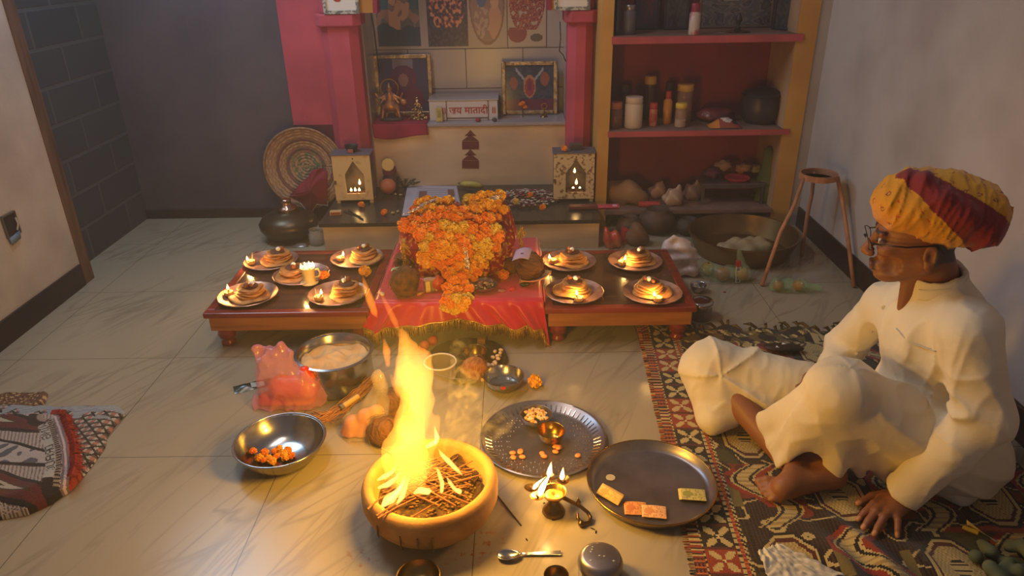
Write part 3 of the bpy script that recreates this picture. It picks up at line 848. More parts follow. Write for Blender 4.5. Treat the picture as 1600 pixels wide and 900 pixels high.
for j in range(13):
    for i in range(14):
        x = 626+i*15.0+(7.5 if j % 2 else 0)+rnd.uniform(-4, 4); y = 290+j*13.2+rnd.uniform(-4, 4)
        if inside(x, y, hp_): bands[0 if y < 336 else (1 if y < 384 else 2)].append((x, y))
def fcol(x, y):
    k = nz(x*.035, y*.035, 5)
    if y < 328: return 1 if k < .22 else 2
    if k > .30: return 2
    return 1 if k < -.28 or y > 392 and k > 0 else 0
for bi, lab in ((0, 'amber marigold garland heaped over the top of the brocade mound'), (1, 'bright orange marigold garland looped across the middle of the mound'), (2, 'orange and yellow marigold garland over the lower front of the mound')):
    g = thing('marigold_garland', lab, 'garland', mo)
    for (x, y) in bands[bi]:
        q = mound_pt(x, y, 0.010+0.016*random.random())
        if q is not None: flower('flower', q-mo, 0.034*random.uniform(.74, 1.15), fcol(x, y), parent=g)
g4 = thing('marigold_garland', 'marigold strand hanging from the mound over the cloth edge', 'garland', (mo.x, 2.5, CZ))
oo = Vector((mo.x, 2.5, CZ))
for (px, py, Y, c) in ((690, 415, 2.60, 0), (712, 417, 2.60, 0), (700, 428, 2.58, 0), (722, 432, 2.57, 0), (708, 440, 2.55, 0), (726, 444, 2.54, 0), (700, 450, 2.52, 0), (716, 455, 2.50, 0), (731, 452, 2.51, 0), (700, 462, 2.485, 0), (716, 464, 2.475, 1), (730, 466, 2.475, 2),
                        (698, 471, 2.44, 0), (712, 468, 2.435, 2), (728, 470, 2.435, 1), (697, 480, 2.435, 2), (711, 484, 2.43, 2), (722, 478, 2.43, 1), (704, 474, 2.43, 0), (715, 426, 2.60, 1), (730, 421, 2.60, 1), (735, 408, 2.62, 1), (682, 408, 2.62, 0)):
    q = aty(px, py, Y)
    if Y > 2.486: q.z = max(q.z, CZ+0.018)
    flower('flower', q-oo, 0.026*random.uniform(.9, 1.15), c, parent=g4)
for i, (px, py, lab) in enumerate(((667, 316, 'silver tinsel ribbon among the flowers at the back of the mound, basket side'), (768, 312, 'silver tinsel ribbon among the flowers at the back of the mound, shelf side'), (646, 328, 'silver tinsel ribbon near the paper sheet'), (730, 402, 'long silver and gold tinsel ribbon down the middle of the flowers'))):
    mb = MB(); q0 = mound_pt(px, py, 0.04); rnd = random.Random(i)
    for j in range(4):
        a = Vector((rnd.uniform(-.012, .012), 0, rnd.uniform(-.008, .008))); dx = Vector((0.035, 0, 0.012)) if i < 3 else Vector((0.004, -0.01, -0.05))
        mb.grid(lambda u, v: a+dx*(u*2-1)+Vector((0, -.004*math.sin(u*6), 0))+Vector((0, 0, 0.003*(v-.5))) if i < 3 else a+dx*(u*2-1)+Vector((0.004*(v-.5), -.004*math.sin(u*6), 0)), 8, 1)
    tag(mb.build('tinsel_ribbon', tin, None, q0, ang=180, solid=0.0006), lab, 'ribbon')
# gold tassels of the brocade border at both sides of the mound
for s, (cx, cy, cz) in (('basket', tuple(aty(632, 395, 2.66))), ('shelf', tuple(aty(814, 372, 2.75)))):
    mb = MB(); rnd = random.Random(3)
    for j in range(70):
        u = rnd.random(); a = Vector((0.02*(rnd.random()-.5), 0.03*(rnd.random()-.5), 0.10*(u-.5)))
        d = Vector((rnd.uniform(-.012, .012), rnd.uniform(-.014, 0), -0.016)); mb.tube([a, a+d], 0.0016, 4)
    o = mb.build('gold_tassel', gold_thread, None, (cx, cy, cz)); o.parent = md; o.location = Vector((cx, cy, cz))-mo
# ================================================================== FIRE BOWL
BC = Vector((-0.237, 1.505, 0))
bowl = thing('clay_fire_bowl', 'thick round clay bowl holding the burning ritual fire', 'bowl', BC)
mb = MB()
mb.lathe([(0.0, 0.0), (0.10, 0.0), (0.135, 0.018), (0.165, 0.05), (0.179, 0.085), (0.180, 0.115), (0.174, 0.135), (0.163, 0.143), (0.152, 0.139), (0.146, 0.125), (0.142, 0.095), (0.125, 0.07), (0.0, 0.06)], 64,
         fn=lambda a, j: 1+0.012*math.sin(2*a+0.5)+0.006*math.sin(5*a+j))
mb.build('bowl_body', clay, bowl, ang=180)
for a0, w, L in ((-1.9, .012, .06), (-1.45, .010, .055), (-1.65, .008, .03), (-2.3, 0.009, 0.04)):
    mb = MB(); pts = [((0.1815-0.05*(max(0, 0.07-z)/0.07)**1.5)*math.cos(a0), (0.1815-0.05*(max(0, 0.07-z)/0.07)**1.5)*math.sin(a0), z) for z in [0.1-L*i/5 for i in range(6)]]
    mb.tube(pts, [0.002, 0.003, 0.0025, 0.003, 0.0025, 0.001], 6); mb.build('drip_stain', mat('oil_drip', (110, 66, 30), 0.4), bowl)
ember = mat('charred_grain', (96, 70, 40), 0.9, col2=(40, 30, 22), scale=45, bump=0.5, bscale=80)
mb = MB()
def heap(u, v):
    r = 0.14*u; a = 2*PI*v
    z = 0.088+0.028*(1-u*u)+0.014*nz(r*40*math.cos(a), r*40*math.sin(a), 2)*(1-u**4)
    return (r*math.cos(a), r*math.sin(a), z)
mb.grid(heap, 24, 64)
o = mb.build('offering_grain', ember, None, BC, ang=180); tag(o, 'charred grain and ash heaped inside the clay fire bowl', 'grain', kind='stuff')
husk = mat('husk', (150, 112, 62), 0.85, col2=(84, 58, 34), scale=40)
mb = MB(); rnd = random.Random(9)
for i in range(420):
    a = rnd.uniform(0, 6.28); r = 0.135*math.sqrt(rnd.random()); x, y = r*math.cos(a), r*math.sin(a); z = heap(r/0.14, a/6.28)[2]
    if x > 0.0 or rnd.random() < 0.4: mb.blob((x, y, z+0.003), (rnd.uniform(.003, .007), rnd.uniform(.002, .004), .003), 6, 4)
o = mb.build('husk_offering', husk, None, BC); tag(o, 'loose husks and seeds scattered over the ash in the fire bowl', 'husks', kind='stuff')
# burnt coconut chunk, ghee leaf and twigs
mb = MB()
mb.grid(lambda u, v: (0.055*(0.35+0.65*math.sin(PI*v))*math.cos(2.6*(u-.5)), 0.10*(v-.5), 0.055*math.sin(2.6*(u-.5)+PI/2)*(0.35+0.65*math.sin(PI*v))), 14, 14)
for q in range(3):
    o = mb.build('coconut_shell', mat('burnt_shell', (96, 66, 42), 0.85, col2=(52, 36, 26), scale=22, stretch=(3, 1, 3), bump=0.6, bscale=40), None, (BC.x+(0.085, 0.055, 0.108)[q], BC.y+(0.03, 0.075, -0.01)[q], 0.098), ((.2, -.1, .3)[q], (0.3, 0.2, 0.5)[q], (0.3, 1.2, -0.2)[q]), solid=0.006, ang=180)
    o.scale = (0.62, 0.62, 0.62)
    tag(o, ('charred coconut shell piece in the middle right of the fire bowl', 'charred coconut shell piece at the far rim of the fire bowl', 'charred coconut shell piece against the right rim of the fire bowl')[q], 'coconut shell')
twig_a = mat('pale_twig', (150, 92, 58), 0.75, col2=(104, 60, 42), scale=14, stretch=(1, 1, 6)); twig_b = mat('burnt_twig', (92, 58, 40), 0.85, col2=(46, 32, 28), scale=18)
tw = MB(); rnd = random.Random(21)
def twig(a, b, r, m, lab):
    a, b = Vector(a), Vector(b); mid = a.lerp(b, .5)+Vector((rnd.uniform(-.006, .006), rnd.uniform(-.006, .006), rnd.uniform(-.002, .005)))
    c = a.lerp(b, .5)
    mb = MB(); mb.tube([a-c, mid-c, b-c], [r*1.1, r, r*0.8], 7)
    return tag(mb.build('twig', m, None, BC+c), lab, 'twig', 'twigs in the fire bowl')
for i in range(60):
    ang_ = rnd.choice([rnd.uniform(0.2, 0.8), rnd.uniform(-0.1, 0.5), rnd.uniform(2.3, 2.9)]); L = rnd.uniform(.10, .17)
    cx, cy = rnd.uniform(-.05, .06), rnd.uniform(-.09, .06); z = 0.118+0.022*rnd.random()
    dx, dy = L/2*math.cos(ang_), L/2*math.sin(ang_)
    s = min(1, 0.138/max(math.hypot(cx+dx, cy+dy), math.hypot(cx-dx, cy-dy)))
    twig(((cx-dx)*s, (cy-dy)*s, z+rnd.uniform(-.012, .006)), ((cx+dx)*s, (cy+dy)*s, z+rnd.uniform(-.012, .012)), rnd.uniform(.0013, .0026), rnd.choice([twig_a, twig_b, twig_a]), 'thin twig among the burning firewood laid in the clay bowl')
for i, (x0, y0, x1, y1) in enumerate(((574, 796, 610, 770), (588, 806, 640, 772), (590, 810, 650, 778), (596, 700, 640, 730))):
    a = at(x0, y0, 0.15)-BC; b = at(x1, y1, 0.135)-BC
    twig(a, b, 0.0022, twig_a, ('pale twig sticking out over the left rim of the fire bowl, highest one', 'middle one of the pale twigs over the near left rim of the fire bowl', 'lowest of the pale twigs over the near left rim of the fire bowl', 'pale twig leaning on the far left rim of the fire bowl')[i])
# ---- the fire itself: bodies of glowing gas, each with its own light
gas = flame_volume('burning_gas', (1.0, 0.33, 0.035, 1), 23.0)
gas_thin = flame_volume('burning_gas_thin', (1.0, 0.26, 0.02, 1), 40.0)
gas_hot = flame_volume('burning_gas_hot', (1.0, 0.50, 0.10, 1), 160.0)
YF = 1.50
haze = MB(); haze.box(-2.0, 1.5, 0.75, 3.68, 0.03, 2.7)
hz = bpy.data.materials.new('room_haze'); hz.use_nodes = True; hz.node_tree.nodes.remove(hz.node_tree.nodes['Principled BSDF'])
_vs = hz.node_tree.nodes.new('ShaderNodeVolumeScatter'); _vs.inputs['Density'].default_value = 0.028; _vs.inputs['Color'].default_value = (0.92, 0.90, 0.95, 1); _vs.inputs['Anisotropy'].default_value = 0.1
hz.node_tree.links.new(_vs.outputs[0], hz.node_tree.nodes['Material Output'].inputs['Volume'])
tag(haze.build('haze', hz, None, smooth=False), 'faint smoke haze hanging through the room', 'haze', kind='stuff')
fire = thing('fire', 'tall yellow fire rising from the clay bowl', 'fire', BC)
def gas_body(name, chains, m, h=0.0045, jag=0.010, wob=0.0, k=0.03, org=BC, freq=26):
    pts = [(aty(x, y, Y), r) for ch in chains for (x, y, Y, r) in ch]
    lo = [min(p[i]-r-0.03 for p, r in pts) for i in range(3)]; hi = [max(p[i]+r+0.03 for p, r in pts) for i in range(3)]
    F = Field(lo, hi, h)
    for ch in chains:
        q = [(aty(x, y, Y), r) for (x, y, Y, r) in ch]
        for (a, ra), (b, rb) in zip(q[:-1], q[1:]):
            F.cap(a, b, ra, rb, k)
    if jag:
        def jw(X, Y, Z):
            return np.array([jag*(noise.noise(Vector((x*freq, y*freq, z*freq*0.45)))+0.5*noise.noise(Vector((x*freq*2.2, y*freq*2.2, z*freq)))) for x, y, z in zip(X, Y, Z)])
        F.warp(jw)
    return F.build(name, m, fire, org, None, 1)
gas_body('flame_column', [[(642, 748, 1.49, .044), (640, 722, 1.49, .052), (637, 690, 1.49, .048), (646, 655, 1.49, .044), (651, 625, 1.49, .042), (646, 598, 1.49, .048), (640, 570, 1.49, .036), (636, 546, 1.49, .021), (632, 527, 1.49, .010), (627, 505, 1.49, .002)],
                          [(660, 590, 1.49, .022), (662, 562, 1.49, .010), (664, 536, 1.49, .002)], [(622, 610, 1.48, .020), (611, 585, 1.48, .010), (606, 560, 1.48, .002)],
                          [(616, 748, 1.46, .024), (609, 710, 1.47, .018), (612, 680, 1.48, .006)], [(664, 735, 1.48, .026), (672, 690, 1.49, .016), (684, 645, 1.49, .002)]], gas, 0.0045, 0.015, k=.014, freq=24)
gas_body('flame_streak', [[(623, 518, 1.50, .003), (617, 503, 1.50, .008), (607, 482, 1.50, .007), (597, 462, 1.50, .004), (590, 446, 1.50, .0012)]], gas, 0.0026, 0.0, k=0)
gas_body('flame_streak', [[(590, 498, 1.50, .001), (585, 488, 1.50, .008), (578, 468, 1.50, .010), (571, 448, 1.50, .007), (566, 428, 1.50, .0012)], [(600, 530, 1.5, .003), (604, 548, 1.5, .010), (606, 570, 1.5, .006)]], gas_thin, 0.0026, 0.0, k=0)
tongues = [[(595, 793, 1.40, .004), (612, 782, 1.41, .009), (626, 764, 1.43, .008), (632, 745, 1.45, .004)],
           [(598, 790, 1.40, .006), (604, 780, 1.41, .010), (620, 768, 1.43, .008), (636, 748, 1.45, .003)],
           [(590, 750, 1.46, .004), (600, 745, 1.46, .008), (612, 738, 1.46, .006), (622, 722, 1.47, .002)],
           [(592, 762, 1.45, .005), (606, 757, 1.45, .009), (620, 746, 1.46, .005), (628, 730, 1.47, .002)],
           [(620, 788, 1.40, .004), (628, 776, 1.41, .009), (634, 760, 1.43, .006), (640, 742, 1.45, .002)],
           [(722, 742, 1.45, .003), (712, 732, 1.46, .007), (700, 720, 1.47, .008), (690, 710, 1.48, .006), (685, 701, 1.49, .002)],
           [(718, 768, 1.42, .008), (710, 764, 1.42, .006), (703, 754, 1.43, .006), (697, 744, 1.44, .002)],
           [(690, 768, 1.42, .006), (691, 755, 1.43, .007), (686, 740, 1.45, .006), (682, 728, 1.47, .002)],
           [(648, 770, 1.41, .005), (656, 766, 1.41, .010), (668, 768, 1.41, .010), (674, 766, 1.41, .003)],
           [(680, 692, 1.50, .006), (683, 684, 1.50, .008), (680, 672, 1.5, .004), (678, 662, 1.5, .001)],
           [(667, 698, 1.49, .006), (676, 693, 1.49, .008), (684, 690, 1.49, .004)]]
for t_ in tongues: gas_body('flame_tongue', [[(x, y, Y, r*0.9) for x, y, Y, r in t_]], gas_hot, 0.0026, 0.0, k=0)
FIRECOL = (1.0, 0.525, 0.05)
point('fire_light', (0.0, -0.01, 0.34), 9.0, FIRECOL, 0.06, fire)
point('fire_light', (-0.01, -0.01, 0.54), 15.0, FIRECOL, 0.06, fire)
# smoke drifting off the bowl
F = Field((-0.25, 1.50, 0.10), (0.10, 1.95, 0.46), 0.012)
for a, b, ra, rb in (((-0.19, 1.60, .17), (-0.14, 1.70, .28), .03, .05), ((-.14, 1.70, .28), (-.16, 1.80, .36), .05, .04), ((-0.15, 1.60, .17), (-0.06, 1.66, .19), .03, .035), ((-.06, 1.66, .19), (-.01, 1.70, .20), .03, .015)):
    F.cap(a, b, ra, rb, 0.04)
o = F.build('smoke', smoke_volume('wood_smoke', (0.92, 0.80, 0.6, 1), 9.0, 24, 0.50, 0.70), None, (0, 0, 0)); tag(o, 'thin smoke wisps drifting up behind the clay fire bowl', 'smoke', kind='stuff')

# ================================================================== THALIS IN FRONT
t1 = at(848, 686, 0.012)
th = thing('embossed_thali', 'round steel thali with embossed dots behind the brass lamp', 'plate', (t1.x, t1.y, 0))
thali('plate_body', 0.195, 0.022, steel_dark, 60, th, (0, 0, 0.0005))
mb = MB()
for r_, n_ in ((0.148, 44), (0.139, 40), (0.130, 38), (0.112, 26), (0.105, 24)):
    for i in range(n_):
        a = 2*PI*i/n_; mb.blob((r_*math.cos(a), r_*math.sin(a), 0.0035), (0.0028, 0.0022, 0.0022), 8, 4)
mb.build('embossed_dots', steel, th)
mb = MB()
for i in range(64):
    a = 2*PI*i/64; mb.tube([(0.160*math.cos(a), 0.160*math.sin(a), 0.0075), (0.181*math.cos(a), 0.181*math.sin(a), 0.018)], 0.0022, 6)
mb.build('fluted_rim', steel, th)
def little_bowl(name, label, loc, r, h, mt, group=None):
    t = thing(name, label, 'bowl', loc, 0, group)
    mb = MB(); mb.lathe([(0.0, 0), (r*0.55, 0), (r*0.8, h*0.3), (r*0.95, h*0.7), (r, h), (r*1.02, h), (r*0.97, h-.001), (r*0.91, h*0.7), (r*0.74, h*0.32), (r*0.5, h*0.1), (0.0, h*0.09)], 36); mb.build('bowl_body', mt, t, ang=50)
    return t
p = at(838, 650, 0.03); little_bowl('small_bowl', 'dark metal bowl of sweets at the back of the embossed thali', (p.x, p.y, 0.0035), 0.052, 0.036, steel_dark)
sw = mat('orange_sweet', (222, 150, 70), 0.55, col2=(238, 214, 170), scale=60, bump=0.4, bscale=90); mb = MB(); rnd = random.Random(4)
for i in range(44):
    a = rnd.uniform(0, 6.28); r = 0.038*math.sqrt(rnd.random()); mb.blob((r*math.cos(a), r*math.sin(a), 0.004+0.010*(1-(r/0.04)**2)), (rnd.uniform(.006, .010), .007, .006), 8, 5, .3, 8, i)
tag(mb.build('rice_sweet', sw, None, (p.x, p.y, 0.026)), 'pale orange crumbly sweet filling the dark bowl on the embossed thali', 'sweet', kind='stuff')
p = at(861, 678, 0.03); little_bowl('small_bowl', 'empty shiny brass cup in the middle of the embossed thali', (p.x, p.y, 0.0035), 0.043, 0.042, brass)
alm = mat('almond', (238, 150, 84), 0.55, col2=(220, 120, 60), scale=30)
al_px = [(801, 709), (813, 706), (802, 716), (816, 715), (813, 710), (847, 710), (850, 714), (868, 699), (874, 700), (868, 707), (903, 713), (872, 703)]
for i, (x, y) in enumerate(al_px):
    q = at(x, y, 0.005); mb = MB(); mb.blob((0, 0, 0.005), (0.0105, 0.0088, 0.005), 14, 8)
    g_ = 'on the fire side' if i < 5 else ('behind the lamp flames' if i < 10 else 'near the right rim')
    tag(mb.build('almond_half', alm, None, (q.x, q.y, 0.0035+(0.006 if i in (4, 11) else 0)), (0, 0, i)), 'orange almond half on the embossed thali, '+(['far left one of the fire-side group', 'far right one of the fire-side group', 'near left one of the fire-side group', 'near right one of the fire-side group', 'middle one of the fire-side group', 'left one behind the lamp flames', 'second one behind the lamp flames', 'one nearest the brass cup', 'one just right of the brass cup foot', 'one below the brass cup', 'lone one near the right rim', 'upper one of the heap by the cup'][i]), 'nut', 'almond halves on the embossed thali')
t2 = at(1017, 757, 0.014)
th = thing('plain_thali', 'large plain steel thali with banknotes at the edge of the rug', 'plate', (t2.x, t2.y, 0.004))
mb = MB(); r = 0.181
mb.lathe([(0.0, 0.0), (r*0.86, 0.0), (r*0.93, 0.003), (r*0.985, 0.020), (r*1.0, 0.027), (r*1.005, 0.0285), (r*0.985, 0.029), (r*0.965, 0.022), (r*0.915, 0.006), (r*0.86, 0.003), (0.0, 0.003)], 72)
mb.build('plate_body', steel_dark, th, ang=50)
mb = MB(); mb.ring((0, 0, 0.028), r*0.997, 0.0026, 72, 8); mb.build('rolled_rim', brass, th, ang=180)
paper_mat = mat('banknote_paper', vc=True, rough=0.75)
def note(name, label, loc, w, d, rz, c1, c2, layers=1, curl=0.004, tilt=0.0, group='banknotes in the plain thali'):
    mb = MB()
    def colf(u, v):
        if u < .05 or u > .95 or v < .07 or v > .93: return c1
        if (u-.28)**2*2+(v-.5)**2 < .07: return c2
        return c2 if (noise.noise(Vector((u*14, v*9, 1))) > .15) else c1
    for l in range(layers):
        z0 = 0.0012+l*0.0035
        mb.grid(lambda u, v: (w*(u-.5)+0.002*l, d*(v-.5)-0.003*l, z0+curl*math.sin(PI*u)*math.sin(PI*v*0.8)+0.0008*nz(u*5, v*5)), 22, 14, colf)
    o = mb.build(name, paper_mat, None, loc, (tilt, 0, rz), ang=180, solid=0.0007)
    return tag(o, label, 'banknote', group)
zt2 = 0.0085
p = at(954, 774, zt2); note('banknote', 'rolled up banknote leaning by the coin in the plain thali', (p.x, p.y, zt2+0.006), 0.075, 0.03, -0.75, (214, 172, 96), (186, 140, 70), 3, 0.006, 0.5)
p = at(993, 795, zt2); note('banknote', 'orange banknote partly under another in the plain thali', (p.x, p.y, zt2), 0.062, 0.05, -0.08, (224, 150, 84), (196, 116, 60))
p = at(1022, 802, zt2); note('banknote', 'orange pink banknote lying on top near the thali rim', (p.x, p.y, zt2+0.004), 0.066, 0.046, -0.14, (236, 178, 120), (206, 136, 84))
p = at(1080, 774, zt2); note('banknote', 'folded greenish banknote at the rug side of the plain thali', (p.x, p.y, zt2), 0.07, 0.045, -0.12, (204, 186, 110), (150, 146, 76), 3, 0.003)
p = at(954, 746, zt2); mb = MB(); mb.lathe([(0, 0), (0.0125, 0), (0.0135, 0.0008), (0.0135, 0.0014), (0.012, 0.0018), (0.0115, 0.0014), (0, 0.0014)], 28); tag(mb.build('coin', mat('coin_alloy', (205, 190, 160), .35, .4), None, (p.x, p.y, zt2-0.001), ang=30), 'small round coin in the plain thali', 'coin')

# ================================================================== BRASS AARTI LAMP
p = at(865, 800, 0); lm = thing('aarti_lamp', 'brass five-wick hand lamp burning in front of the fire bowl', 'lamp', p)
mb = MB(); mb.lathe([(0.0, 0.0), (0.030, 0.0), (0.032, 0.004), (0.028, 0.014), (0.018, 0.028), (0.011, 0.040), (0.010, 0.048), (0.014, 0.052), (0.0, 0.054)], 28); mb.build('base', brass_old, lm, ang=180)
mb = MB(); mb.lathe([(0.0, 0.050), (0.012, 0.050), (0.026, 0.056), (0.033, 0.068), (0.034, 0.073), (0.031, 0.073), (0.024, 0.061), (0.0, 0.057)], 30); mb.build('oil_bowl', brass, lm, ang=50)
o0 = Vector(p)
cups = [(832, 762, .074, True), (841, 775, .072, True), (857, 742, .078, True), (880, 748, .078, True)]
for i, (px, py, z, lit) in enumerate(cups):
    q = at(px, py, z)-o0; c_ = Vector((0, 0, 0.066)); d = Vector((q.x, q.y, 0)); L = d.length; a = math.atan2(q.y, q.x)
    mb = MB(); mb.M = T(q.x, q.y, 0.064, rz=a)
    mb.lathe([(0.0, 0.0), (0.010, 0.001), (0.017, 0.008), (0.0175, 0.010), (0.015, 0.009), (0.008, 0.004), (0.0, 0.003)], 20, fn=lambda a, j: 1+0.35*max(0, math.cos(a))**4)
    mb.M = None; mb.tube([c_+d*(0.03/L), c_+d*((L-0.012)/L)], 0.005, 8)
    mb.build('wick_cup', brass, lm, ang=60)
    mb = MB(); mb.tube([(q.x, q.y, 0.068), (q.x+0.006*math.cos(a), q.y+0.006*math.sin(a), 0.076)], 0.003, 6); mb.build('wick', wick_mat, lm)
for (px, py, z, h, r, lx) in ((834, 764, .076, .045, .006, .034), (843, 776, .074, .085, .009, .034), (858, 743, .078, .052, .008, .006), (878, 748, .078, .044, .007, .003)):
    q = at(px, py, z)-o0; flame_part(lm, (q.x, q.y, 0.074), h, r, 1.0, (lx, 0.0))
h0 = at(881, 778, 0.05)-o0; pts = [Vector((0.025, -0.008, 0.058)), h0, at(905, 790, 0.03)-o0, at(918, 800, 0.018)-o0, at(923, 808, 0.01)-o0, at(921, 816, 0.008)-o0, at(910, 818, 0.008)-o0, at(903, 810, 0.014)-o0, at(902, 802, 0.022)-o0]
mb = MB(); mb.tube(pts, [0.006, 0.006, 0.005, 0.005, 0.005, 0.005, 0.005, 0.0045, 0.003], 10); mb.build('handle', brass_old, lm, ang=180)
mb = MB(); a = at(904, 790, 0.03)-o0; mb.tube([a, a+Vector((0, 0, 0.012)), a+Vector((-.002, 0, 0.028))], [0.006, 0.007, 0.001], 8)
mb.build('serpent_head', brass_old, lm, ang=180); mb = MB(); a = at(908, 822, 0.0)-o0; mb.blob((a.x, a.y, 0.009), (0.009, 0.011, 0.009), 12, 8); mb.build('handle_foot', brass_old, lm, ang=180)

# ================================================================== SPOON, INCENSE, CONTAINERS
p = at(827, 868, 0); sp = thing('steel_spoon', 'steel spoon lying on the floor in front of the brass lamp', 'spoon', p)
b0 = at(795, 872, 0)-Vector(p)
mb = MB()
def sbowl(u, v):
    a = 2*PI*v; r = u; x = 0.030*r*math.cos(a); y = 0.018*r*math.sin(a)*(1-0.18*math.cos(a)); return (b0.x+x, b0.y+y, 0.012-0.009*(1-r*r)+0.0015)
mb.grid(sbowl, 8, 28); mb.build('spoon_bowl', steel, sp, ang=180, solid=0.0012)
e0 = at(876, 866, 0)-Vector(p); n0 = at(812, 869, 0)-Vector(p); m0 = at(820, 868, 0)-Vector(p)
mb = MB(); hs = [(n0+Vector((-.004, 0, .0125)), .0035), (n0.lerp(m0, .5)+Vector((0, 0, .007)), .003), (m0+Vector((0, 0, .005)), .0045), (e0+Vector((0, 0, .004)), .0075)]
vs = []; fs = []
for q, w in hs: vs += [q+Vector((0, -w, 0)), q+Vector((0, w, 0)), q+Vector((0, w, 0.002)), q+Vector((0, -w, 0.002))]
for i in range(3):
    for j in range(4): fs.append((i*4+j, i*4+(j+1) % 4, i*4+4+(j+1) % 4, i*4+4+j))
fs += [(0, 1, 2, 3), (15, 14, 13, 12)]
mb.add(vs, fs); mb.build('spoon_handle', steel, sp, bevel=0.001)
a, b = at(777, 774, 0.003), at(814, 821, 0.003); c = (a+b)/2; mb = MB(); mb.tube([a-c, (b-a)*0.1, b-c], 0.0022, 6); tag(mb.build('incense_stick', mat('burnt_stick', (58, 38, 30), 0.9), None, c), 'burnt dark stick on the floor beside the clay bowl', 'stick')
for i, (x, y) in enumerate(((826, 766), (931, 831), (926, 826), (850, 786), (823, 843), (866, 812))):
    q = at(x, y, 0.0015); mb = MB(); mb.blob((0, 0, 0), (0.004+0.002*(i % 3), 0.0022, 0.0016), 8, 5); tag(mb.build('char_crumb', mat('char', (64, 40, 30), 0.9), None, q, (0, 0, i*1.3)), 'dark burnt crumb on the floor around the brass lamp', 'crumb', 'burnt crumbs around the brass lamp')
p = at(936, 893, 0.0); tn = thing('steel_container', 'round steel container with a domed lid in front of the thalis', 'container', (p.x, p.y-0.012, 0))
mb = MB(); mb.lathe([(0.0, 0), (0.050, 0), (0.053, 0.003), (0.053, 0.048), (0.0, 0.048)], 48); mb.build('body', steel, tn, ang=40)
mb = MB(); mb.lathe([(0.055, 0.036), (0.0555, 0.046), (0.053, 0.052), (0.050, 0.060), (0.044, 0.064), (0.040, 0.0655), (0.0, 0.0655)], 48); mb.build('lid', steel_dark, tn, ang=60)
mb = MB(); rnd = random.Random(8)
for i in range(7): mb.blob((rnd.uniform(-.03, .03), rnd.uniform(-.03, .03), 0.0657), (0.003, 0.0025, 0.0012), 10, 5)
mb.build('water_drop', mat('water_bead', (220, 225, 230), 0.05, spec=0.8, alpha=0.5), tn)
p = at(655, 915, 0.0); little_bowl('brass_bowl', 'dark brass bowl at the bottom edge in front of the fire bowl', (p.x, p.y, 0), 0.052, 0.035, brass_old)
p = at(869, 912, 0.0); little_bowl('brass_bowl', 'small dark cup at the bottom edge beside the steel container', (p.x, p.y, 0), 0.030, 0.03, brass_old)

# small water bowl
p = at(787, 607, 0.0); wb = little_bowl('steel_bowl', 'small steel bowl of water with red kumkum marks on its rim', (p.x, p.y+0.01, 0), 0.072, 0.048, steel)
mb = MB(); mb.lathe([(0.0, 0.016), (0.052, 0.016)], 32); mb.build('water', mat('water', (150, 160, 180), 0.05, spec=1.0, alpha=0.45), wb, ang=180)
mb = MB()
for a in (0.0, PI/2+0.2, PI, -PI/2):
    mb.grid(lambda u, v: (0.0728*(0.985+0.02*v)*math.cos(a+0.22*(u-.5)), 0.0728*(0.985+0.02*v)*math.sin(a+0.22*(u-.5)), 0.036+0.0125*v), 6, 3)
mb.build('kumkum_mark', mat('kumkum', (196, 40, 30), 0.8), wb, ang=180)

# ================================================================== LEFT OF THE FIRE
pc_ = Vector((-0.645, 2.185, 0)); pot = thing('steel_pot', 'large steel pot of flour under the five-plate table edge', 'pot', pc_)
mb = MB(); mb.lathe([(0.0, 0.0), (0.105, 0.0), (0.124, 0.010), (0.129, 0.03), (0.127, 0.10), (0.124, 0.125), (0.128, 0.128), (0.136, 0.130), (0.137, 0.134), (0.128, 0.136), (0.121, 0.130), (0.121, 0.05), (0.0, 0.03)], 56); mb.build('pot_body', steel, pot, ang=50)
flour = mat('flour', (232, 190, 140), 0.9, col2=(214, 164, 110), scale=14, bump=0.5, bscale=30); mb = MB()
def fl(u, v):
    a = 2*PI*v; r = 0.1215*u; x, y = r*math.cos(a), r*math.sin(a)
    z = 0.108+0.022*nz(x*14, y*14, 1)+0.010*nz(x*38, y*38)-0.012*max(0, y*9)
    return (x, y, z if u < 1 else 0.095)
mb.grid(fl, 26, 60); tag(mb.build('flour', flour, None, pc_, ang=180), 'coarse cream flour filling the large steel pot', 'flour', kind='stuff')
p = Vector((-0.722, 1.765, 0)); sb = little_bowl('steel_bowl', 'wide shallow steel bowl with marigold petals on the open floor', p, 0.133, 0.072, steel)
mb = MB(); mb.ring((0, 0, 0.072), 0.134, 0.0035, 64, 8); mb.build('rim', steel, sb, ang=180)
rnd = random.Random(12)
pet = []
for i, (x, y) in enumerate(((396, 710), (405, 716), (413, 706), (420, 714), (428, 704), (436, 700), (432, 712), (443, 708), (449, 703), (446, 714), (455, 711), (425, 719), (412, 718))):
    q = at(x, y, 0.018); r = math.hypot(q.x-p.x, q.y-p.y); o = flower('marigold_petals', (q.x, q.y, 0.016+max(0, r-0.06)*0.5), rnd.uniform(.010, .017), i % 2)
    tag(o, 'small torn marigold head lying in the shallow steel bowl', 'flower', 'torn marigolds in the shallow steel bowl')
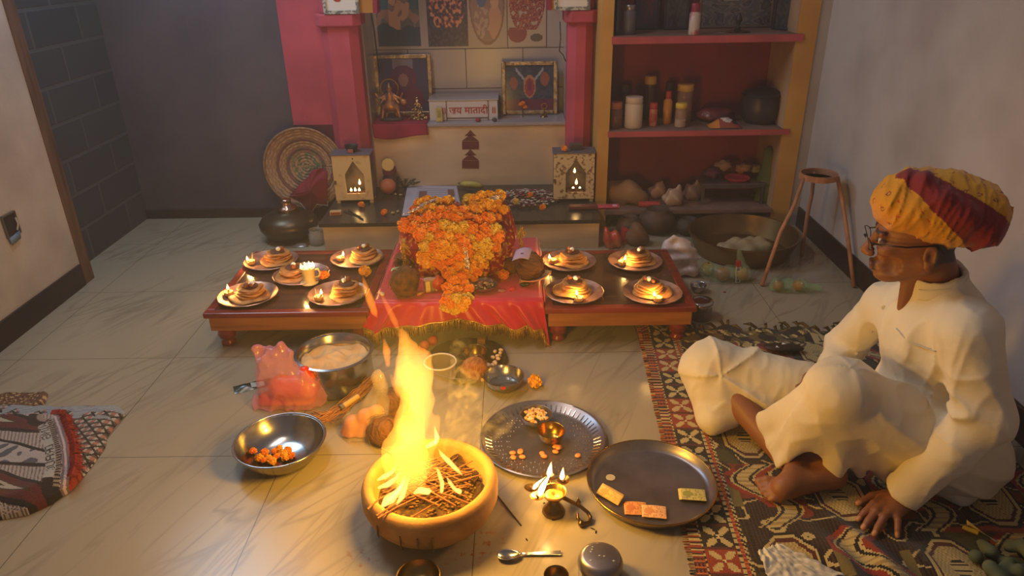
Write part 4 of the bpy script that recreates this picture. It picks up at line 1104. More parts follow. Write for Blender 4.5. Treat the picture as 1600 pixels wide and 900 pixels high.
# pink bag
pinkbag = mat('pink_plastic', (240, 160, 190), 0.16, alpha=0.42, spec=0.9, bump=0.5, bscale=18); redpack = mat('red_packets', (226, 50, 20), 0.3, col2=(240, 130, 30), scale=11, lo=.5, hi=.6)
b0 = at(447, 645, 0); b0 = Vector((b0.x, b0.y+0.06, 0))
def P(px, py, Y): return aty(px, py, Y)
F = Field((b0.x-.22, b0.y-.16, -.01), (b0.x+.2, b0.y+.16, .30), 0.006)
Yb = b0.y
for (x0, y0, x1, y1, ra, rb) in ((420, 628, 485, 630, .055, .055), (430, 600, 470, 598, .06, .055), (420, 580, 440, 575, .045, .04), (412, 556, 402, 545, .036, .02), (430, 560, 438, 541, .03, .012), (440, 575, 455, 552, .035, .012), (470, 600, 496, 612, .045, .03)):
    F.cap(P(x0, y0, Yb), P(x1, y1, Yb), ra, rb, 0.03)
F.ell(P(410, 556, Yb)+Vector((0, -0.02, 0.035)), (.018, .02, .035), 0.01, 'sub')
F.plane((0, 0, 0.002), (0, 0, -1), (b0.x-.3, b0.y-.3, -.05), (b0.x+.3, b0.y+.3, .05))
F.warp(lambda X, Y, Z: 0.010*(.4-ridge(X, Y, Z, 34, 1, (1.6, 1.2, .6)))+0.006*(.4-ridge(X, Y, Z, 70, 2, (1, 1, .6))))
bag = thing('plastic_bag', 'crumpled pink plastic bag with red and orange packets inside', 'bag', b0)
F.build('bag_skin', pinkbag, bag, b0, None, 2)
F = Field((b0.x-.2, b0.y-.14, 0), (b0.x+.2, b0.y+.14, .22), 0.007)
for (x0, y0, x1, y1, ra, rb) in ((420, 630, 480, 632, .042, .045), (440, 606, 478, 606, .045, .042), (482, 590, 476, 580, .025, .02)): F.cap(P(x0, y0, Yb), P(x1, y1, Yb), ra, rb, 0.01)
F.plane((0, 0, 0.008), (0, 0, -1), (b0.x-.3, b0.y-.3, -.05), (b0.x+.3, b0.y+.3, .05))
F.build('packets', redpack, bag, b0, None, 1)
# green packet
p = at(385, 606, 0); mb = MB()
def gp(u, v):
    c = (16, 44, 30) if not (abs(u-.62) < .18 and abs(v-.5) < .28) else (190, 196, 190)
    if u < .14: c = (24, 30, 26) if int(v*9) % 2 else (70, 84, 72)
    return c
mb.grid(lambda u, v: (0.13*(u-.5), 0.055*(v-.5), 0.012*math.sin(PI*v)*math.sin(PI*min(1, u*1.4+.1))+0.001), 40, 20, gp)
mb.grid(lambda u, v: (0.13*(u-.5), 0.055*(v-.5), 0.0006), 4, 4, lambda u, v: (16, 44, 30), flip=True)
tag(mb.build('foil_packet', mat('foil_print', vc=True, rough=0.25, spec=0.7), None, p+Vector((0.02, 0.012, 0)), (0, 0, 0.45), ang=180), 'dark green foil packet sticking out beside the pink bag', 'packet')
# clear bag with peach packets, thread bundle, coconut halves
clear = mat('clear_plastic', (235, 215, 200), 0.10, alpha=0.2, spec=1.0, bump=0.5, bscale=18); peach = mat('peach_sweet', (214, 126, 78), 0.5, col2=(232, 156, 104), scale=9)
b1 = at(560, 700, 0); b1 = Vector((b1.x+0.005, b1.y+0.07, 0)); Yc = b1.y
F = Field((b1.x-.16, b1.y-.15, -.01), (b1.x+.18, b1.y+.2, .26), 0.006)
for (x0, y0, x1, y1, ra, rb) in ((545, 690, 580, 670, .05, .05), (560, 660, 585, 640, .05, .045), (585, 640, 596, 605, .04, .018), (596, 605, 590, 590, .02, .026)): F.cap(P(x0, y0, Yc), P(x1, y1, Yc), ra, rb, .03)
F.plane((0, 0, 0.002), (0, 0, -1), (b1.x-.3, b1.y-.3, -.05), (b1.x+.3, b1.y+.3, .05))
F.warp(lambda X, Y, Z: 0.010*(.4-ridge(X, Y, Z, 36, 3, (1.3, 1, .7))))
bag = thing('plastic_bag', 'clear plastic bag with peach coloured sweets beside the fire bowl', 'bag', b1)
F.build('bag_skin', clear, bag, b1, None, 2)
F = Field((b1.x-.14, b1.y-.12, 0), (b1.x+.14, b1.y+.12, .20), 0.006)
for (x0, y0, x1, y1, r) in ((543, 692, 552, 662, .034), (562, 690, 572, 652, .034), (582, 676, 588, 645, .03)): F.cap(P(x0, y0, Yc), P(x1, y1, Yc), r, r*.9, .008)
F.plane((0, 0, 0.006), (0, 0, -1), (b1.x-.3, b1.y-.3, -.05), (b1.x+.3, b1.y+.3, .05))
F.build('sweets', peach, bag, b1, None, 1)
fibre = mat('coconut_fibre', (132, 84, 46), 0.85, col2=(88, 54, 30), scale=30, stretch=(1, 1, 6), bump=0.6, bscale=60)
def coconut(label, loc, r=0.055, rx=0.0, ry=0.0, rz=0.0, tuft=True, m=None, el=1.15):
    t = thing('coconut', label, 'coconut', loc); t.rotation_euler = (rx, ry, rz)
    mb = MB(); mb.blob((0, 0, 0), (r, r, r*el), 26, 18, 0.12, 9, loc[0]*10); mb.build('husk', m or fibre, t, ang=180)
    mb = MB(); rnd = random.Random(int(loc[0]*1000))
    for i in range(70):
        ph = rnd.uniform(0, 6.28); th_ = math.acos(rnd.uniform(-.9, 1)); d = Vector((math.sin(th_)*math.cos(ph), math.sin(th_)*math.sin(ph), math.cos(th_)*el))
        a = d*r*0.98; tt = Vector((-d.y, d.x, rnd.uniform(-.6, .6)))*rnd.uniform(.02, .04); mb.tube([a, a+tt*0.5+d*0.004, a+tt+d*0.001], 0.0008, 4)
    if tuft:
        for i in range(26):
            a = Vector((rnd.uniform(-.01, .01), rnd.uniform(-.01, .01), r*el*0.95)); mb.tube([a, a+Vector((rnd.uniform(-.012, .012), rnd.uniform(-.012, .012), .03))], [0.0014, 0.0006], 4)
    mb.build('fibres', m or fibre, t)
    return t
q = at(600, 690, 0.04); coconut('brown husked coconut between the clear bag and the fire bowl', (q.x-0.01, q.y+0.05, 0.046), 0.05, 0.9, 0.5, 0.3, False)
q = at(612, 640, 0.05); coconut('second husked coconut half hidden behind the fire beside the steel pot', (q.x, q.y+0.04, 0.048), 0.052, 1.2, 0.1, -0.4, False)
thr = mat('sacred_thread', (206, 140, 78), 0.8, col2=(170, 104, 54), scale=20); mb = MB(); rnd = random.Random(31); c0 = at(518, 655, 0.0)
cps = [(490, 655), (510, 664), (535, 655), (560, 635), (585, 612)]
for i in range(34):
    off = Vector((rnd.uniform(-.02, .02), rnd.uniform(-.022, .022), 0)); pts = []
    for j, (x, y) in enumerate(cps):
        q = at(x, y, 0)+off*(1 if 0 < j < 4 else .6)+Vector((rnd.uniform(-.012, .012), rnd.uniform(-.012, .012), 0.008+0.022*rnd.random()+0.008*j)); pts.append(q-c0)
    sm = [pts[0]]
    for j in range(len(pts)-1):
        for f in (.33, .66, 1): sm.append(pts[j].lerp(pts[j+1], f)+Vector((0, 0, 0.003*math.sin(j*3+f*6+i))))
    mb.tube(sm, 0.0013, 5)
tag(mb.build('thread_bundle', thr, None, c0, ang=180), 'loose bundle of orange thread on the floor in front of the steel pot', 'thread')
a, b = at(533, 637, 0.05), at(560, 619, 0.06); c = (a+b)/2; mb = MB(); mb.tube([a-c, b-c], 0.009, 14); o = thing('paper_roll', 'thin yellow paper roll lying on the orange thread bundle', 'roll', c)
mb.build('roll_body', mat('yellow_paper', (222, 180, 90), 0.6), o, ang=50)
mb = MB(); d = (b-a).normalized(); mb.tube([a-c-d*0.002, a-c+d*0.010], 0.0096, 14); mb.build('roll_band', mat('grey_band', (120, 110, 100), 0.4), o, ang=50)
# ================================================================== ON THE RED CLOTH
q = at(630, 448, CZ+.05); coconut('green brown coconut at the front basket-side corner of the red cloth', (q.x+0.004, q.y+0.02, CZ+0.062), 0.056, 0.3, 0.2, 0.2, False, mat('mossy_fibre', (122, 76, 40), 0.9, col2=(70, 46, 24), scale=30, bump=0.6, bscale=60))
q = at(640, 402, CZ+.05); coconut('brown fibrous coconut lying behind the front one, basket side', (q.x-0.01, q.y-0.045, CZ+0.05), 0.044, 1.2, 0.4, -0.5)
q = at(826, 424, CZ+.05); coconut('large brown coconut standing under the purple paper tag', (q.x+0.005, q.y, CZ+0.066), 0.056, 0.05, 0.1, 0.4, False)
q = at(798, 412, CZ+.05); mb = MB(); mb.blob((0, 0, 0), (0.04, 0.036, 0.034), 18, 12, 0.15, 8); tag(mb.build('dried_coconut', fibre, None, (q.x+0.005, q.y+0.01, CZ+0.037), ang=180), 'dried brown coconut lump behind the large coconut', 'coconut')
q = at(684, 447, CZ+.02); mb = MB(); mb.lathe([(0.0, -0.029), (0.014, -0.028), (0.027, -0.012), (0.030, 0.003), (0.022, 0.022), (0.009, 0.029), (0.005, 0.034), (0.007, 0.041), (0.0, 0.036)], 20)
tag(mb.build('pomegranate', mat('pomegranate_skin', (206, 84, 44), 0.4, col2=(170, 50, 36), scale=14), None, (q.x, q.y, CZ+0.031), (0.3, 0.1, 0), ang=180), 'shiny orange red pomegranate beside the hanging marigold strand', 'fruit')
q = at(603, 305, 0.158); mb = MB(); mb.blob((0, 0, 0.043), (0.046, 0.044, 0.043), 20, 14, 0.06, 6); tag(mb.build('peach', mat('peach_skin', (206, 128, 96), 0.6, col2=(186, 96, 74), scale=8), None, (q.x+0.01, q.y+0.03, 0.159), ang=180), 'round pinkish fruit on the granite next to the cream lantern', 'fruit')
# note bundle, packet, leaf bowl, betel leaf, tag
note('banknote_roll', 'rolled greenish banknote resting on the two coconuts', aty(626, 422, 2.60), 0.075, 0.02, 0.18, (206, 190, 130), (150, 150, 100), 4, 0.006, group=None)
q = at(677, 455, CZ+.02); bx = thing('wrapped_bundle', 'striped yellow wrapped bundle leaning beside the pomegranate', 'bundle', (q.x-0.012, q.y+0.025, CZ+0.004), 0.25); bx.rotation_euler = (-0.35, 0, 0.2)
mb = MB(); mb.cbox(0, 0, 0.03, 0.052, 0.026, 0.058); mb.build('bundle_body', mat('striped_wrap', (214, 180, 90), 0.5, col2=(120, 84, 50), scale=18, stretch=(6, 1, 0.3), lo=.45, hi=.55), bx, bevel=0.006)
mb = MB(); mb.cbox(0, 0, 0.05, 0.054, 0.028, 0.016); mb.build('bundle_band', mat('lilac_paper', (158, 128, 140), 0.5), bx, bevel=0.004)
q = at(755, 448, CZ+.02); lb = little_bowl('leaf_bowl', 'shallow silver leaf bowl with mixed offerings at the cloth edge', (q.x, q.y+0.01, CZ+0.003), 0.056, 0.026, mat('silver_foil', (184, 170, 165), 0.35, 0.9, bump=0.6, bscale=40))
mb = MB(); rnd = random.Random(6); mixc = [(150, 112, 84), (120, 84, 70), (188, 150, 100), (96, 78, 62), (160, 96, 70)]
for i in range(60):
    a = rnd.uniform(0, 6.28); r = 0.044*math.sqrt(rnd.random()); mb.blob((r*math.cos(a), r*math.sin(a), 0.016+0.01*(1-(r/.044)**2)), (rnd.uniform(.004, .010), .006, .005), 8, 5, .3, 9, i, col=rnd.choice(mixc))
tag(mb.build('mixed_offering', mat('mixed_food', vc=True, rough=0.5), None, (q.x, q.y+0.01, CZ+0.003)), 'mixed dry fruits and grains in the silver leaf bowl', 'offerings', kind='stuff')
q = at(832, 452, CZ); mb = MB()
def leafy_(u, v):
    w = 0.05*math.sin(PI*min(1, u*1.02))**0.7; return (0.13*(u-.5), w*(v-.5)*2, 0.018+0.022*u+0.016*abs(v-.5)*2)
mb.grid(leafy_, 24, 12); lf = thing('betel_leaf', 'pale folded betel leaf with an orange edge at the cloth corner', 'leaf', (q.x+0.012, q.y+0.03, CZ+0.002), 0.25)
mb.build('leaf_blade', mat('pale_leaf', (186, 166, 160), 0.45, col2=(150, 132, 120), scale=9), lf, ang=180, solid=0.0012)
mb = MB(); mb.tube([leafy_(i/20, 0.02) for i in range(21)], 0.0024, 6); mb.build('leaf_edge', mat('orange_edge', (226, 140, 70), 0.6), lf, ang=180)
mb = MB(); mb.blob((-0.045, 0.0, 0.012), (0.02, 0.012, 0.010), 12, 8); mb.build('leaf_fold', mat('green_fold', (52, 56, 28), 0.4), lf, ang=180)
q = aty(812, 402, 2.60); mb = MB(); mb.grid(lambda u, v: (0.066*(u-.5)+0.02*v, 0.045*(v-.5), 0.012*math.sin(u*3)+0.018*v), 12, 8, lambda u, v: (90, 78, 100) if abs(u-.5) < .12 and abs(v-.45) < .08 else (176, 158, 200))
tag(mb.build('paper_tag', paper_mat, None, (q.x, q.y, q.z), (0.25, 0, 0.1), ang=180, solid=0.0008), 'small purple paper tag lying on the large coconut', 'paper')
for i, (x, y, c, lab) in enumerate(((661, 440, (214, 80, 96), 'pink flower petal between the coconut and striped bundle'), (656, 462, (224, 160, 80), 'yellow petal at the cloth edge below the striped bundle'), (597, 463, (230, 180, 110), 'pale petal on the cloth corner nearest the five-plate table'), (783, 458, (170, 110, 84), 'brown nut at the cloth edge beside the leaf bowl'), (800, 455, (214, 60, 60), 'red petal between the leaf bowl and the betel leaf'))):
    q = at(x, y, CZ); mb = MB(); mb.blob((0, 0, 0.004), (0.017, 0.011, 0.005), 12, 6, .4, 8, i, col=c); tag(mb.build('petal' if i != 3 else 'nut', mat('petal_mix', vc=True, rough=.6), None, (q.x, q.y+0.008, CZ+0.003), (0, 0, i)), lab, 'petal' if i != 3 else 'nut')

# ================================================================== UNDER THE CLOTH: TRAY WITH COCONUT, SHELLS, TUMBLER
p = at(728, 580, 0); p = Vector((p.x, p.y+0.06, 0))
tr = thing('round_tray', 'dark round tray of offerings under the gold fringe', 'tray', (p.x, p.y, 0.0)); thali('tray_body', 0.150, 0.02, mat('dark_tray', (92, 76, 62), 0.35, 0.9), 0, tr, (0, 0, 0.0005))
q = at(741, 560, 0.03); little_bowl('brass_bowl', 'dull brass bowl on the tray under the gold fringe', (q.x, q.y+0.02, 0.004), 0.045, 0.05, brass_old)
q = at(741, 590, 0.03); coconut('orange brown coconut lying on the tray in front of the brass bowl', (q.x, q.y+0.035, 0.047), 0.042, 1.5, 0.2, 1.1, False, mat('orange_fibre', (176, 104, 54), 0.8, col2=(130, 72, 36), scale=30, stretch=(1, 1, 5), bump=.5))
sh = mat('shell_cream', (226, 190, 150), 0.5); rnd = random.Random(15); 
for i in range(22):
    u = i/21; q = at(779-22*u+rnd.uniform(-7, 7), 545+48*u, 0.02); mb = MB(); mb.blob((0, 0, 0.006), (0.010, 0.0075, 0.0065), 10, 7)
    tag(mb.build('makhana', sh, None, (q.x+rnd.uniform(-.006, .006), q.y+0.01, 0.008+rnd.choice((0, .008))), (0, 0, rnd.uniform(0, 6))), 'cream puffed lotus seed in the row along the tray edge', 'seed', 'lotus seeds on the dark tray')
p = at(688, 612, 0); tum = thing('plastic_jar', 'clear crinkled plastic jar beside the fire holding old incense', 'jar', (p.x, p.y+0.05, 0))
mb = MB(); mb.lathe([(0.0, 0.001), (0.046, 0.001), (0.050, 0.01), (0.054, 0.085), (0.056, 0.092), (0.053, 0.092), (0.051, 0.085), (0.047, 0.012), (0.0, 0.006)], 36); mb.build('jar_body', mat('clear_jar', (225, 205, 180), 0.08, alpha=0.16, spec=1.0), tum, ang=60)
mb = MB(); mb.ring((0, 0, 0.092), 0.056, 0.0035, 40, 8); mb.build('rim', mat('jar_rim', (225, 215, 205), 0.15, alpha=.75, spec=1.0), tum, ang=180)
for i, (x, y, c, lab) in enumerate(((663, 540, (196, 96, 50), 'small orange fruit in the shade left of the tray under the cloth'), (676, 532, (190, 60, 44), 'red fruit in the shade under the gold fringe'), (752, 533, (170, 120, 80), 'small tan box at the back of the tray under the fringe'))):
    q = at(x, y, 0.02)
    mb = MB()
    if i < 2: mb.blob((0, 0, 0.02), 0.02, 16, 10, .06, 6)
    else: mb.cbox(0, 0, 0.013, 0.03, 0.02, 0.024)
    tag(mb.build('fruit' if i < 2 else 'small_box', mat('underfruit%s' % ('ab c'[i]) if i < 2 else 'tan_box', c, .5), None, (q.x, q.y, 0.001 if i < 2 else 0.006), ang=60), lab, 'fruit' if i < 2 else 'box')

# ================================================================== ON THE PLATFORM
GZ = 0.159
lant_paint = mat('cream_tin', (212, 180, 128), 0.6, col2=(176, 140, 92), scale=24, lo=.55, hi=.75); lant_worn = mat('worn_cream_tin', (212, 184, 140), 0.6, col2=(130, 92, 58), scale=60, lo=.52, hi=.62); dark_tin = mat('blue_grey_tin', (96, 90, 98), 0.5)
soot = mat('lantern_inside', (112, 100, 96), 0.8, col2=(60, 52, 50), scale=14); ghee = mat('clay_lamp', (110, 74, 48), 0.6)
def lantern(label, x0, x1, y, paint, rz, flames, h=0.265):
    w = x1-x0; d = 0.11; cx = (x0+x1)/2
    t = thing('shrine_lantern', label, 'lantern', (cx, y, GZ), rz)
    # front sheet with a house-shaped opening
    ox0, ox1, oz0, oz1, oz2 = -w*0.20, w*0.30, 0.055, 0.16, 0.235
    mid = (ox0+ox1)/2
    inn = [(ox0, oz0), (ox1, oz0), (ox1, oz1), (mid, oz2), (ox0, oz1)]; out = [(-w/2, 0.018), (w/2, 0.018), (w/2, h*0.55), (w/2, h), (mid, h), (-w/2, h), (-w/2, h*.55)]
    mb = MB(); vs = []; fs = []
    om = [(-w/2, 0.018), (w/2, 0.018), (w/2, oz1), (w/2, h), (mid, h), (-w/2, h), (-w/2, oz1)]
    for yy in (-d/2, -d/2+0.006):
        vs += [(x, yy, z) for x, z in om]+[(x, yy, z) for x, z in inn]
    quads = [(0, 1, 8, 7), (1, 2, 9, 8), (2, 3, 10, 9), (3, 4, 10), (4, 5, 10), (5, 6, 11, 10), (6, 0, 7, 11)]
    fs = [q for q in quads]+[tuple(i+12 for i in q[::-1]) for q in quads]
    for i in range(7): fs.append((i, i+12, (i+1) % 7+12, (i+1) % 7))
    for i in range(5): fs.append((7+i, 7+(i+1) % 5, 19+(i+1) % 5, 19+i))
    mb.add(vs, fs); mb.build('front_panel', paint, t, smooth=False)
    mb = MB(); mb.box(-w/2, -w/2+.004, -d/2+.006, d/2, .018, h); mb.box(w/2-.004, w/2, -d/2+.006, d/2, .018, h); mb.box(-w/2+.004, w/2-.004, d/2-.004, d/2, .018, h); mb.box(-w/2+.004, w/2-.004, -d/2+.006, d/2-.004, .018, .024)
    mb.build('case', soot, t, smooth=False)
    mb = MB(); mb.box(-w/2-.006, w/2+.006, -d/2-.004, d/2+.012, h, h+.006); mb.build('lid', dark_tin, t, smooth=False, bevel=.002)
    for sx in (-1, 1):
        mb = MB(); mb.cbox(sx*(w/2-.012), -d/2+.014, .009, .018, .018, .018); mb.build('foot', paint, t, smooth=False)
        mb = MB(); mb.cbox(sx*(w/2-.012), d/2-.014, .009, .018, .018, .018); mb.build('foot', paint, t, smooth=False)
    mb = MB(); mb.cbox(-w/2+.006, -d/2-.003, h*.45, .012, .008, .02); mb.build('latch', mat('rusty', (110, 72, 46), .6), t, smooth=False, bevel=.002)
    mb = MB(); mb.lathe([(0, 0), (.03, 0), (.042, .012), (.045, .022), (.04, .022), (.03, .012), (0, .010)], 24, c=(mid, 0, .024)); mb.build('oil_lamp', ghee, t, ang=50)
    for i, (fx, fz, hh, lit) in enumerate(flames):
        mb = MB(); mb.tube([(mid+fx*.6, -.02, .034), (mid+fx, -.03, .024+fz)], .0025, 6); mb.build('wick', wick_mat, t)
        flame_part(t, (mid+fx, -.03, .024+fz), hh, .007, .25, (0, 0), lit)
    mb = MB(); mb.lathe([(0, 0), (.004, .0), (0, .002)], 10); mb.M = None
    o = mb.build('vent_dot', mat('vent_shade', (20, 16, 14), .8), t, (mid, -d/2-.0005, h-.018), (PI/2, 0, 0))  # black disc on the sheet, a small opening's shade put into its colour
    return t
bl0, bl1 = at(526, 318, GZ), at(585, 315, GZ)
lantern('cream tin lantern with house-shaped window beside the woven basket', bl0.x, bl1.x, bl0.y+0.055, lant_paint, 0.03, [(-.03, .036, .022, False), (-.008, .036, .024, True), (.014, .036, .022, False), (.02, .072, .034, True)])
br0, br1 = at(865, 316, GZ), at(927, 314, GZ)
lantern('speckled worn tin lantern with house-shaped window by the yellow pier', br0.x, br1.x, br0.y+0.055, lant_worn, -0.02, [(.005, .065, .036, True), (-.006, .13, .030, False), (-.012, .044, .012, False), (.024, .044, .012, False)])
q = Vector(((bl0.x+bl1.x)/2, bl0.y+0.06, GZ+0.272)); cup = little_bowl('clay_cup', 'small black cup on a clay foot on top of the cream lantern', (q.x, q.y, q.z), 0.036, 0.034, mat('black_clay', (44, 40, 42), .5)); mb = MB(); mb.cbox(0, -.034, .010, .03, .012, .02); mb.build('clay_foot', mat('terracotta', (160, 90, 70), .8), cup, bevel=.003)
q = Vector(((br0.x+br1.x)/2+.01, br0.y+0.07, GZ+0.272)); mb = MB(); mb.cbox(0, 0, .012, .062, .045, .024); mb2 = thing('small_box', 'dark flat box on top of the speckled lantern', 'box', q, .1); mb.build('box_body', mat('dark_box', (70, 62, 62), .5), mb2, smooth=False, bevel=.003)
mb = MB(); mb.cbox(0, 0, .027, .066, .048, .008); mb.build('box_lid', mat('dark_lid', (88, 76, 72), .5), mb2, smooth=False, bevel=.002)
o = flower('marigold', (br0.x+.055, br0.y+.02, GZ+.272+.016), .018, 0); tag(o, 'small orange marigold on the lid of the speckled lantern', 'flower')
# matchbox, incense, paper, banana, tray of petals, incense packet
q = at(525, 335, GZ); t = thing('matchbox', 'small matchbox on the granite in front of the cream lantern', 'matchbox', (q.x, q.y, GZ), .08)
mb = MB(); mb.cbox(0, 0, .010, .058, .034, .019); mb.build('sleeve', mat('matchbox_card', (196, 160, 100), .7), t, smooth=False, bevel=.001)
mb = MB(); mb.cbox(0, -.0176, .010, .050, .001, .013); mb.build('striker', mat('striker_red', (150, 70, 44), .7), t, smooth=False)
for i, (x0, y0, x1, y1) in enumerate(((537, 330, 563, 338), (544, 328, 568, 343))):
    a, b = at(x0, y0, GZ+.003), at(x1, y1, GZ+.003); c = (a+b)/2; mb = MB(); mb.tube([a-c, b-c], .003, 6); tag(mb.build('incense_stick', mat('dark_incense', (54, 44, 40), .9), None, c), ('thin dark incense stick behind the matchbox', 'longer dark incense stick at the granite edge by the matchbox')[i], 'stick')
def sheet(name, label, cat, corners, z, colf, m=None, nu=40, nv=30, wav=.003, group=None):
    pts = [at(x, y, z) for x, y in corners]; c = sum(pts, Vector())/4; mb = MB()
    def fn(u, v):
        p = pts[0].lerp(pts[1], u).lerp(pts[3].lerp(pts[2], u), v)-c; p.z += wav*(1+nz(u*3+c.x, v*3)); return p
    mb.grid(fn, nu, nv, colf); return tag(mb.build(name, m or paper_mat, None, c, ang=180, solid=.0006), label, cat, group)
def newsprint(u, v):
    if (abs(u-.32) < .08 and abs(v-.62) < .14) or (abs(u-.86) < .07 and abs(v-.7) < .12): return (120, 84, 80)
    if abs(u-.12) < .08 or abs(v-.93) < .05: return (176, 166, 176)
    return (150, 140, 150) if int(v*30) % 2 and 0.15 < u < 0.95 else (178, 168, 178)
sheet('newspaper', 'sheet of printed paper under the flowers on the granite', 'paper', [(628, 338), (722, 332), (714, 291), (637, 289)], GZ, newsprint)
a, b = at(722, 288, GZ+.02), at(752, 300, GZ+.02); mb = MB()
pts = [Vector((-.07, .02, .004)), Vector((-.045, .012, .006)), Vector((-.015, .0, .010)), Vector((.02, -.005, .012)), Vector((.055, 0, .006)), Vector((.075, .008, .0))]
mb.tube(pts, [.004, .015, .019, .019, .015, .006], 10); bn = thing('banana', 'greenish yellow banana lying behind the marigold heap', 'fruit', (a.x+.05, a.y-.02, GZ+.015), -.25); mb.build('peel', mat('banana_skin', (198, 170, 78), .5, col2=(150, 140, 60), scale=12), bn, ang=180)
mb = MB(); mb.tube([(-.07, .02, .004), (-.082, .026, .005)], [.005, .004], 8); mb.build('stem', mat('banana_tip', (84, 74, 40), .7), bn)
pc2 = at(825, 312, GZ); mb = MB(); rnd = random.Random(44); cols_ = [(132, 52, 70), (110, 44, 58), (170, 140, 128), (190, 168, 140), (96, 60, 56), (150, 70, 60), (206, 190, 170)]
for i in range(420):
    u, v = rnd.uniform(-1, 1), rnd.uniform(-1, 1)
    if u*u*.9+v*v > 1.05: continue
    mb.blob((.165*u, .15*v, .006+.022*(1-min(1, u*u*.8+v*v*.8))+.004*rnd.random()), (rnd.uniform(.006, .013), rnd.uniform(.004, .008), .004), 7, 4, .3, 8, i, col=rnd.choice(cols_))
tag(mb.build('flower_offering', mat('petal_heap', vc=True, rough=.75), None, (pc2.x-.005, pc2.y, GZ), ang=180), 'spread of dried petals and grains on the granite beside the mound', 'petals', kind='stuff')
for i, (x, y, c) in enumerate(((828, 306, 0), (848, 325, 0), (806, 316, 2))):
    q = at(x, y, GZ+.035); tag(flower('marigold', (q.x, q.y, GZ+.04), .019, c), ('orange marigold on the dried petals, farther one', 'orange marigold on the dried petals, nearer the speckled lantern', 'pale yellow marigold at the edge of the brocade mound')[i], 'flower')
q = at(938, 326, GZ); t = thing('incense_packet', 'long maroon and pink incense packet at the platform edge', 'packet', (q.x-.035, q.y+.005, GZ+.001), .03)
mb = MB(); mb.cbox(-.055, 0, .010, .15, .045, .016); mb.build('box_end', mat('maroon_card', (104, 44, 44), .5), t, smooth=False, bevel=.003)
mb = MB(); mb.grid(lambda u, v: (.018+.115*u, .062*(v-.5), .011+.006*math.sin(PI*v)), 20, 10, lambda u, v: (226, 170, 180) if abs(u-.8) < .1 and abs(v-.4) < .25 or v > .9 else (196, 70, 90)); mb.grid(lambda u, v: (.018+.115*u, .062*(v-.5), .002), 4, 4, lambda u, v: (180, 60, 80), flip=True); mb.build('wrapper', mat('glossy_print', vc=True, rough=.25, spec=.7), t, ang=180)
q = at(610, 300, GZ); t = thing('spice_bottle', 'dark bottle with gold medallion and purple band behind the round fruit', 'bottle', (q.x-.005, q.y+.06, GZ))
mb = MB(); mb.lathe([(0, 0), (.040, 0), (.042, .004), (.042, .075), (.036, .085), (.036, .09)], 28); mb.build('bottle_body', mat('dark_glass', (66, 44, 42), .15, spec=.9, col2=(90, 60, 54), scale=8), t, ang=50)
mb = MB(); mb.lathe([(.037, .09), (.039, .092), (.039, .125), (.03, .135), (0, .138)], 28); mb.build('purple_band', mat('purple_cloth', (120, 50, 70), .7), t, ang=50)
mb = MB(); mb.lathe([(0, -.004), (.034, -.003), (.037, 0), (.034, .003), (0, .004)], 10); mb.build('medallion', mat('gold_card', (214, 166, 90), .4), t, (0, -.03, .15), (1.2, 0, 0), ang=30)
q = at(655, 272, GZ+.02); mb = MB(); rnd = random.Random(3)
for i in range(7):
    d = Vector((.09*math.cos(i*.55+.3), .02*math.sin(i*2), .03+.012*i)); mb.tube([(0, 0, .0), tuple(d*.6+Vector((0, 0, .02))), tuple(d)], [.004, .003, .001], 5)
    for j in range(3):
        mb.blob(tuple(d*(.55+.2*j)+Vector((0, 0, .008))), (.014, .006, .004), 8, 5)
tag(mb.build('leaf_sprig', mat('dark_leaf', (70, 70, 52), .6), None, (q.x-.06, 4.0, GZ), ang=180), 'dark withered leaf sprig against the cream ledge tiles', 'sprig')
q = at(738, 283, GZ); mb = MB(); mb.blob((0, 0, .03), (.03, .025, .034), 14, 10, .3, 7); tag(mb.build('red_lump', mat('vermilion_lump', (140, 60, 60), .8, col2=(100, 40, 44), scale=14), None, (q.x, q.y-.02, GZ), ang=180), 'dull red lump behind the banana', 'lump')
for i, (x, y) in enumerate(((614, 334), (622, 332), (618, 305), (626, 306))):
    q = at(x, y, GZ); mb = MB(); mb.blob((0, 0, .006), (.010, .007, .006), 8, 6); tag(mb.build('seed_pod', mat('pale_pod', (176, 164, 110), .6), None, q, (0, 0, i)), ('pale seed left of the printed paper, nearer edge', 'second pale seed by the printed paper corner', 'pale seed beside the round pinkish fruit', 'pale seed farther from the round fruit')[i], 'seed')
# decal on ledge tiles
mb = MB()
def poly(pts, y): 
    q = [aty(x, yy, 4.04) for x, yy in pts]; n = len(q); mb.add([(p.x, y, p.z) for p in q]+[(p.x, y-.002, p.z) for p in q], [tuple(range(n)), tuple(range(2*n-1, n-1, -1))]+[(i, (i+1) % n, n+(i+1) % n, n+i) for i in range(n)])
for cy in (220, 250):
    for (yt, yb, w) in ((-17, -8, 9), (-10, 0, 13)): poly([(735, cy+yt), (735+w*.5, cy+yt+5), (735+w, cy+yb), (735-w, cy+yb), (735-w*.5, cy+yt+5)], 4.0395)
    poly([(722, cy+1), (748, cy+1), (748, cy+13), (722, cy+13)], 4.0395)
tag(mb.build('temple_decal', mat('maroon_decal', (112, 44, 44), .5), None, ang=30, smooth=False), 'maroon temple-shaped sticker on the cream ledge tiles', 'sticker')

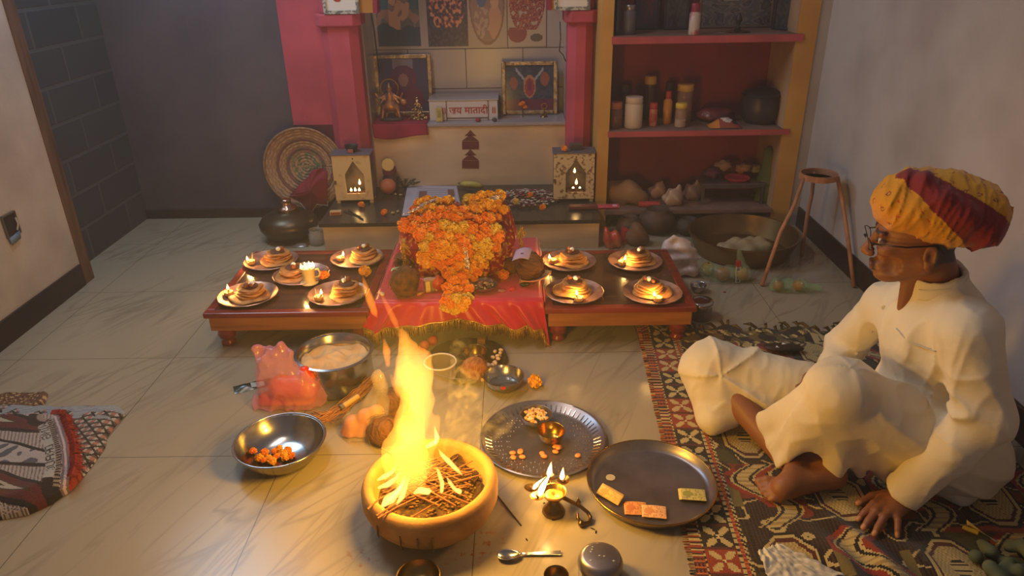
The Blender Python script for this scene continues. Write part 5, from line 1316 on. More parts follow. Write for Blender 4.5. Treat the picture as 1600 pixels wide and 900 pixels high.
# ================================================================== LEDGE: SIGN, PICTURES, FIGURES
LZ = 0.524
s0, s1 = aty(672, 189, 4.10), aty(778, 187, 4.10)
sg = thing('shrine_sign', 'white tile step with red Devanagari lettering on the ledge', 'sign', ((s0.x+s1.x)/2, 4.13, LZ)); w = s1.x-s0.x; hs_ = aty(725, 157, 4.10).z-LZ
white_tile = mat('white_tile', (204, 190, 190), .3); mb = MB(); mb.box(-w/2, w/2, -.03, .17, 0, hs_); mb.build('step', white_tile, sg, smooth=False, bevel=.002)
mb = MB(); mb.box(-w/2-.004, w/2+.004, -.034, .174, hs_, hs_+.006); mb.build('step_top', grey_tile, sg, smooth=False)
mb = MB(); fx0 = -w*.25; fx1 = w*.36; mb.box(fx0, fx1, -.0335, -.03, .012, .016); mb.box(fx0-.002, fx0+.002, -.0335, -.03, 0, hs_); mb.box(fx1-.002, fx1+.002, -.0335, -.03, 0, hs_); mb.build('tile_joint', joint, sg, smooth=False)
def text(body, size, loc, rot, m, parent=None, name='lettering', ext=.0006, align='CENTER'):
    c = bpy.data.curves.new(name, 'FONT'); c.body = body; c.size = size; c.extrude = ext; c.align_x = align; c.align_y = 'CENTER'; c.materials.append(m); c.offset = 0.0006
    o = bpy.data.objects.new(name, c); C.objects.link(o); o.location = loc; o.rotation_euler = rot
    bpy.context.view_layer.update()
    me = bpy.data.meshes.new_from_object(o.evaluated_get(bpy.context.evaluated_depsgraph_get())); bpy.data.objects.remove(o)
    me.materials.clear(); me.materials.append(m); o = bpy.data.objects.new(name, me); C.objects.link(o); o.location = loc; o.rotation_euler = rot
    if parent: o.parent = parent
    return o
red_ink = mat('red_ink', (176, 48, 48), .6)
text('॥ जय मातादी ॥', .054, (w*.072, -.0312, .055), (PI/2, 0, 0), red_ink, sg)
q = aty(687, 186, 4.085); t = thing('incense_box', 'small pale yellow box standing in front of the lettered step', 'box', (q.x, 4.075, LZ)); mb = MB(); mb.cbox(0, 0, .04, .036, .02, .08); mb.build('box_body', mat('pale_yellow_card', (206, 186, 110), .5, col2=(170, 150, 90), scale=30), t, smooth=False, bevel=.002)
mb = MB(); mb.cbox(0, -.0105, .045, .02, .001, .04); mb.build('box_label', mat('card_mark', (150, 140, 80), .5), t, smooth=False)
for i, (x, y, c, lab) in enumerate(((747, 188, (150, 50, 54), 'small red clay lump on the ledge under the lettering'), (773, 188, (84, 66, 66), 'small dark stone on the ledge at the end of the lettered step'))):
    q = aty(x, y, 4.06); mb = MB(); mb.blob((0, 0, .010), (.016, .012, .011), 10, 8, .4, 9, i); tag(mb.build('clay_lump' if i == 0 else 'stone', mat('lump%s' % 'ab'[i], c, .8), None, (q.x, 4.06, LZ), ang=180), lab, 'lump' if i == 0 else 'stone')
# red cloth on ledge corner
c0, c1 = aty(582, 205, 4.03), aty(668, 205, 4.03); mb = MB()
mb.grid(lambda u, v: (c0.x-.0+(c1.x-c0.x)*u, 4.032+.27*(1-v)*1.0, LZ+.003+.001*nz(u*6, v*6)), 16, 12)
mb.grid(lambda u, v: (c0.x+(c1.x-c0.x)*u+.006*v, 4.025-.004*math.sin(u*9)*v-.003, LZ+.003-(.075+.012*math.sin(u*5))*v), 24, 10, flip=True)
tag(mb.build('ledge_cloth', mat('magenta_cloth', (160, 30, 66), .8, col2=(130, 24, 56), scale=5), None, ang=180, solid=.0015), 'magenta cloth hanging over the ledge corner under the brass figurine', 'cloth')
silver_fr = mat('silver_frame', (176, 160, 140), .3, .8, col2=(130, 110, 90), scale=30, bump=.5, bscale=60)
def picture(name, label, cx0, cx1, zt, zb, y, lean, colf, fw=.024, fm=None, parts=True, cat='picture'):
    w = cx1-cx0; h = zt-zb; t = thing(name, label, cat, ((cx0+cx1)/2, y, zb)); t.rotation_euler = (-lean, 0, 0)
    mb = MB()
    for s in (-1, 1): mb.box(s*w/2-(fw if s > 0 else 0), s*w/2+(fw if s < 0 else 0), -.012, .006, 0, h)
    mb.box(-w/2+fw, w/2-fw, -.012, .006, 0, fw); mb.box(-w/2+fw, w/2-fw, -.012, .006, h-fw, h); mb.build('frame', fm or silver_fr, t, smooth=False, bevel=.004)
    mb = MB(); mb.grid(lambda u, v: (-w/2+fw+(w-2*fw)*u, -.004, fw+(h-2*fw)*v), 48, 48, colf); mb.box(-w/2+fw, w/2-fw, -.003, .005, fw, h-fw, col=(60, 50, 50)); mb.build('print', mat('picture_print', vc=True, rough=.15, spec=.6), t, smooth=False)
    return t
def el(u, v, cu, cv, ru, rv): return ((u-cu)/ru)**2+((v-cv)/rv)**2 < 1
def pic_a(u, v):
    if el(u, v, .5, .62, .28, .26): return (104, 56, 84) if not el(u, v, .5, .60, .1, .12) else (150, 110, 100)
    if el(u, v, .5, .25, .4, .3): return (112, 50, 76)
    return (78, 70, 100) if v < .8 or abs(u-.5) > .2 else (130, 120, 140)
def pic_b(u, v):
    if el(u, v, .5, .52, .10, .2): return (150, 52, 64) if not el(u, v, .5, .56, .05, .12) else (120, 40, 56)
    if el(u, v, .5, .54, .13, .26): return (176, 120, 84)
    if abs(u-.5) < .3 and abs(abs(u-.5)*1.3-(v-.55)) < .04: return (150, 150, 160)
    if el(u, v, .17, .62, .08, .14): return (140, 70, 70)
    if el(u, v, .82, .7, .09, .16): return (150, 84, 70)
    if v < .25: return (104, 40, 66)
    return (62, 70, 84) if nz(u*9, v*9) > 0 else (54, 58, 76)
a0, a1, at_, ab = aty(581, 88, 4.25), aty(672, 88, 4.25), aty(626, 86, 4.25), aty(626, 182, 4.25)
picture('framed_picture', 'silver framed picture behind the brass figurine on the ledge', a0.x, a1.x, at_.z, LZ, 4.26, .08, pic_a)
a0, a1, at_ = aty(783, 98, 4.22), aty(872, 98, 4.22), aty(826, 97, 4.22)
picture('framed_picture', 'silver framed picture with a red oval on the shelf side of the ledge', a0.x, a1.x, at_.z, LZ, 4.24, .08, pic_b)
q = aty(817, 175, 4.17); mb = MB(); rnd = random.Random(2)
fl_ = thing('flower_spray', 'small orange flower spray in front of the red oval picture', 'flower', (q.x, 4.17, LZ)); mb.tube([(0, 0, 0), (0, 0, .055)], .004, 6); mb.build('stem', brass_old, fl_)
for i in range(4): flower('flower_head', (.012*math.cos(i*1.6), .012*math.sin(i*1.6)-.004, .058+.008*i), .014, 0, parent=fl_)
for i, x in enumerate((850,)):
    q = aty(x, 175, 4.17); t = thing('metal_trident', 'small dark metal ornament beside the orange flower spray', 'ornament', (q.x, 4.17, LZ)); mb = MB(); mb.lathe([(0, 0), (.02, 0), (.016, .008), (.005, .014), (.004, .05), (0, .05)], 14); mb.ring((0, 0, 0), .02, .003, 16, 6); mb.build('stand', brass_old, t)
    mb = MB(); mb.M = T(0, 0, .06, rx=PI/2); mb.ring((0, 0, 0), .016, .003, 20, 6); mb.build('ring', brass_old, t)
# brass figurine seated over an animal base, heap of tinsel beside
q = aty(612, 186, 4.12); t = thing('brass_figurine', 'small seated brass figurine on an oval base on the magenta cloth', 'figurine', (q.x, 4.12, LZ+.005))
mb = MB(); mb.lathe([(0, 0), (.066, 0), (.07, .006), (.062, .014), (0, .016)], 28, sy=.55); mb.build('base', mat('dark_plinth', (84, 76, 80), .4, .4), t, ang=50)
F = Field((-.10, -.07, 0), (.10, .07, .24), .0035)
F.ell((0, 0, .075), (.055, .032, .03), .01); F.cap((0, 0, .09), (0, 0, .14), .028, .022, .015); F.ell((0, 0, .17), (.016, .016, .02), .008); F.cap((0, 0, .18), (0, 0, .205), .014, .004, .006)
for s in (-1, 1):
    F.cap((s*.022, 0, .14), (s*.06, -.01, .12), .009, .007, .006); F.cap((s*.06, -.01, .12), (s*.075, -.015, .15), .007, .006, .005); F.cap((s*.02, 0, .13), (s*.05, -.02, .10), .008, .007, .006)
    F.cap((s*.04, -.01, .065), (s*.05, -.012, .015), .010, .008, .008); F.cap((s*.02, .014, .065), (s*.03, .016, .015), .010, .008, .008)
F.ell((.078, -.005, .10), (.02, .016, .02), .01); F.cap((-.05, .0, .08), (-.08, 0, .12), .008, .005, .006)
F.build('figure', mat('aged_brass_figure', (196, 140, 100), .4, .6, col2=(120, 90, 70), scale=30), t, (0, 0, 0), None, 1)
mb = MB(); mb.M = T(0, .014, .175, rx=PI/2); mb.ring((0, 0, 0), .05, .004, 30, 6); mb.build('halo', brass_old, t)
q = aty(653, 182, 4.13); mb = MB(); rnd = random.Random(77)
for i in range(240):
    u = rnd.random(); h_ = .12*(1-u)*rnd.random()**.6; a = rnd.uniform(0, 6.28); r = .055*u; mb.blob((r*math.cos(a), .6*r*math.sin(a), .004+h_), (rnd.uniform(.003, .007), .004, .003), 6, 4, col=rnd.choice([(190, 140, 70), (120, 84, 60), (220, 190, 120), (90, 66, 60)]))
tag(mb.build('tinsel_heap', mat('tinsel_gold', vc=True, rough=.3, metal=.6), None, (q.x, 4.13, LZ+.004)), 'heap of gold tinsel ornaments beside the brass figurine', 'tinsel', kind='stuff')
q = aty(572, 175, 4.15); mb = MB(); 
for i in range(40): mb.blob((.02*nz(i, 1), .01*nz(i, 2), .01+.003*i), (.006, .005, .005), 6, 4)
tag(mb.build('bead_strand', brass_old, None, (q.x+.01, 4.2, LZ+.002)), 'strand of gold beads hanging at the alcove corner by the silver frame', 'beads')
# pictures on tiles above
def pic1(u, v):
    if v < .30+.1*nz(u*3): return (44, 66, 96)
    if el(u, v, .42, .45, .14, .35) or el(u, v, .62, .6, .16, .22): return (190, 150, 130) if nz(u*8, v*8) > -.2 else (128, 108, 122)
    if el(u, v, .66, .86, .07, .09) or el(u, v, .44, .84, .07, .1): return (170, 130, 120)
    if v < .55: return (150, 116, 110) if nz(u*5, v*5, 2) > 0 else (92, 98, 112)
    return (58, 102, 128) if nz(u*4, v*4) > -.1 else (48, 84, 112)
def pic2(u, v):
    k = nz(u*14, v*18, 4)
    if v > .28 and el(u, v, .5, .62, .44, .42) and k > -.05: return (150, 82, 92) if k < .18 else (206, 140, 110)
    return (52, 48, 76) if k < .1 else (74, 66, 92)
def pic3(u, v):
    if not el(u, v, .5, .62, .46, .60): return (176, 158, 146)
    if not el(u, v, .5, .62, .42, .555): return (132, 96, 92)
    if el(u, v, .36, .70, .12, .12): return (86, 104, 150)
    if el(u, v, .70, .68, .11, .12): return (196, 156, 132)
    if el(u, v, .36, .38, .2, .26): return (176, 150, 140) if nz(u*12, v*12) > 0 else (150, 120, 120)
    if el(u, v, .70, .36, .18, .26): return (190, 146, 124)
    return (146, 116, 114)
def pic4(u, v):
    k = nz(u*11, v*13, 9)
    if el(u, v, .75, .13, .16, .06): return (96, 84, 80)
    if v > .25 and el(u, v, .5, .7, .47, .52) and k > -.28: return ((150, 56, 78), (120, 50, 80), (186, 120, 96))[int((k+.28)*9) % 3]
    if v < .28 and el(u, v, .25, .2, .25, .14): return (140, 60, 76)
    return (182, 164, 150)
for i, (xa, xb, fn_, lab) in enumerate(((592, 658, pic1, 'print with a blue background on the alcove tiles'), (670, 732, pic2, 'dark busy print second along the alcove tiles'), (733, 792, pic3, 'oval portrait print of a blue figure and companion on the tiles'), (794, 853, pic4, 'red crowded print nearest the right pillar on the tiles'))):
    b_, tp = aty(xa, 74 if i else 74, YB-.004), aty(xa, -60, YB-.004); b2 = aty(xb, 74, YB-.004)
    mb = MB(); w = b2.x-b_.x; h_ = .36
    mb.grid(lambda u, v: (w*(u-.5), 0, h_*v), 56, 84, fn_); mb.box(-w/2, w/2, .0005, .003, 0, h_, col=(120, 110, 110))
    tag(mb.build('tile_print', mat('tile_print', vc=True, rough=.3), None, ((b_.x+b2.x)/2, YB-.0035, b_.z+.004), smooth=False), lab, 'print')
# framed cards on the capitals
def card(label, x0, x1, glyph):
    w = x1-x0; t = thing('framed_card', label, 'frame', ((x0+x1)/2, 3.895, 1.116)); t.rotation_euler = (-.03, 0, 0); h_ = .24
    mb = MB()
    for s in (-1, 1): mb.cbox(s*(w/2-.008), 0, h_/2, .016, .012, h_)
    mb.cbox(0, 0, .008, w-.032, .012, .016); mb.cbox(0, 0, h_-.008, w-.032, .012, .016); mb.build('frame', mat('mottled_frame', (110, 110, 104), .5, col2=(190, 184, 170), scale=60, lo=.48, hi=.55), t, smooth=False)
    mb = MB(); mb.cbox(0, .002, h_/2, w-.032, .004, h_-.032); mb.build('card', mat('white_card', (226, 216, 208), .5), t, smooth=False)
    if glyph: text('ॐ', .12, (0.0, -.0012, .085), (PI/2, 0, 0), red_ink, t, 'red_symbol')
    return t
a0, a1 = aty(505, 10, 3.895), aty(561, 10, 3.895); card('framed white card with a red symbol on the left pillar capital', a0.x, a1.x, True)
a0, a1 = aty(866, 8, 3.895), aty(922, 8, 3.895); card('blank framed white card on the right pillar capital', a0.x, a1.x, False)
mb = MB(); pts = [aty(577, -20, 4.0), aty(578, 10, 4.0), aty(585, 50, 4.02), aty(590, 95, 4.05), aty(593, 112, 4.1)]; mb.tube(pts, .004, 6); tag(mb.build('electric_cable', mat('black_cable', (36, 32, 34), .5), None, ang=180), 'black cable hanging down in front of the blue print', 'cable')
mb = MB(); pts = [aty(875, 34, 4.0), aty(876, 60, 4.0), aty(874, 80, 4.0), aty(880, 86, 4.0), aty(884, 96, 4.0)]; mb.tube(pts, .003, 6); tag(mb.build('electric_cable', MATS['black_cable'], None, ang=180), 'thin cable hanging beside the right pillar', 'cable')

# ================================================================== BASKET, LOTA AND THINGS BEHIND THE FIVE-PLATE TABLE
bkc = aty(476, 263, 3.89); bk = thing('woven_basket', 'large round woven basket propped against the pink pier', 'basket', (bkc.x, 3.885, bkc.z)); bk.rotation_euler = (PI/2-.05, 0, 0)
mb = MB(); n_ = 48; Rb = .222
def bcol(u, v):
    r = u; a = v*48
    if .40 < r < .50: return (132, 88, 84) if int(a/3) % 2 else (112, 96, 80)
    if .66 < r < .74: return (124, 84, 74)
    if r < .36: return (112, 122, 92) if nz(v*20, r*9) > 0 else (176, 140, 112)
    return ((182, 146, 112), (160, 124, 94))[(int(r*26)+int(a)) % 2]
def bsk(u, v):
    r = Rb*u; a = 2*PI*v; return (r*math.cos(a), r*math.sin(a), -.048*(1-u**2.2)+.0035*math.sin(u*82))
mb.grid(bsk, 52, 96, bcol); mb.build('woven_dish', mat('straw_weave', vc=True, rough=.8, bump=.4, bscale=120), bk, ang=180, solid=.006)
mb = MB(); mb.ring((0, 0, 0), Rb, .007, 72, 8); mb.build('rim', mat('straw_rim', (160, 120, 86), .8, col2=(120, 88, 64), scale=40), bk, ang=180)
cc = [(452, 306), (470, 318), (486, 333), (496, 318), (512, 322), (512, 268), (500, 262), (487, 266), (482, 276), (468, 288)]
mb = MB(); c0 = aty(487, 295, 3.84); ql = [aty(x, y, 3.85) for x, y in cc]; vs = [p-c0 for p in ql]; ctr = Vector((0, -.03, 0))
outer = []; N_ = len(vs)
def clothf(u, v):
    q = u*N_; i = int(q) % N_; f = q-int(q); e = vs[i].lerp(vs[(i+1) % N_], f); p = ctr.lerp(e, v); p.y += .008*math.sin(u*40+v*5)*v; return p
mb.grid(clothf, 80, 12); t = thing('red_cloth', 'red cloth with silver edging draped on the woven basket', 'cloth', c0); mb.build('cloth', mat('dull_red_cloth', (142, 36, 54), .8, col2=(112, 28, 44), scale=6), t, ang=180, solid=.002)
mb = MB(); mb.tube([clothf(i/200, 1.0)+Vector((0, -.003, 0)) for i in range(18, 84)], .0022, 5); mb.build('edging', mat('silver_edge', (206, 196, 200), .4, .5), t, ang=180)
lp = at(447, 383, 0); lo_ = thing('metal_pot', 'big dark round metal pot standing behind the five-plate table', 'pot', (lp.x, lp.y+.10, 0))
mb = MB(); mb.lathe([(0, 0), (.07, 0), (.12, .022), (.152, .07), (.155, .095), (.135, .125), (.085, .148), (.05, .155), (.044, .165), (.05, .175), (.0, .175)], 48); mb.build('pot_body', mat('dark_bronze', (98, 82, 62), .35, .8, col2=(66, 56, 46), scale=6), lo_, ang=180)
mb = MB(); mb.lathe([(.05, .170), (.055, .172), (.05, .182), (.030, .19), (.026, .212), (.030, .216), (.028, .222), (.018, .226), (0, .227)], 28); mb.build('lid', mat('shiny_copper', (196, 150, 130), .2, 1.0), lo_, ang=60)
q = at(494, 385, 0); t = thing('glass_jar', 'small clear glass jar on the floor at the platform corner', 'jar', (q.x, q.y+.03, 0)); mb = MB(); mb.lathe([(0, .001), (.036, .001), (.04, .01), (.04, .06), (.034, .07), (.036, .085), (.033, .085), (.031, .07), (.036, .058), (.036, .012), (0, .008)], 28); mb.build('jar_body', mat('jar_glass', (200, 195, 190), .06, alpha=.35, spec=1.0), t, ang=50)
mb = MB(); mb.lathe([(0, .01), (.032, .01), (.032, .03), (0, .032)], 20); mb.build('contents', mat('jar_contents', (110, 84, 66), .7), t, ang=50)
a = at(468, 387, 0); mb = MB(); mb.grid(lambda u, v: (.085*(u-.5), .05*(v-.5), .002+.012*math.sin(PI*u)*math.sin(PI*v)), 12, 10, lambda u, v: (190, 184, 186) if u < .85 else (160, 110, 80)); mb.grid(lambda u, v: (.085*(u-.5), .05*(v-.5), .001), 3, 3, lambda u, v: (150, 150, 150), flip=True)
tag(mb.build('foil_packet', mat('silver_print', vc=True, rough=.25, metal=.5), None, (a.x, a.y+.03, .0), (0, 0, .1), ang=180), 'small silver packet behind the five-plate table', 'packet')

# ================================================================== STORAGE NICHE
def jar(label, px, r, h, y, z, body, lid, lid_h=.2, neck=.8, name='jar', fill=None, group=None, alpha=1.0, py=190):
    x = aty(px, py, y).x; t = thing(name, label, 'jar' if name != 'bottle' else 'bottle', (x, y, z+.0005), 0, group)
    hb = h*(1-lid_h)
    mb = MB(); mb.lathe([(0, 0), (r*.92, 0), (r, h*.03), (r, hb*.86), (r*neck, hb*.95), (r*neck, hb)], 28); mb.build('body', body, t, ang=50)
    mb = MB(); mb.lathe([(r*neck*1.04, hb*.93), (r*neck*1.12, hb*.95), (r*neck*1.12, h*.985), (r*neck*1.04, h), (0, h)], 28); mb.build('lid', lid, t, ang=50)
    if fill:
        mb = MB(); mb.lathe([(0, h*.03), (r*.93, h*.03), (r*.93, h*.3), (0, h*.32)], 20); mb.build('contents', fill, t, ang=50)
    return t
gl = mat('brown_glass', (120, 72, 60), .12, alpha=.72, spec=.8); gl2 = mat('clear_pet', (190, 150, 130), .1, alpha=.42, spec=.9); amb = mat('amber_liquid', (196, 130, 50), .15, spec=.8)
lid_pink = mat('lid_salmon', (170, 100, 84), .5); lid_y = mat('lid_yellow', (206, 160, 78), .5); lid_r = mat('lid_red', (176, 60, 56), .5); lid_b = mat('lid_dark', (70, 48, 50), .6); wht = mat('white_pot', (206, 188, 172), .45); salt = mat('pale_powder', (206, 184, 160), .9); dk_pl = mat('dark_plastic', (52, 46, 50), .35, col2=(70, 58, 60), scale=5)
S2, S3, S1 = .538, .105, 1.005
jar('brown glass jar with a salmon lid at the pier end of the middle shelf', 963, .036, .135, 3.80, S2, gl, lid_pink, py=160)
jar('white plastic tub with a white lid on the middle shelf', 991, .047, .16, 3.80, S2, wht, mat('white_lid', (214, 196, 182), .45), .14, .86, py=160)
jar('tall dark jar with a yellow lid at the back of the middle shelf', 1015, .032, .235, 3.98, S2, mat('dark_jar', (84, 52, 54), .25, alpha=.85), lid_y, .12, .9, py=150)
jar('small red labelled bottle beside the white tub', 1022, .022, .12, 3.83, S2, mat('red_label', (170, 70, 56), .4, col2=(214, 150, 110), scale=24), lid_r, .2, .85, 'bottle', py=160)
jar('amber oil bottle with a red cap on the middle shelf', 1044, .024, .17, 3.88, S2, amb, lid_r, .18, .55, 'bottle', py=160)
jar('large clear jar with a yellow lid at the back of the middle shelf', 1070, .042, .20, 3.92, S2, gl2, lid_y, .12, .92, fill=mat('brown_grain', (140, 84, 60), .8), py=155)
jar('small square-looking clear jar with pale powder and yellow lid', 1065, .030, .125, 3.79, S2, gl2, mat('lid_bright_yellow', (214, 180, 70), .5), .15, .9, fill=salt, py=165)
jar('dark capped bottle standing behind the amber bottle', 1046, .026, .20, 3.99, S2, mat('maroon_glass', (84, 38, 42), .3), lid_b, .2, .8, 'bottle', py=150)
jar('dark bottle at the back corner of the middle shelf by the pier', 976, .028, .19, 4.0, S2, mat('dark_bottle', (84, 48, 52), .5), lid_b, .2, .8, 'bottle', py=150)  # body in one dull dark reddish colour
q = aty(1188, 185, 3.86); t = thing('cooking_pot', 'black covered pot at the far end of the middle shelf', 'pot', (q.x, 3.88, S2)); mb = MB(); mb.lathe([(0, 0), (.075, 0), (.098, .03), (.104, .09), (.098, .14), (.10, .145), (0, .145)], 36); mb.build('pot_body', dk_pl, t, ang=50); mb = MB(); mb.lathe([(.102, .143), (.106, .146), (.09, .168), (.04, .182), (0, .184)], 36); mb.build('lid', mat('black_lid', (40, 34, 36), .4), t, ang=60)
q = aty(1130, 190, 3.80); t = thing('snack_packet', 'crumpled printed snack packet lying on the middle shelf', 'packet', (q.x, 3.80, S2))
def sn(u, v): return (206, 196, 190) if el(u, v, .55, .55, .2, .35) else ((40, 36, 40) if el(u, v, .78, .5, .13, .3) else ((206, 130, 60) if u < .3 else (150, 70, 60)))
mb = MB(); mb.grid(lambda u, v: (.17*(u-.5), .10*(v-.5)-.02, .004+.045*math.sin(PI*u)*math.sin(PI*v)+.005*nz(u*9, v*7)*math.sin(PI*u)*math.sin(PI*v)), 36, 24, sn); mb.grid(lambda u, v: (.17*(u-.5), .10*(v-.5)-.02, .002), 4, 4, lambda u, v: (120, 60, 60), flip=True); mb.build('packet_skin', mat('snack_print', vc=True, rough=.25, spec=.7), t, ang=180)
q = aty(1120, 180, 3.90); mb = MB(); mb.blob((0, 0, .035), (.105, .07, .036), 22, 12, .3, 6, 3); tag(mb.build('maroon_bag', mat('maroon_plastic', (120, 56, 66), .3, col2=(90, 42, 52), scale=8, bump=.5, bscale=25), None, (q.x, 3.93, S2), ang=180), 'maroon plastic bag behind the snack packet', 'bag')
# upper shelf
q = aty(983, 50, 3.80); jar('grey canister with a metal lid on the upper shelf', 983, .032, .14, 3.80, S1, mat('grey_canister', (92, 84, 96), .4), steel_dark, .12, .8, py=40)
jar('white and red labelled bottle at the front of the upper shelf', 1085, .027, .145, 3.74, S1, mat('white_label', (190, 170, 160), .4, col2=(170, 90, 80), scale=20, lo=.5, hi=.6), mat('cap_red', (140, 40, 60), .5), .22, .7, 'bottle', py=40)
def pic5(u, v): return (110, 50, 76) if el(u, v, .5, .5, .3, .4) and nz(u*9, v*9) > -.2 else (70, 58, 80)
def pic6(u, v):
    if el(u, v, .42, .62, .24, .12): return (150, 146, 140)
    return ((92, 88, 92), (116, 108, 108), (74, 72, 80))[int(abs(nz(u*5, v*6))*7) % 3]
def pic7(u, v): return (76, 74, 76) if nz(u*8, v*8) > 0 else (60, 62, 66)
dkf = mat('dark_frame', (48, 46, 60), .4); 
for lab, xa, xb, y, h_, fn_, fm_ in (('picture with a magenta print behind the grey canister', 990, 1030, 4.02, .25, pic5, dkf), ('dark framed picture between the magenta print and landscape', 1036, 1075, 3.99, .26, pic7, dkf), ('wide pale landscape picture on the upper shelf', 1090, 1205, 4.03, .27, pic6, mat('bronze_frame', (112, 92, 84), .4))):
    a0, a1 = aty(xa, 40, y), aty(xb, 40, y); picture('framed_picture', lab, a0.x, a1.x, S1+h_, S1+.001, y, .06, fn_, .012, fm_)
a0 = aty(1232, 40, 3.85); t = picture('framed_picture', 'dark framed picture turned sideways at the yellow pier end of the upper shelf', -.09, .09, .25+S1, S1+.001, 3.86, 0, pic7, .014, dkf); t.location.x = a0.x; t.rotation_euler = (0, 0, 2.2+PI)
a0 = aty(962, 40, 3.80); t = picture('framed_picture', 'framed picture seen edge-on against the left pier of the upper shelf', -.07, .07, .24+S1, S1+.001, 3.86, 0, pic7, .012, dkf); t.location.x = .512; t.rotation_euler = (0, 0, -1.35)
q = aty(1152, 45, 3.83); t = thing('oil_lamp_stand', 'small dark lamp with a shiny brass dish on the upper shelf', 'lamp', (q.x, 3.82, S1+.0005)); mb = MB(); mb.lathe([(0, 0), (.055, 0), (.06, .006), (.05, .008), (0, .006)], 28); mb.build('dish', brass, t, ang=50); mb = MB(); mb.lathe([(0, .006), (.02, .006), (.008, .03), (.012, .05), (.018, .055), (.014, .07), (.006, .09), (0, .095)], 18); mb.build('stem', mat('black_iron', (44, 40, 44), .5), t, ang=180)
mb = MB(); mb.tube([(-.02, 0, .003), (.02, .004, .003)], .0025, 6); q = aty(1125, 49, 3.76); tag(mb.build('pen', steel, None, (q.x, 3.76, S1)), 'thin metal pen lying on the upper shelf', 'pen')
# lowest shelf
q = aty(985, 310, 3.80); F = Field((-.16, -.10, -.01), (.18, .12, .2), .006); F.ell((-.03, 0, .06), (.10, .07, .07), .03); F.ell((.04, -.02, .04), (.08, .06, .05), .03); F.plane((0, 0, .001), (0, 0, -1), (-.3, -.3, -.1), (.3, .3, .1)); F.warp(lambda X, Y, Z: .008*np.sin(45*X+30*Z)+.005*np.sin(90*Y-40*X))
t = thing('cloth_sack', 'crumpled beige cloth sack on the lowest shelf by the pier', 'sack', (aty(980, 325, 3.78).x, 3.85, S3)); F.build('sack', mat('beige_cloth', (170, 132, 96), .9, col2=(140, 104, 76), scale=7), t, (0, 0, 0), None, 2)
q = aty(1015, 323, 3.74); mb = MB(); mb.tube([(-.055, .01, .016), (0, 0, .018), (.055, -.012, .016)], [.016, .018, .019], 10); tag(mb.build('red_bundle', mat('red_rag', (176, 50, 54), .7), None, (q.x, 3.76, S3), ang=60), 'rolled red cloth bundle at the front of the lowest shelf', 'cloth')
for i, (x, y, r, c, lab) in enumerate(((1028, 300, .05, (180, 140, 122), 'crumpled pinkish white plastic bag behind the red bundle'), (1052, 312, .055, (190, 160, 140), 'white crumpled bag at the front of the lowest shelf'), (1082, 305, .055, (150, 122, 112), 'greyish crumpled bag beside the steel stool'))):
    F = Field((-.09, -.08, -.01), (.09, .08, .14), .006); F.ell((0, 0, r*.8), (r, r*.8, r*.85), .02); F.cap((0, 0, r), (.02, 0, r*1.9), .02, .008, .03); F.plane((0, 0, .001), (0, 0, -1), (-.3, -.3, -.1), (.3, .3, .1)); F.warp(lambda X, Y, Z: .006*np.sin(80*X+60*Z+i)+.005*np.sin(110*Y-50*X))
    yy = (3.92, 3.79, 3.88)[i]; t = thing('plastic_bag', lab, 'bag', (aty(x, y, yy).x, yy, S3)); F.build('bag_skin', mat('bag_pale%s' % 'abc'[i], c, .35, spec=.6), t, (0, 0, 0), None, 1)
sx0, sx1 = aty(1095, 300, 3.78).x, aty(1196, 300, 3.78).x; t = thing('steel_stool', 'low steel stand on the lowest shelf under the pink plate', 'stand', ((sx0+sx1)/2, 3.86, S3)); w = sx1-sx0
mb = MB(); mb.cbox(0, 0, .115, w, .16, .012); mb.cbox(0, -.07, .10, w*.96, .008, .014); mb.build('stand_top', steel_dark, t, smooth=False, bevel=.002)
for s in (-1, 1):
    for u in (-1, 1): mb = MB(); mb.cbox(s*(w/2-.015), u*.068, .055, .014, .010, .11); mb.build('leg', steel_dark, t, smooth=False)
q = aty(1150, 285, 3.86); t2_ = thing('pink_plate', 'round pink plastic plate on the steel stand', 'plate', (q.x, 3.85, S3+.1215)); thali('plate_body', .068, .014, mat('pink_plate', (196, 60, 84), .4), 0, t2_)
for i, (x, r, c, z, lab) in enumerate(((1128, .04, (190, 150, 130), .155, 'pale wrapped bundle piled above the pink plate'), (1160, .036, (176, 122, 84), .15, 'tan packet piled above the pink plate'), (1112, .04, (104, 50, 84), .121, 'purple bag on the end of the steel stand'), (1178, .03, (180, 160, 120), .14, 'cream crumpled packet beside the green cloth'))):
    mb = MB(); mb.blob((0, 0, r*.7), (r*1.25, r, r*.75), 16, 10, .5, 7, i); yy = (3.93, 3.90, 3.90, 3.93)[i]; tag(mb.build('wrapped_bundle' if i != 2 else 'purple_bag', mat('bundle_c%s' % 'abcd'[i], c, .6, bump=.4, bscale=30), None, (aty(x, 275, yy).x, yy, S3+(z if i != 2 else .1215)), ang=180), lab, 'bundle' if i != 2 else 'bag')
q = aty(1203, 290, 3.80); F = Field((-.06, -.10, -.01), (.06, .10, .32), .006); F.cap((0, 0, .02), (.01, 0, .16), .042, .036, .03); F.cap((.01, 0, .16), (-.005, 0, .29), .036, .016, .03); F.plane((0, 0, .001), (0, 0, -1), (-.3, -.3, -.1), (.3, .3, .1)); F.warp(lambda X, Y, Z: .009*np.sin(95*Y+70*X)+.004*np.sin(40*Z))
t = thing('green_cloth', 'green cloth hanging down inside the niche by the yellow pier', 'cloth', (q.x-.018, 3.83, S3+.001)); F.build('cloth', mat('olive_cloth', (96, 104, 52), .85, col2=(66, 80, 40), scale=6), t, (0, 0, 0), None, 2)

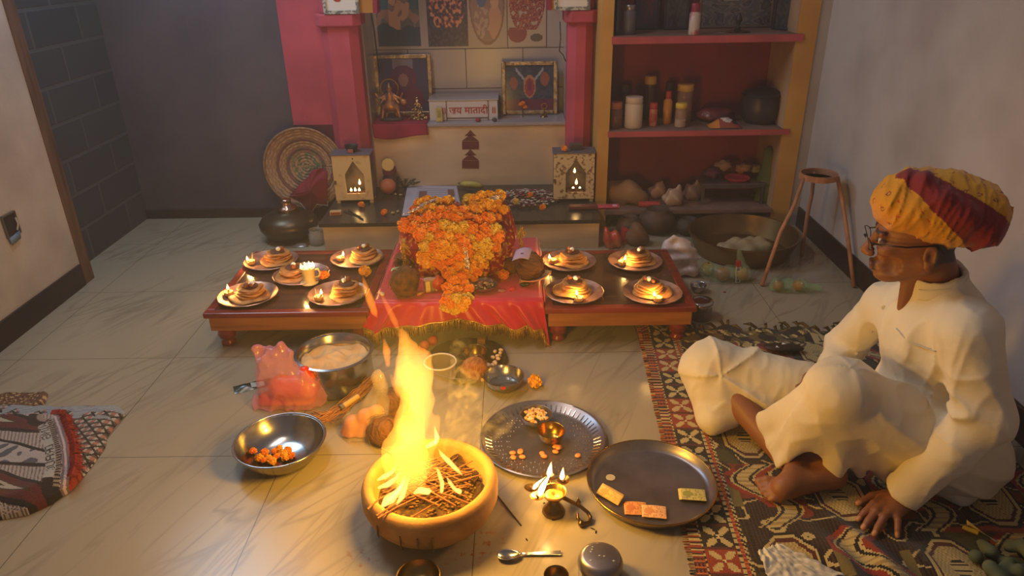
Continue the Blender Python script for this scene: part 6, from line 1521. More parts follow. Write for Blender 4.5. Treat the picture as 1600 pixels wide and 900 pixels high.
# ================================================================== FLOOR IN FRONT OF THE NICHE
pr = (at(1085, 366, .10)+at(1258, 370, .10))/2; pc3 = Vector((1.138, 3.365, 0)); t = thing('brass_parat', 'huge shallow brass basin on the floor before the niche', 'basin', pc3); r = .265
mb = MB(); mb.lathe([(0, 0), (r*.78, 0), (r*.86, .006), (r*.97, .075), (r*1.0, .10), (r*1.03, .103), (r*1.03, .108), (r*.985, .108), (r*.95, .08), (r*.84, .012), (0, .006)], 72); mb.build('basin_body', mat('dull_brass', (152, 120, 74), .35, .85, col2=(116, 90, 58), scale=4), t, ang=50)
F = Field((-.2, -.2, 0), (.2, .2, .12), .007); F.ell((0, 0, .02), (.13, .10, .035), .02); F.ell((.05, -.02, .04), (.07, .06, .03), .03); F.ell((-.06, -.05, .03), (.06, .04, .03), .03); F.plane((0, 0, .001), (0, 0, -1), (-.3, -.3, -.1), (.3, .3, .1)); F.warp(lambda X, Y, Z: .007*np.sin(60*X+20*Y)+.006*np.sin(80*Y-30*X))
t = thing('wet_cloth', 'crumpled pale cloth lying in the brass basin', 'cloth', (pc3.x+.01, pc3.y-.02, .0075)); F.build('cloth', mat('pale_cloth', (176, 152, 116), .8, col2=(150, 132, 90), scale=6), t, (0, 0, 0), None, 2)
# white plastic bag
q = at(1066, 437, 0); q = Vector((q.x, q.y+.06, 0)); F = Field((q.x-.16, q.y-.12, -.01), (q.x+.16, q.y+.12, .26), .006)
for (x0, y0, x1, y1, ra, rb) in ((1062, 425, 1075, 420, .05, .05), (1055, 400, 1068, 395, .05, .045), (1045, 385, 1052, 368, .03, .008), (1060, 385, 1078, 380, .035, .018), (1080, 395, 1092, 402, .03, .014), (1075, 425, 1090, 420, .03, .02)): F.cap(aty(x0, y0, q.y), aty(x1, y1, q.y), ra, rb, .025)
F.plane((0, 0, .002), (0, 0, -1), (q.x-.3, q.y-.3, -.1), (q.x+.3, q.y+.3, .1)); F.warp(lambda X, Y, Z: .007*np.sin(70*(X-q.x)+30*Z)+.005*np.sin(110*Z+60*Y))
t = thing('plastic_bag', 'crumpled white plastic bag beside the four-plate table', 'bag', q); F.build('bag_skin', mat('white_plastic', (214, 190, 184), .35, spec=.6, bump=.2, bscale=30), t, q, None, 1)
# fruit in net bags
green_pl = mat('green_plastic', (170, 190, 140), .15, alpha=.25, spec=.9, bump=.3, bscale=30)
def fruit(label, px, py, r, c, c2, name='mango'):
    q = at(px, py, r); t = thing(name, label, 'fruit', (q.x, q.y, .001)); mb = MB(); mb.lathe([(0, .06*r), (.35*r, 0), (.85*r, .45*r), (r, 1.0*r), (.85*r, 1.55*r), (.4*r, 1.9*r), (.12*r, 1.82*r), (0, 1.74*r)], 22); mb.build('flesh', mat('skin_%s_%d' % (name, int(px)), c, .35, col2=c2, scale=9), t, ang=180)
    mb = MB(); mb.tube([(0, 0, 1.75*r), (.05*r, 0, 2.05*r)], .0022, 6); mb.build('stem', mat('fruit_stem', (80, 60, 36), .8), t); return q
fruit('green yellow fruit at the bag edge nearest the white plastic bag', 1106, 420, .032, (164, 150, 64), (190, 160, 60)); fruit('red and yellow mango in the middle of the fruit bag', 1129, 428, .034, (150, 70, 56), (196, 140, 70)); fruit('yellow fruit in the fruit bag behind the printed wrapper', 1158, 428, .034, (186, 146, 84), (170, 130, 60))
c0 = at(1132, 432, 0); F = Field((c0.x-.14, c0.y-.10, -.005), (c0.x+.14, c0.y+.12, .22), .006)
for (x0, y0, x1, y1, ra, rb) in ((1106, 425, 1130, 430, .040, .042), (1130, 430, 1160, 428, .042, .044), (1158, 420, 1156, 392, .03, .010)): 
    a, b = at(x0, y0, .032), (at(x1, y1, .032) if ra > .035 else aty(x1, y1, c0.y+.02)); F.cap(a, b, ra, rb, .02)
F.plane((0, 0, .0005), (0, 0, -1), (c0.x-.3, c0.y-.3, -.1), (c0.x+.3, c0.y+.3, .1)); F.warp(lambda X, Y, Z: .004*np.sin(90*X+60*Z))
t = thing('fruit_bag', 'thin greenish plastic bag around the three fruits', 'bag', c0); F.build('bag_skin', green_pl, t, c0, None, 1)
a = at(1151, 440, 0); mb = MB()
def wr(u, v): return (206, 196, 176) if v < .72 and (int(v*24) % 4 and .25 < u < .75) == False else ((84, 50, 44) if v < .72 else (176, 44, 50))
mb.grid(lambda u, v: (.024*(u-.5), 0, .105*v), 8, 40, wr); t = mb.build('wrapper_strip', mat('wrapper_print', vc=True, rough=.4), None, (a.x, a.y-.02, .001), (-.25, 0, .05), solid=.001); tag(t, 'white and red printed wrapper strip leaning on the fruit bag', 'wrapper')
fruit('red apple in the thin green bag, nearer the stand leg', 1216, 446, .026, (176, 84, 50), (140, 50, 40), 'apple'); fruit('orange red apple in the thin green bag, nearer the wall', 1248, 446, .026, (200, 110, 56), (160, 70, 40), 'apple')
c0 = at(1238, 450, 0); F = Field((c0.x-.14, c0.y-.08, -.005), (c0.x+.14, c0.y+.10, .1), .005)
for (x0, y0, x1, y1, ra, rb) in ((1214, 446, 1232, 447, .034, .032), (1232, 447, 1252, 447, .032, .034), (1255, 448, 1282, 450, .028, .012)): F.cap(at(x0, y0, .026), at(x1, y1, .022), ra, rb, .015)
F.plane((0, 0, .0005), (0, 0, -1), (c0.x-.3, c0.y-.3, -.1), (c0.x+.3, c0.y+.3, .1)); F.warp(lambda X, Y, Z: .003*np.sin(110*X+60*Z)); t = thing('fruit_bag', 'thin green plastic bag around the two apples', 'bag', c0); F.build('bag_skin', mat('green_film', (150, 196, 140), .15, alpha=.3, spec=.9), t, c0, None, 1)
q = at(1091, 458, 0); little_bowl('steel_bowl', 'small steel bowl on the floor beside the four-plate table', (q.x, q.y+.012, 0), .036, .038, steel)
q = at(1094, 505, 0); t = thing('steel_tin', 'steel tin with lid partly behind the four-plate table corner', 'tin', (q.x+.01, q.y+.05, 0)); mb = MB(); mb.lathe([(0, 0), (.045, 0), (.047, .004), (.047, .07)], 36); mb.build('body', steel_dark, t, ang=50); mb = MB(); mb.lathe([(.049, .062), (.0495, .078), (.046, .082), (.034, .083), (.032, .079), (0, .079)], 36); mb.build('lid', steel, t, ang=50)
q = at(1132, 457, 0); mb = MB(); mb.blob((0, 0, .003), (.007, .005, .003), 8, 5); tag(mb.build('petal', mat('red_petal', (160, 40, 44), .7), None, q), 'single red petal on the floor beside the small steel bowl', 'petal')
# tripod stand
top = aty(1279, 272, 3.22); t = thing('wooden_stand', 'tall three-legged wooden ring stand near the right wall', 'stand', (top.x, 3.22, 0)); o0 = Vector((top.x, 3.22, 0)); rr = .085; zt_ = top.z
wood_p = mat('pale_wood', (186, 128, 92), .65, col2=(156, 104, 74), scale=6, stretch=(5, 5, .6)); mb = MB(); mb.lathe([(rr*.9, zt_-.02), (rr, zt_-.02), (rr, zt_+.006), (rr*.9, zt_+.006), (rr*.9, zt_-.02)], 40); mb.build('top_ring', wood_p, t, ang=40)
for (fx, fy, tx, ty) in ((1190, 448, -1, -.35), (1252, 402, .15, 1.0), (1334, 450, 1, -.25)):
    f = at(fx, fy, 0)-o0; L = math.hypot(tx, ty); a = Vector((rr*tx/L*.98, rr*ty/L*.98, zt_-.01)); m1 = a.lerp(f, .5)+Vector((.008*tx, .004, 0)); mb = MB(); mb.tube([a, a.lerp(f, .25)+Vector((.006, 0, 0)), m1, f+Vector((0, 0, .006))], [.0095, .009, .009, .009], 10); mb.build('leg', wood_p, t, ang=180)
# pots and cloths in the shade under the lowest shelf
for i, (x, y, r, h_, lab) in enumerate(((1030, 372, .10, .13, 'dark brown round pot in the shade before the lowest shelf'), (985, 372, .07, .10, 'small dark pot beside the platform end'), (1078, 372, .065, .09, 'dark pot behind the white plastic bag'))):
    q = at(x, y, 0); t = thing('clay_pot', lab, 'pot', (q.x, q.y+(.06 if i else .10), 0)); mb = MB(); mb.lathe([(0, 0), (r*.6, 0), (r*.95, h_*.3), (r, h_*.5), (r*.85, h_*.8), (r*.6, h_*.9), (r*.62, h_), (r*.55, h_), (r*.5, h_*.88), (0, h_*.85)], 32); mb.build('pot_body', mat('dark_clay%s' % 'abc'[i], ((90, 64, 52), (96, 72, 58), (70, 58, 50))[i], .7, col2=(56, 42, 36), scale=6), t, ang=180)
q = at(958, 392, 0); F = Field((-.08, -.07, -.01), (.08, .07, .14), .006); F.ell((0, 0, .04), (.05, .04, .05), .02); F.ell((-.03, 0, .06), (.02, .03, .05), .02); F.plane((0, 0, .001), (0, 0, -1), (-.3, -.3, -.1), (.3, .3, .1)); F.warp(lambda X, Y, Z: .007*np.sin(120*X+30*Z)); t = thing('red_bag', 'crumpled red and orange plastic bag at the platform end', 'bag', (q.x, q.y+.05, 0)); F.build('bag_skin', mat('red_orange_plastic', (196, 60, 44), .3, col2=(216, 120, 70), scale=12, spec=.7), t, (0, 0, 0), None, 1)
q = at(975, 385, 0); mb = MB(); mb.cbox(0, 0, .04, .03, .05, .08); tag(mb.build('red_box', mat('red_card', (170, 36, 50), .5), None, (q.x+.004, q.y+.05, 0), (.0, .1, .2), smooth=False, bevel=.004), 'small red box standing beside the brown sack on the floor', 'box')
q = at(998, 388, 0); F = Field((-.09, -.07, -.01), (.09, .07, .16), .006); F.ell((0, 0, .04), (.06, .045, .05), .02); F.ell((-.01, 0, .09), (.035, .03, .03), .04); F.plane((0, 0, .001), (0, 0, -1), (-.3, -.3, -.1), (.3, .3, .1)); F.warp(lambda X, Y, Z: .005*np.sin(70*X+50*Z)); t = thing('brown_sack', 'small brown cloth sack behind the four-plate table', 'sack', (q.x, q.y+.05, 0)); F.build('sack', mat('brown_sack', (120, 86, 62), .9, col2=(96, 66, 50), scale=8), t, (0, 0, 0), None, 2)
# electrical box in left wall
a, b = atx(0, 330, XL), atx(30, 372, XL); yc = (a.y+b.y)/2; zc = (a.z+b.z)/2; t = thing('switch_box', 'open electrical box with a bent flap set in the left white wall', 'switch box', (XL+.001, yc, zc))
hw, hh = abs(b.y-a.y)/2+.012, .045; mb = MB(); mb.box(-.0, .004, -hw, hw, -hh, hh); mb.build('box_back', mat('box_shade', (50, 40, 34), .9), t, smooth=False)  # flat plate on the wall; the shade inside the box is put into its colour
mb = MB()
for s in (-1, 1): mb.box(0, .008, s*hw-.003, s*hw+.003, -hh, hh); mb.box(0, .008, -hw, hw, s*hh-.003, s*hh+.003)
mb.build('box_rim', mat('metal_box', (120, 112, 100), .5, .6), t, smooth=False)
mb = MB(); mb.add([(.008, -hw, -hh), (.008, hw*.8, -hh+.01), (.012, hw*.5, -hh-.02), (.012, -hw, -hh-.03)], [(0, 1, 2, 3)]); mb.build('flap', mat('blue_flap', (110, 130, 150), .5), t, solid=.002)
mb = MB(); mb.tube([(.005, hw*.6, -.03), (.012, hw*.75, -.005), (.008, hw*.8, .02)], .004, 6); mb.build('wire_end', mat('white_wire', (196, 190, 180), .5), t)
# ================================================================== WOVEN RUGS
GLY = {'W': '10001 10001 10001 10101 10101 11011 10001', 'I': '111 010 010 010 010 010 111', 'N': '10001 11001 10101 10101 10011 10001 10001', 'G': '01110 10001 10000 10111 10001 10001 01110',
       'D': '11110 10001 10001 10001 10001 10001 11110', 'R': '11110 10001 10001 11110 10100 10010 10001', 'A': '01110 10001 10001 11111 10001 10001 10001', 'U': '10001 10001 10001 10001 10001 10001 01110',
       'C': '01110 10001 10000 10000 10000 10001 01110', 'S': '01111 10000 10000 01110 00001 00001 11110', 'T': '11111 00100 00100 00100 00100 00100 00100', '.': '0 0 0 0 0 0 1'}
def glyph_rows(word):
    rows = ['']*7
    for ch in word:
        g = GLY[ch].split()
        for i in range(7): rows[i] += g[i]+'0'
    return rows
def in_text(rows, a, b):
    """a: 0..1 along the reading direction, b: 0..1 down the letters"""
    n = len(rows[0]); return 0 <= a < 1 and 0 <= b < 1 and rows[int(b*7)][int(a*n)] == '1'
woven = mat('woven_wool', vc=True, rough=0.95, bump=0.5, bscale=320, sheen=0.2)
RC = Vector((0.455, 1.72, 0)); RUGANG = -0.052
cream, blk, red, mar, orn, olive = (200, 174, 112), (38, 28, 22), (150, 52, 30), (88, 36, 28), (196, 100, 50), (122, 104, 54)
srt = glyph_rows('S.R.T')
def rug_col(a, b):
    """a metres from the left edge, b metres along the edge towards the shrine"""
    if a < 0.028:
        k = int(b*160) % 3; seg = int((b+.04)/.11) % 4
        return ((red, mar, orn) if seg % 2 else (blk, red, cream))[k] if int(a*200) % 2 or k else blk
    if a < 0.036: return cream if int(b*120) % 2 else blk
    if a < 0.116:
        c = .085; i = math.floor(b/c); u = (a-.076)/.04; v = (b-(i+.5)*c)/(c/2)
        if abs(u) < .14 and abs(v) < .14: return (226, 200, 150) if abs(u) > .05 or abs(v) > .05 else blk
        au, av = abs(u)-.46, abs(v)-.46
        p, q = (au+av)*.707, (au-av)*.707
        if (p/.46)**2+(q/.24)**2 < 1: return cream
        if abs(v) > .9: return mar
        return red if (i//2) % 2 else blk
    if a < 0.126: return cream if int(b*150) % 3 else blk
    if a < 0.136: return orn if int(b*150) % 2 else red
    if a < 0.146: return cream if int((b+a)*120) % 2 else blk
    x, y = a-0.146, b
    # names woven at the far end
    if 0.735 < b < 0.80 and 0.66 < a < 0.80:
        if in_text(srt, (0.785-a)/0.11, (b-0.745)/0.046): return blk
        return cream
    if b > 0.73: return (cream if int((a*3+b*2)*26) % 3 == 0 else (olive if int(a*40) % 2 else blk)) if abs((b-.80)-.018*math.sin(a*30)) < .012 or b < .742 else ((104, 84, 44) if nz(a*22, b*22) > .1 else blk)
    # main field: big outlined lozenges, octagons, hooks
    cx, cy = .20, .26
    i, j = math.floor(x/cx), math.floor(y/cy); u = x/cx-i-.5; v = y/cy-j-.5
    if (i+j) % 2 == 0:
        d = max(abs(u)*1.15, abs(v), (abs(u)+abs(v))*.76)
        if d < .12: return blk if int(v*40) % 2 else cream
        if d < .30: return cream if int((x*90))+int(y*90) and (int(x*230)+int(y*115)) % 2 else (172, 146, 88)
        if d < .345: return mar
        if d < .385: return cream
        if d < .43: return blk
    else:
        s = u*1.1+.28*math.sin(v*7); 
        if abs(s) < .10: return cream if (int(y*160)) % 3 else (168, 140, 84)
        if abs(s) < .155: return blk
        if abs(s) < .195: return cream
        if abs(s) < .33 and v > -.2: return red if nz(x*30, y*30) > -.25 else mar
        if abs(u) > .36 and abs(v) < .2: return olive
    k = nz(x*13, y*13, 3)
    if abs(k) < .045: return cream
    if k > .22: return (124, 50, 32) if j % 2 else (70, 66, 34)
    return blk if int(x*200) % 2 else (70, 44, 26)
def rug_h(a, b):
    z = .004+.0015*nz(a*12, b*12)
    w = max(0, min(1, (a-.30)/.2))
    z += w*.012*max(0, nz(a*6+3, b*6, 5)+.1)
    d = math.hypot(a-.42, (b+.40))
    z += .035*max(0, 1-abs(d-.02)/.32)**2*(0.55+.45*math.sin(a*55+b*30+3*nz(a*5, b*5)))
    z += .018*max(0, (b-.74)/.1)*(.5+.5*math.sin(a*42))
    return z
ca, sa = math.cos(RUGANG), math.sin(RUGANG)
W_, B0, B1 = 1.02, -.72, .835
rug = thing('woven_rug', 'large dark patterned woven rug under the seated man', 'rug', RC)
mb = MB()
def rp(a, b):
    aa = a; x = aa*ca-b*sa; y = aa*sa+b*ca
    edge = .012*math.sin(a*23)+.006*math.sin(a*57) if b > .8 else 0
    x = min(x, 1.53-RC.x); return (x, y+edge, rug_h(a, b))
nu, nv = 212, 322
mb.grid(lambda u, v: rp(W_*u, B0+(B1-B0)*v), nu, nv, lambda u, v: rug_col(W_*u, B0+(B1-B0)*v))
mb.build('rug_cloth', woven, rug, ang=180)
mb = MB(); rnd = random.Random(17)
for i in range(30):
    a = .02+i*.034+rnd.uniform(-.008, .008); p = Vector(rp(min(a, 1.0), B1)); d = Vector((rnd.uniform(-.05, .0), rnd.uniform(.006, .035), .006)); mb.tube([p, p+d*.5+Vector((0, 0, .010)), p+d], [.005, .007, .0015], 6)
mb.build('far_fringe', mat('dark_fringe', (58, 42, 28), .95, col2=(110, 90, 44), scale=30), rug)['kind'] = 'stuff'
mb = MB()
for i in range(320):
    b = B0+(B1-B0)*i/320; p = Vector(rp(0, b)); mb.tube([p+Vector((.002, 0, -.001)), p+Vector((-.013-.004*rnd.random(), rnd.uniform(-.003, .003), -.0025))], .0012, 4, col=rnd.choice([red, blk, orn, cream]))
mb.build('side_fringe', mat('fringe_wool', vc=True, rough=.95), rug)

# folded blanket at the left edge
wl, gy, bk2, rd = (176, 170, 162), (120, 118, 120), (44, 36, 36), (150, 62, 56)
outl = [at(x, y, 0) for x, y in ((-160, 640), (-60, 634), (20, 634), (75, 635), (110, 638), (150, 636), (186, 636), (198, 648), (180, 668), (168, 684), (165, 700), (150, 722), (130, 748), (112, 768), (80, 790), (45, 806), (0, 814), (-70, 826), (-170, 830))]
bc = at(10, 715, 0); wing, drauc = glyph_rows('WING'), glyph_rows('DRAUC')
def bl_p(u, v):
    q = v*len(outl); i = int(q) % len(outl); f = q-int(q); e = outl[i].lerp(outl[(i+1) % len(outl)], f); return bc.lerp(e, u)
arc0 = [at(x, y, 0) for x, y in ((86, 668), (100, 668), (108, 690), (116, 715), (118, 745), (112, 770))]
def arc_s(p):
    """signed distance across the folded fringed edge and position along it"""
    best = (9, 0)
    L = 0
    for a, b in zip(arc0[:-1], arc0[1:]):
        d = b-a; t = max(0, min(1, (p-a).dot(d)/d.dot(d))); w = p-(a+d*t); s = math.copysign(w.length, d.x*w.y-d.y*w.x); 
        if w.length < abs(best[0]): best = (s, L+t*d.length)
        L += d.length
    return best
def bl_col(p):
    s, t = arc_s(p)
    x, y = p.x, p.y
    if -.004 < s < .022 and .02 < t < .42: return (164, 66, 54) if nz(x*60, y*60) > -.2 else (120, 40, 40)
    if -.022 < s <= -.004 and t > .02: return (128, 108, 116) if abs(s+.013) > .003 else (200, 180, 176)
    if -.065 < s <= -.024:
        if in_text(wing, (t-.05)/.11, (s+.064)/.024*1.0): return bk2
        if in_text(drauc, (t-.20)/.15, (s+.064)/.024): return bk2
        if s < -.038: return wl if .03 < t < .38 else bk2
        return bk2 if int(t*160) % 2 else (150, 130, 120)
    if s > .02:
        k = (int((x+y)*46)+int((x-y)*46)) % 2; u = ((x+y)*23) % 1-.5; v = ((x-y)*23) % 1-.5
        if y > 2.0-.05 and nz(x*18, y*18) > -.15: return (160, 166, 172) if int(y*300) % 2 else (130, 134, 142)
        if max(abs(u), abs(v)) < .2: return (170, 110, 96)
        if max(abs(u), abs(v)) > .40: return bk2
        return wl if k else (96, 84, 80)
    # field: pointed lozenges pointing to the folded edge
    c = .13; v = (y*1.0+x*.25)/c; j = math.floor(v); f = v-j-.5; w = (-s)/.26
    edge = abs(f)*2-(1-.8*max(0, min(1, 1-w)))
    if abs(edge) < .10: return bk2
    if edge < -.1:
        if j % 2: return (96, 46, 42) if edge > -.45 else ((180, 168, 150) if abs(edge+.6) < .08 else (70, 60, 44))
        return (92, 92, 100) if nz(x*32, y*32) > .08 else (184, 172, 164)
    return ((182, 166, 156) if (int(x*260)+int(y*130)) % 3 else (110, 96, 92))
def bl_pos(u, v):
    p = bl_p(u, v); s, t = arc_s(p); z = .028*min(1, (1-u)*7)**.5+.006*nz(p.x*11, p.y*11)
    if s < -.0: z += .012*max(0, 1-(-s)/.5)+.008*nz(p.x*8, p.y*8, 2)+.014*min(1, (1-u)*6)
    elif s < .022: z += .016
    return Vector((p.x, p.y, max(.002, z if u < .999 else .002)))-bc
mb = MB(); mb.grid(bl_pos, 110, 300, lambda u, v: bl_col(bl_p(u, v)), flip=False)
bt = thing('folded_blanket', 'folded black and white woven blanket with red fringe on the bare floor', 'blanket', bc); mb.build('blanket_cloth', woven, bt, ang=180)
mb = MB(); rnd = random.Random(3)
for i in range(150):
    q = rnd.random()*(len(arc0)-1); i0 = int(q); p = arc0[i0].lerp(arc0[i0+1], q-i0); d = (arc0[i0+1]-arc0[i0]).normalized(); nrm = Vector((-d.y, d.x, 0)); 
    a = p-bc+Vector((0, 0, .052)); mb.tube([a, a+nrm*.014+Vector((0, 0, .006)), a+nrm*rnd.uniform(.02, .034)+Vector((rnd.uniform(-.008, .008), rnd.uniform(-.008, .008), -.008))], [.002, .0025, .001], 5)
mb.build('red_fringe', mat('red_wool', (158, 62, 52), .95, col2=(124, 40, 40), scale=40), bt)
mb = MB(); m0 = at(30, 640, 0)
pl = [at(x, y, 0) for x, y in ((-60, 648), (-10, 626), (12, 619), (50, 620), (72, 619), (76, 617), (70, 634), (60, 645))]
def mt_(u, v):
    q = v*len(pl); i = int(q) % len(pl); f = q-int(q); p = m0.lerp(pl[i].lerp(pl[(i+1) % len(pl)], f), u); return Vector((p.x, p.y, .002+.022*min(1, (1-u)*8)**.5))-m0
mb.grid(mt_, 24, 90, lambda u, v: (190, 160, 110) if nz(u*9, v*30) > .25 else ((104, 66, 42) if nz(u*14, v*40, 3) > -.2 else (60, 40, 30)))
tag(mb.build('brown_mat', woven, None, m0, ang=180), 'small brown folded mat behind the black and white blanket', 'mat')

# things lying on the rug
q = at(1222, 556, 0); mb = MB(); mb.blob((0, 0, .012), (.075, .03, .013), 22, 8); t = thing('dark_pouch', 'dark flat pouch on the rug behind the knee of the man', 'pouch', (q.x+.01, q.y+.02, .012), -.1); mb.build('pouch_body', mat('dark_leather', (64, 48, 36), .5, col2=(48, 36, 28), scale=20), t, ang=180)
mb = MB(); mb.add([(-.01, .0, .026), (.014, .004, .026), (-.004, .014, .026)], [(0, 1, 2)]); mb.add([(-.035, -.016, .022), (-.022, -.02, .022), (-.03, -.008, .025)], [(0, 1, 2)]); mb.build('white_mark', white_sugar, t, solid=.001)
def crumple(name, label, cat, corners, z, amp, m, nu=50, nv=30, seed=0):
    pts = [at(x, y, z) for x, y in corners]; c = sum(pts, Vector())/4; c.z = z; mb = MB()
    def fn(u, v):
        p = pts[0].lerp(pts[1], u).lerp(pts[3].lerp(pts[2], u), v)-c; p.z = amp*(1.2+abs(nz(u*5+seed, v*4))*1.6+.5*nz(u*13, v*11, seed)); return p
    mb.grid(fn, nu, nv); return tag(mb.build(name, m, None, c, ang=60, solid=.0008), label, cat)
crumple('plastic_sheet', 'crumpled pale translucent plastic sheet at the bottom of the rug', 'plastic sheet', ((1183, 868), (1215, 856), (1320, 906), (1205, 925)), .014, .010, mat('milky_plastic', (214, 204, 184), .35, alpha=.9, spec=.6))
q = at(1533, 835, .02); t = thing('folded_paper', 'folded white paper standing on the rug near the right edge', 'paper', (q.x, q.y, .014), -.9); mb = MB(); mb.grid(lambda u, v: (.075*(u-.5), .02*abs(v-.5)*2-.01, .03*(1-abs(v-.5)*2)*(1-.7*u)+.004), 12, 8); mb.build('paper_sheet', mat('paper_white', (216, 200, 180), .7), t, ang=30, solid=.0008)
q = at(1519, 830, .02); mb = MB(); mb.tube([(-.016, .01, .008), (.012, -.012, .008)], .006, 8); tag(mb.build('yellow_wrapper', mat('yellow_wrap', (190, 164, 50), .4), None, (q.x, q.y+.006, .012)), 'small yellow wrapper behind the folded paper on the rug', 'wrapper')
q = at(1572, 876, .03); F = Field((q.x-.11, q.y-.10, 0), (q.x+.12, q.y+.10, .12), .005); rnd = random.Random(4)
for i in range(12):
    a = Vector((q.x+rnd.uniform(-.07, .07), q.y+rnd.uniform(-.06, .06), rnd.uniform(.02, .05))); b = a+Vector((rnd.uniform(-.05, .05), rnd.uniform(-.05, .05), rnd.uniform(-.02, .02))); F.cap(a, b, .018, .014, .008)
F.plane((0, 0, .013), (0, 0, -1), (q.x-.3, q.y-.3, -.1), (q.x+.3, q.y+.3, .1)); t = thing('crumpled_cloth', 'crumpled grey green cloth lump at the right bottom of the rug', 'cloth', q); F.build('cloth', mat('grey_green_cloth', (96, 104, 80), .9, col2=(72, 80, 60), scale=9), t, q, None, 2)

# ================================================================== THE SEATED MAN
skin = mat('brown_skin', (132, 82, 52), 0.5, vc=True, sss=0.08, bump=0.08, bscale=220)
PO = Vector((1.2, 1.68, 0.012))
man = thing('person', 'seated man in white kurta, yellow and maroon turban and glasses', 'person', PO)
O = np.array([1.018, 1.70, 0.722]); HF = np.array([-.92, .39, 0.0]); HF /= np.linalg.norm(HF); HL = np.array([-HF[1], HF[0], 0.0])*1.0; HL = np.cross([0, 0, 1.0], HF); HU = np.array([0, 0, 1.0])
_t = R(5); HF, HU = HF*math.cos(_t)-HU*math.sin(_t), HU*math.cos(_t)+HF*math.sin(_t)
RH = np.array([HF, HL, HU])
def hp(f, l, u): return O+f*HF+l*HL+u*HU
def ap(px, py, Y): return np.array(aty(px, py, Y))
def az(px, py, z): return np.array(at(px, py, z))
hv = .0032
B = Field((0.50, 1.36, 0.0), (1.42, 2.16, 0.95), hv)
# skull, jaw, neck
B.ell(hp(-.012, 0, .045), (.098, .076, .088), .01, rot=RH)
B.ell(hp(.030, 0, -.020), (.060, .056, .085), .03, rot=RH)
B.cap(hp(.055, 0, -.088), hp(-.02, .045, -.055), .026, .022, .03); B.cap(hp(.055, 0, -.088), hp(-.02, -.045, -.055), .026, .022, .03)
B.ell(hp(.072, 0, -.100), (.018, .022, .015), .014, rot=RH)
for s in (-1, 1):
    B.ell(hp(.066, s*.038, -.022), (.022, .022, .020), .02, rot=RH)         # cheekbones
    B.ell(hp(.083, s*.030, .022), (.014, .026, .010), .014, rot=RH)         # brow
    B.ell(hp(.094, s*.031, .000), (.014, .018, .012), .010, 'sub', rot=RH)  # eye socket
    B.ell(hp(.060, s*.044, -.062), (.022, .017, .026), .016, 'sub', rot=RH) # hollow cheek
    B.cap(hp(.083, s*.018, -.001), hp(.079, s*.044, -.002), .0085, .0075, .004)   # lids
    B.ell(hp(.103, s*.013, -.042), (.012, .009, .009), .006, rot=RH)        # nostril wing
    B.ell(hp(.106, s*.008, -.050), (.006, .0035, .004), .002, 'sub', rot=RH)
    # ear: rim, bowl, lobe
    ec = hp(-.028, s*.078, -.018)
    B.ell(ec, (.019, .010, .032), .006, rot=RH); B.ell(ec+HL*s*.009+HF*.003, (.011, .007, .019), .004, 'sub', rot=RH)
    B.ell(hp(-.022, s*.080, -.046), (.010, .007, .011), .006, rot=RH); B.ell(hp(-.014, s*.081, -.020), (.005, .006, .008), .004, rot=RH)
B.cap(hp(.090, 0, .012), hp(.113, 0, -.034), .0085, .0125, .010); B.ell(hp(.114, 0, -.038), (.012, .012, .011), .008, rot=RH)
B.ell(hp(.082, 0, -.072), (.015, .024, .018), .014, rot=RH)
B.cap(hp(.098, -.016, -.069), hp(.098, .016, -.069), .0062, .0062, .004); B.cap(hp(.096, -.015, -.081), hp(.096, .015, -.081), .0068, .0068, .004)
B.cap(hp(.104, -.022, -.0752), hp(.104, .022, -.0752), .0016, .0016, .002, 'sub')
S = ap(1470, 445, 1.70)
B.cap(hp(-.030, 0, -.03), S+np.array([-.0, 0, -.03]), .052, .058, .02); B.cap(hp(-.01, .0, -.07), S+np.array([-.03, 0, -.06]), .026, .036, .02)
# trunk and limbs (mostly under the clothes)
nsh, fsh = ap(1515, 520, 1.55), ap(1385, 474, 1.87); PEL = np.array([1.215, 1.70, .115])
B.cap(S+np.array([.015, 0, -.13]), PEL+np.array([-.02, 0, .08]), .078, .09, .04); B.cap(hp(-.005, 0, -.09), S+np.array([-.088, 0, -.085]), .030, .010, .012); B.cap(nsh, fsh, .05, .05, .05); B.cap(PEL+np.array([0, -.09, 0]), PEL+np.array([0, .09, 0]), .09, .09, .05)
elb, wri = ap(1530, 655, 1.475), az(1428, 768, .062); B.cap(nsh, elb, .046, .038, .03); B.cap(elb, wri, .036, .024, .02)
felb = ap(1318, 545, 1.985); fwri = ap(1283, 585, 1.87); B.cap(fsh, felb, .045, .036, .03); B.cap(felb, fwri, .034, .024, .02)
nhip, fhip = PEL+np.array([-.01, -.10, .005]), PEL+np.array([-.03, .10, .005]); nk, fk = ap(1315, 612, 1.62), ap(1112, 578, 1.985)
nank = az(1262, 705, .062); fank = az(1228, 716, .035)
B.cap(nhip, nk, .08, .055, .03); B.cap(nk, nank, .05, .034, .03); B.cap(fhip, fk, .08, .055, .03); B.cap(fk, fank, .05, .034, .03)
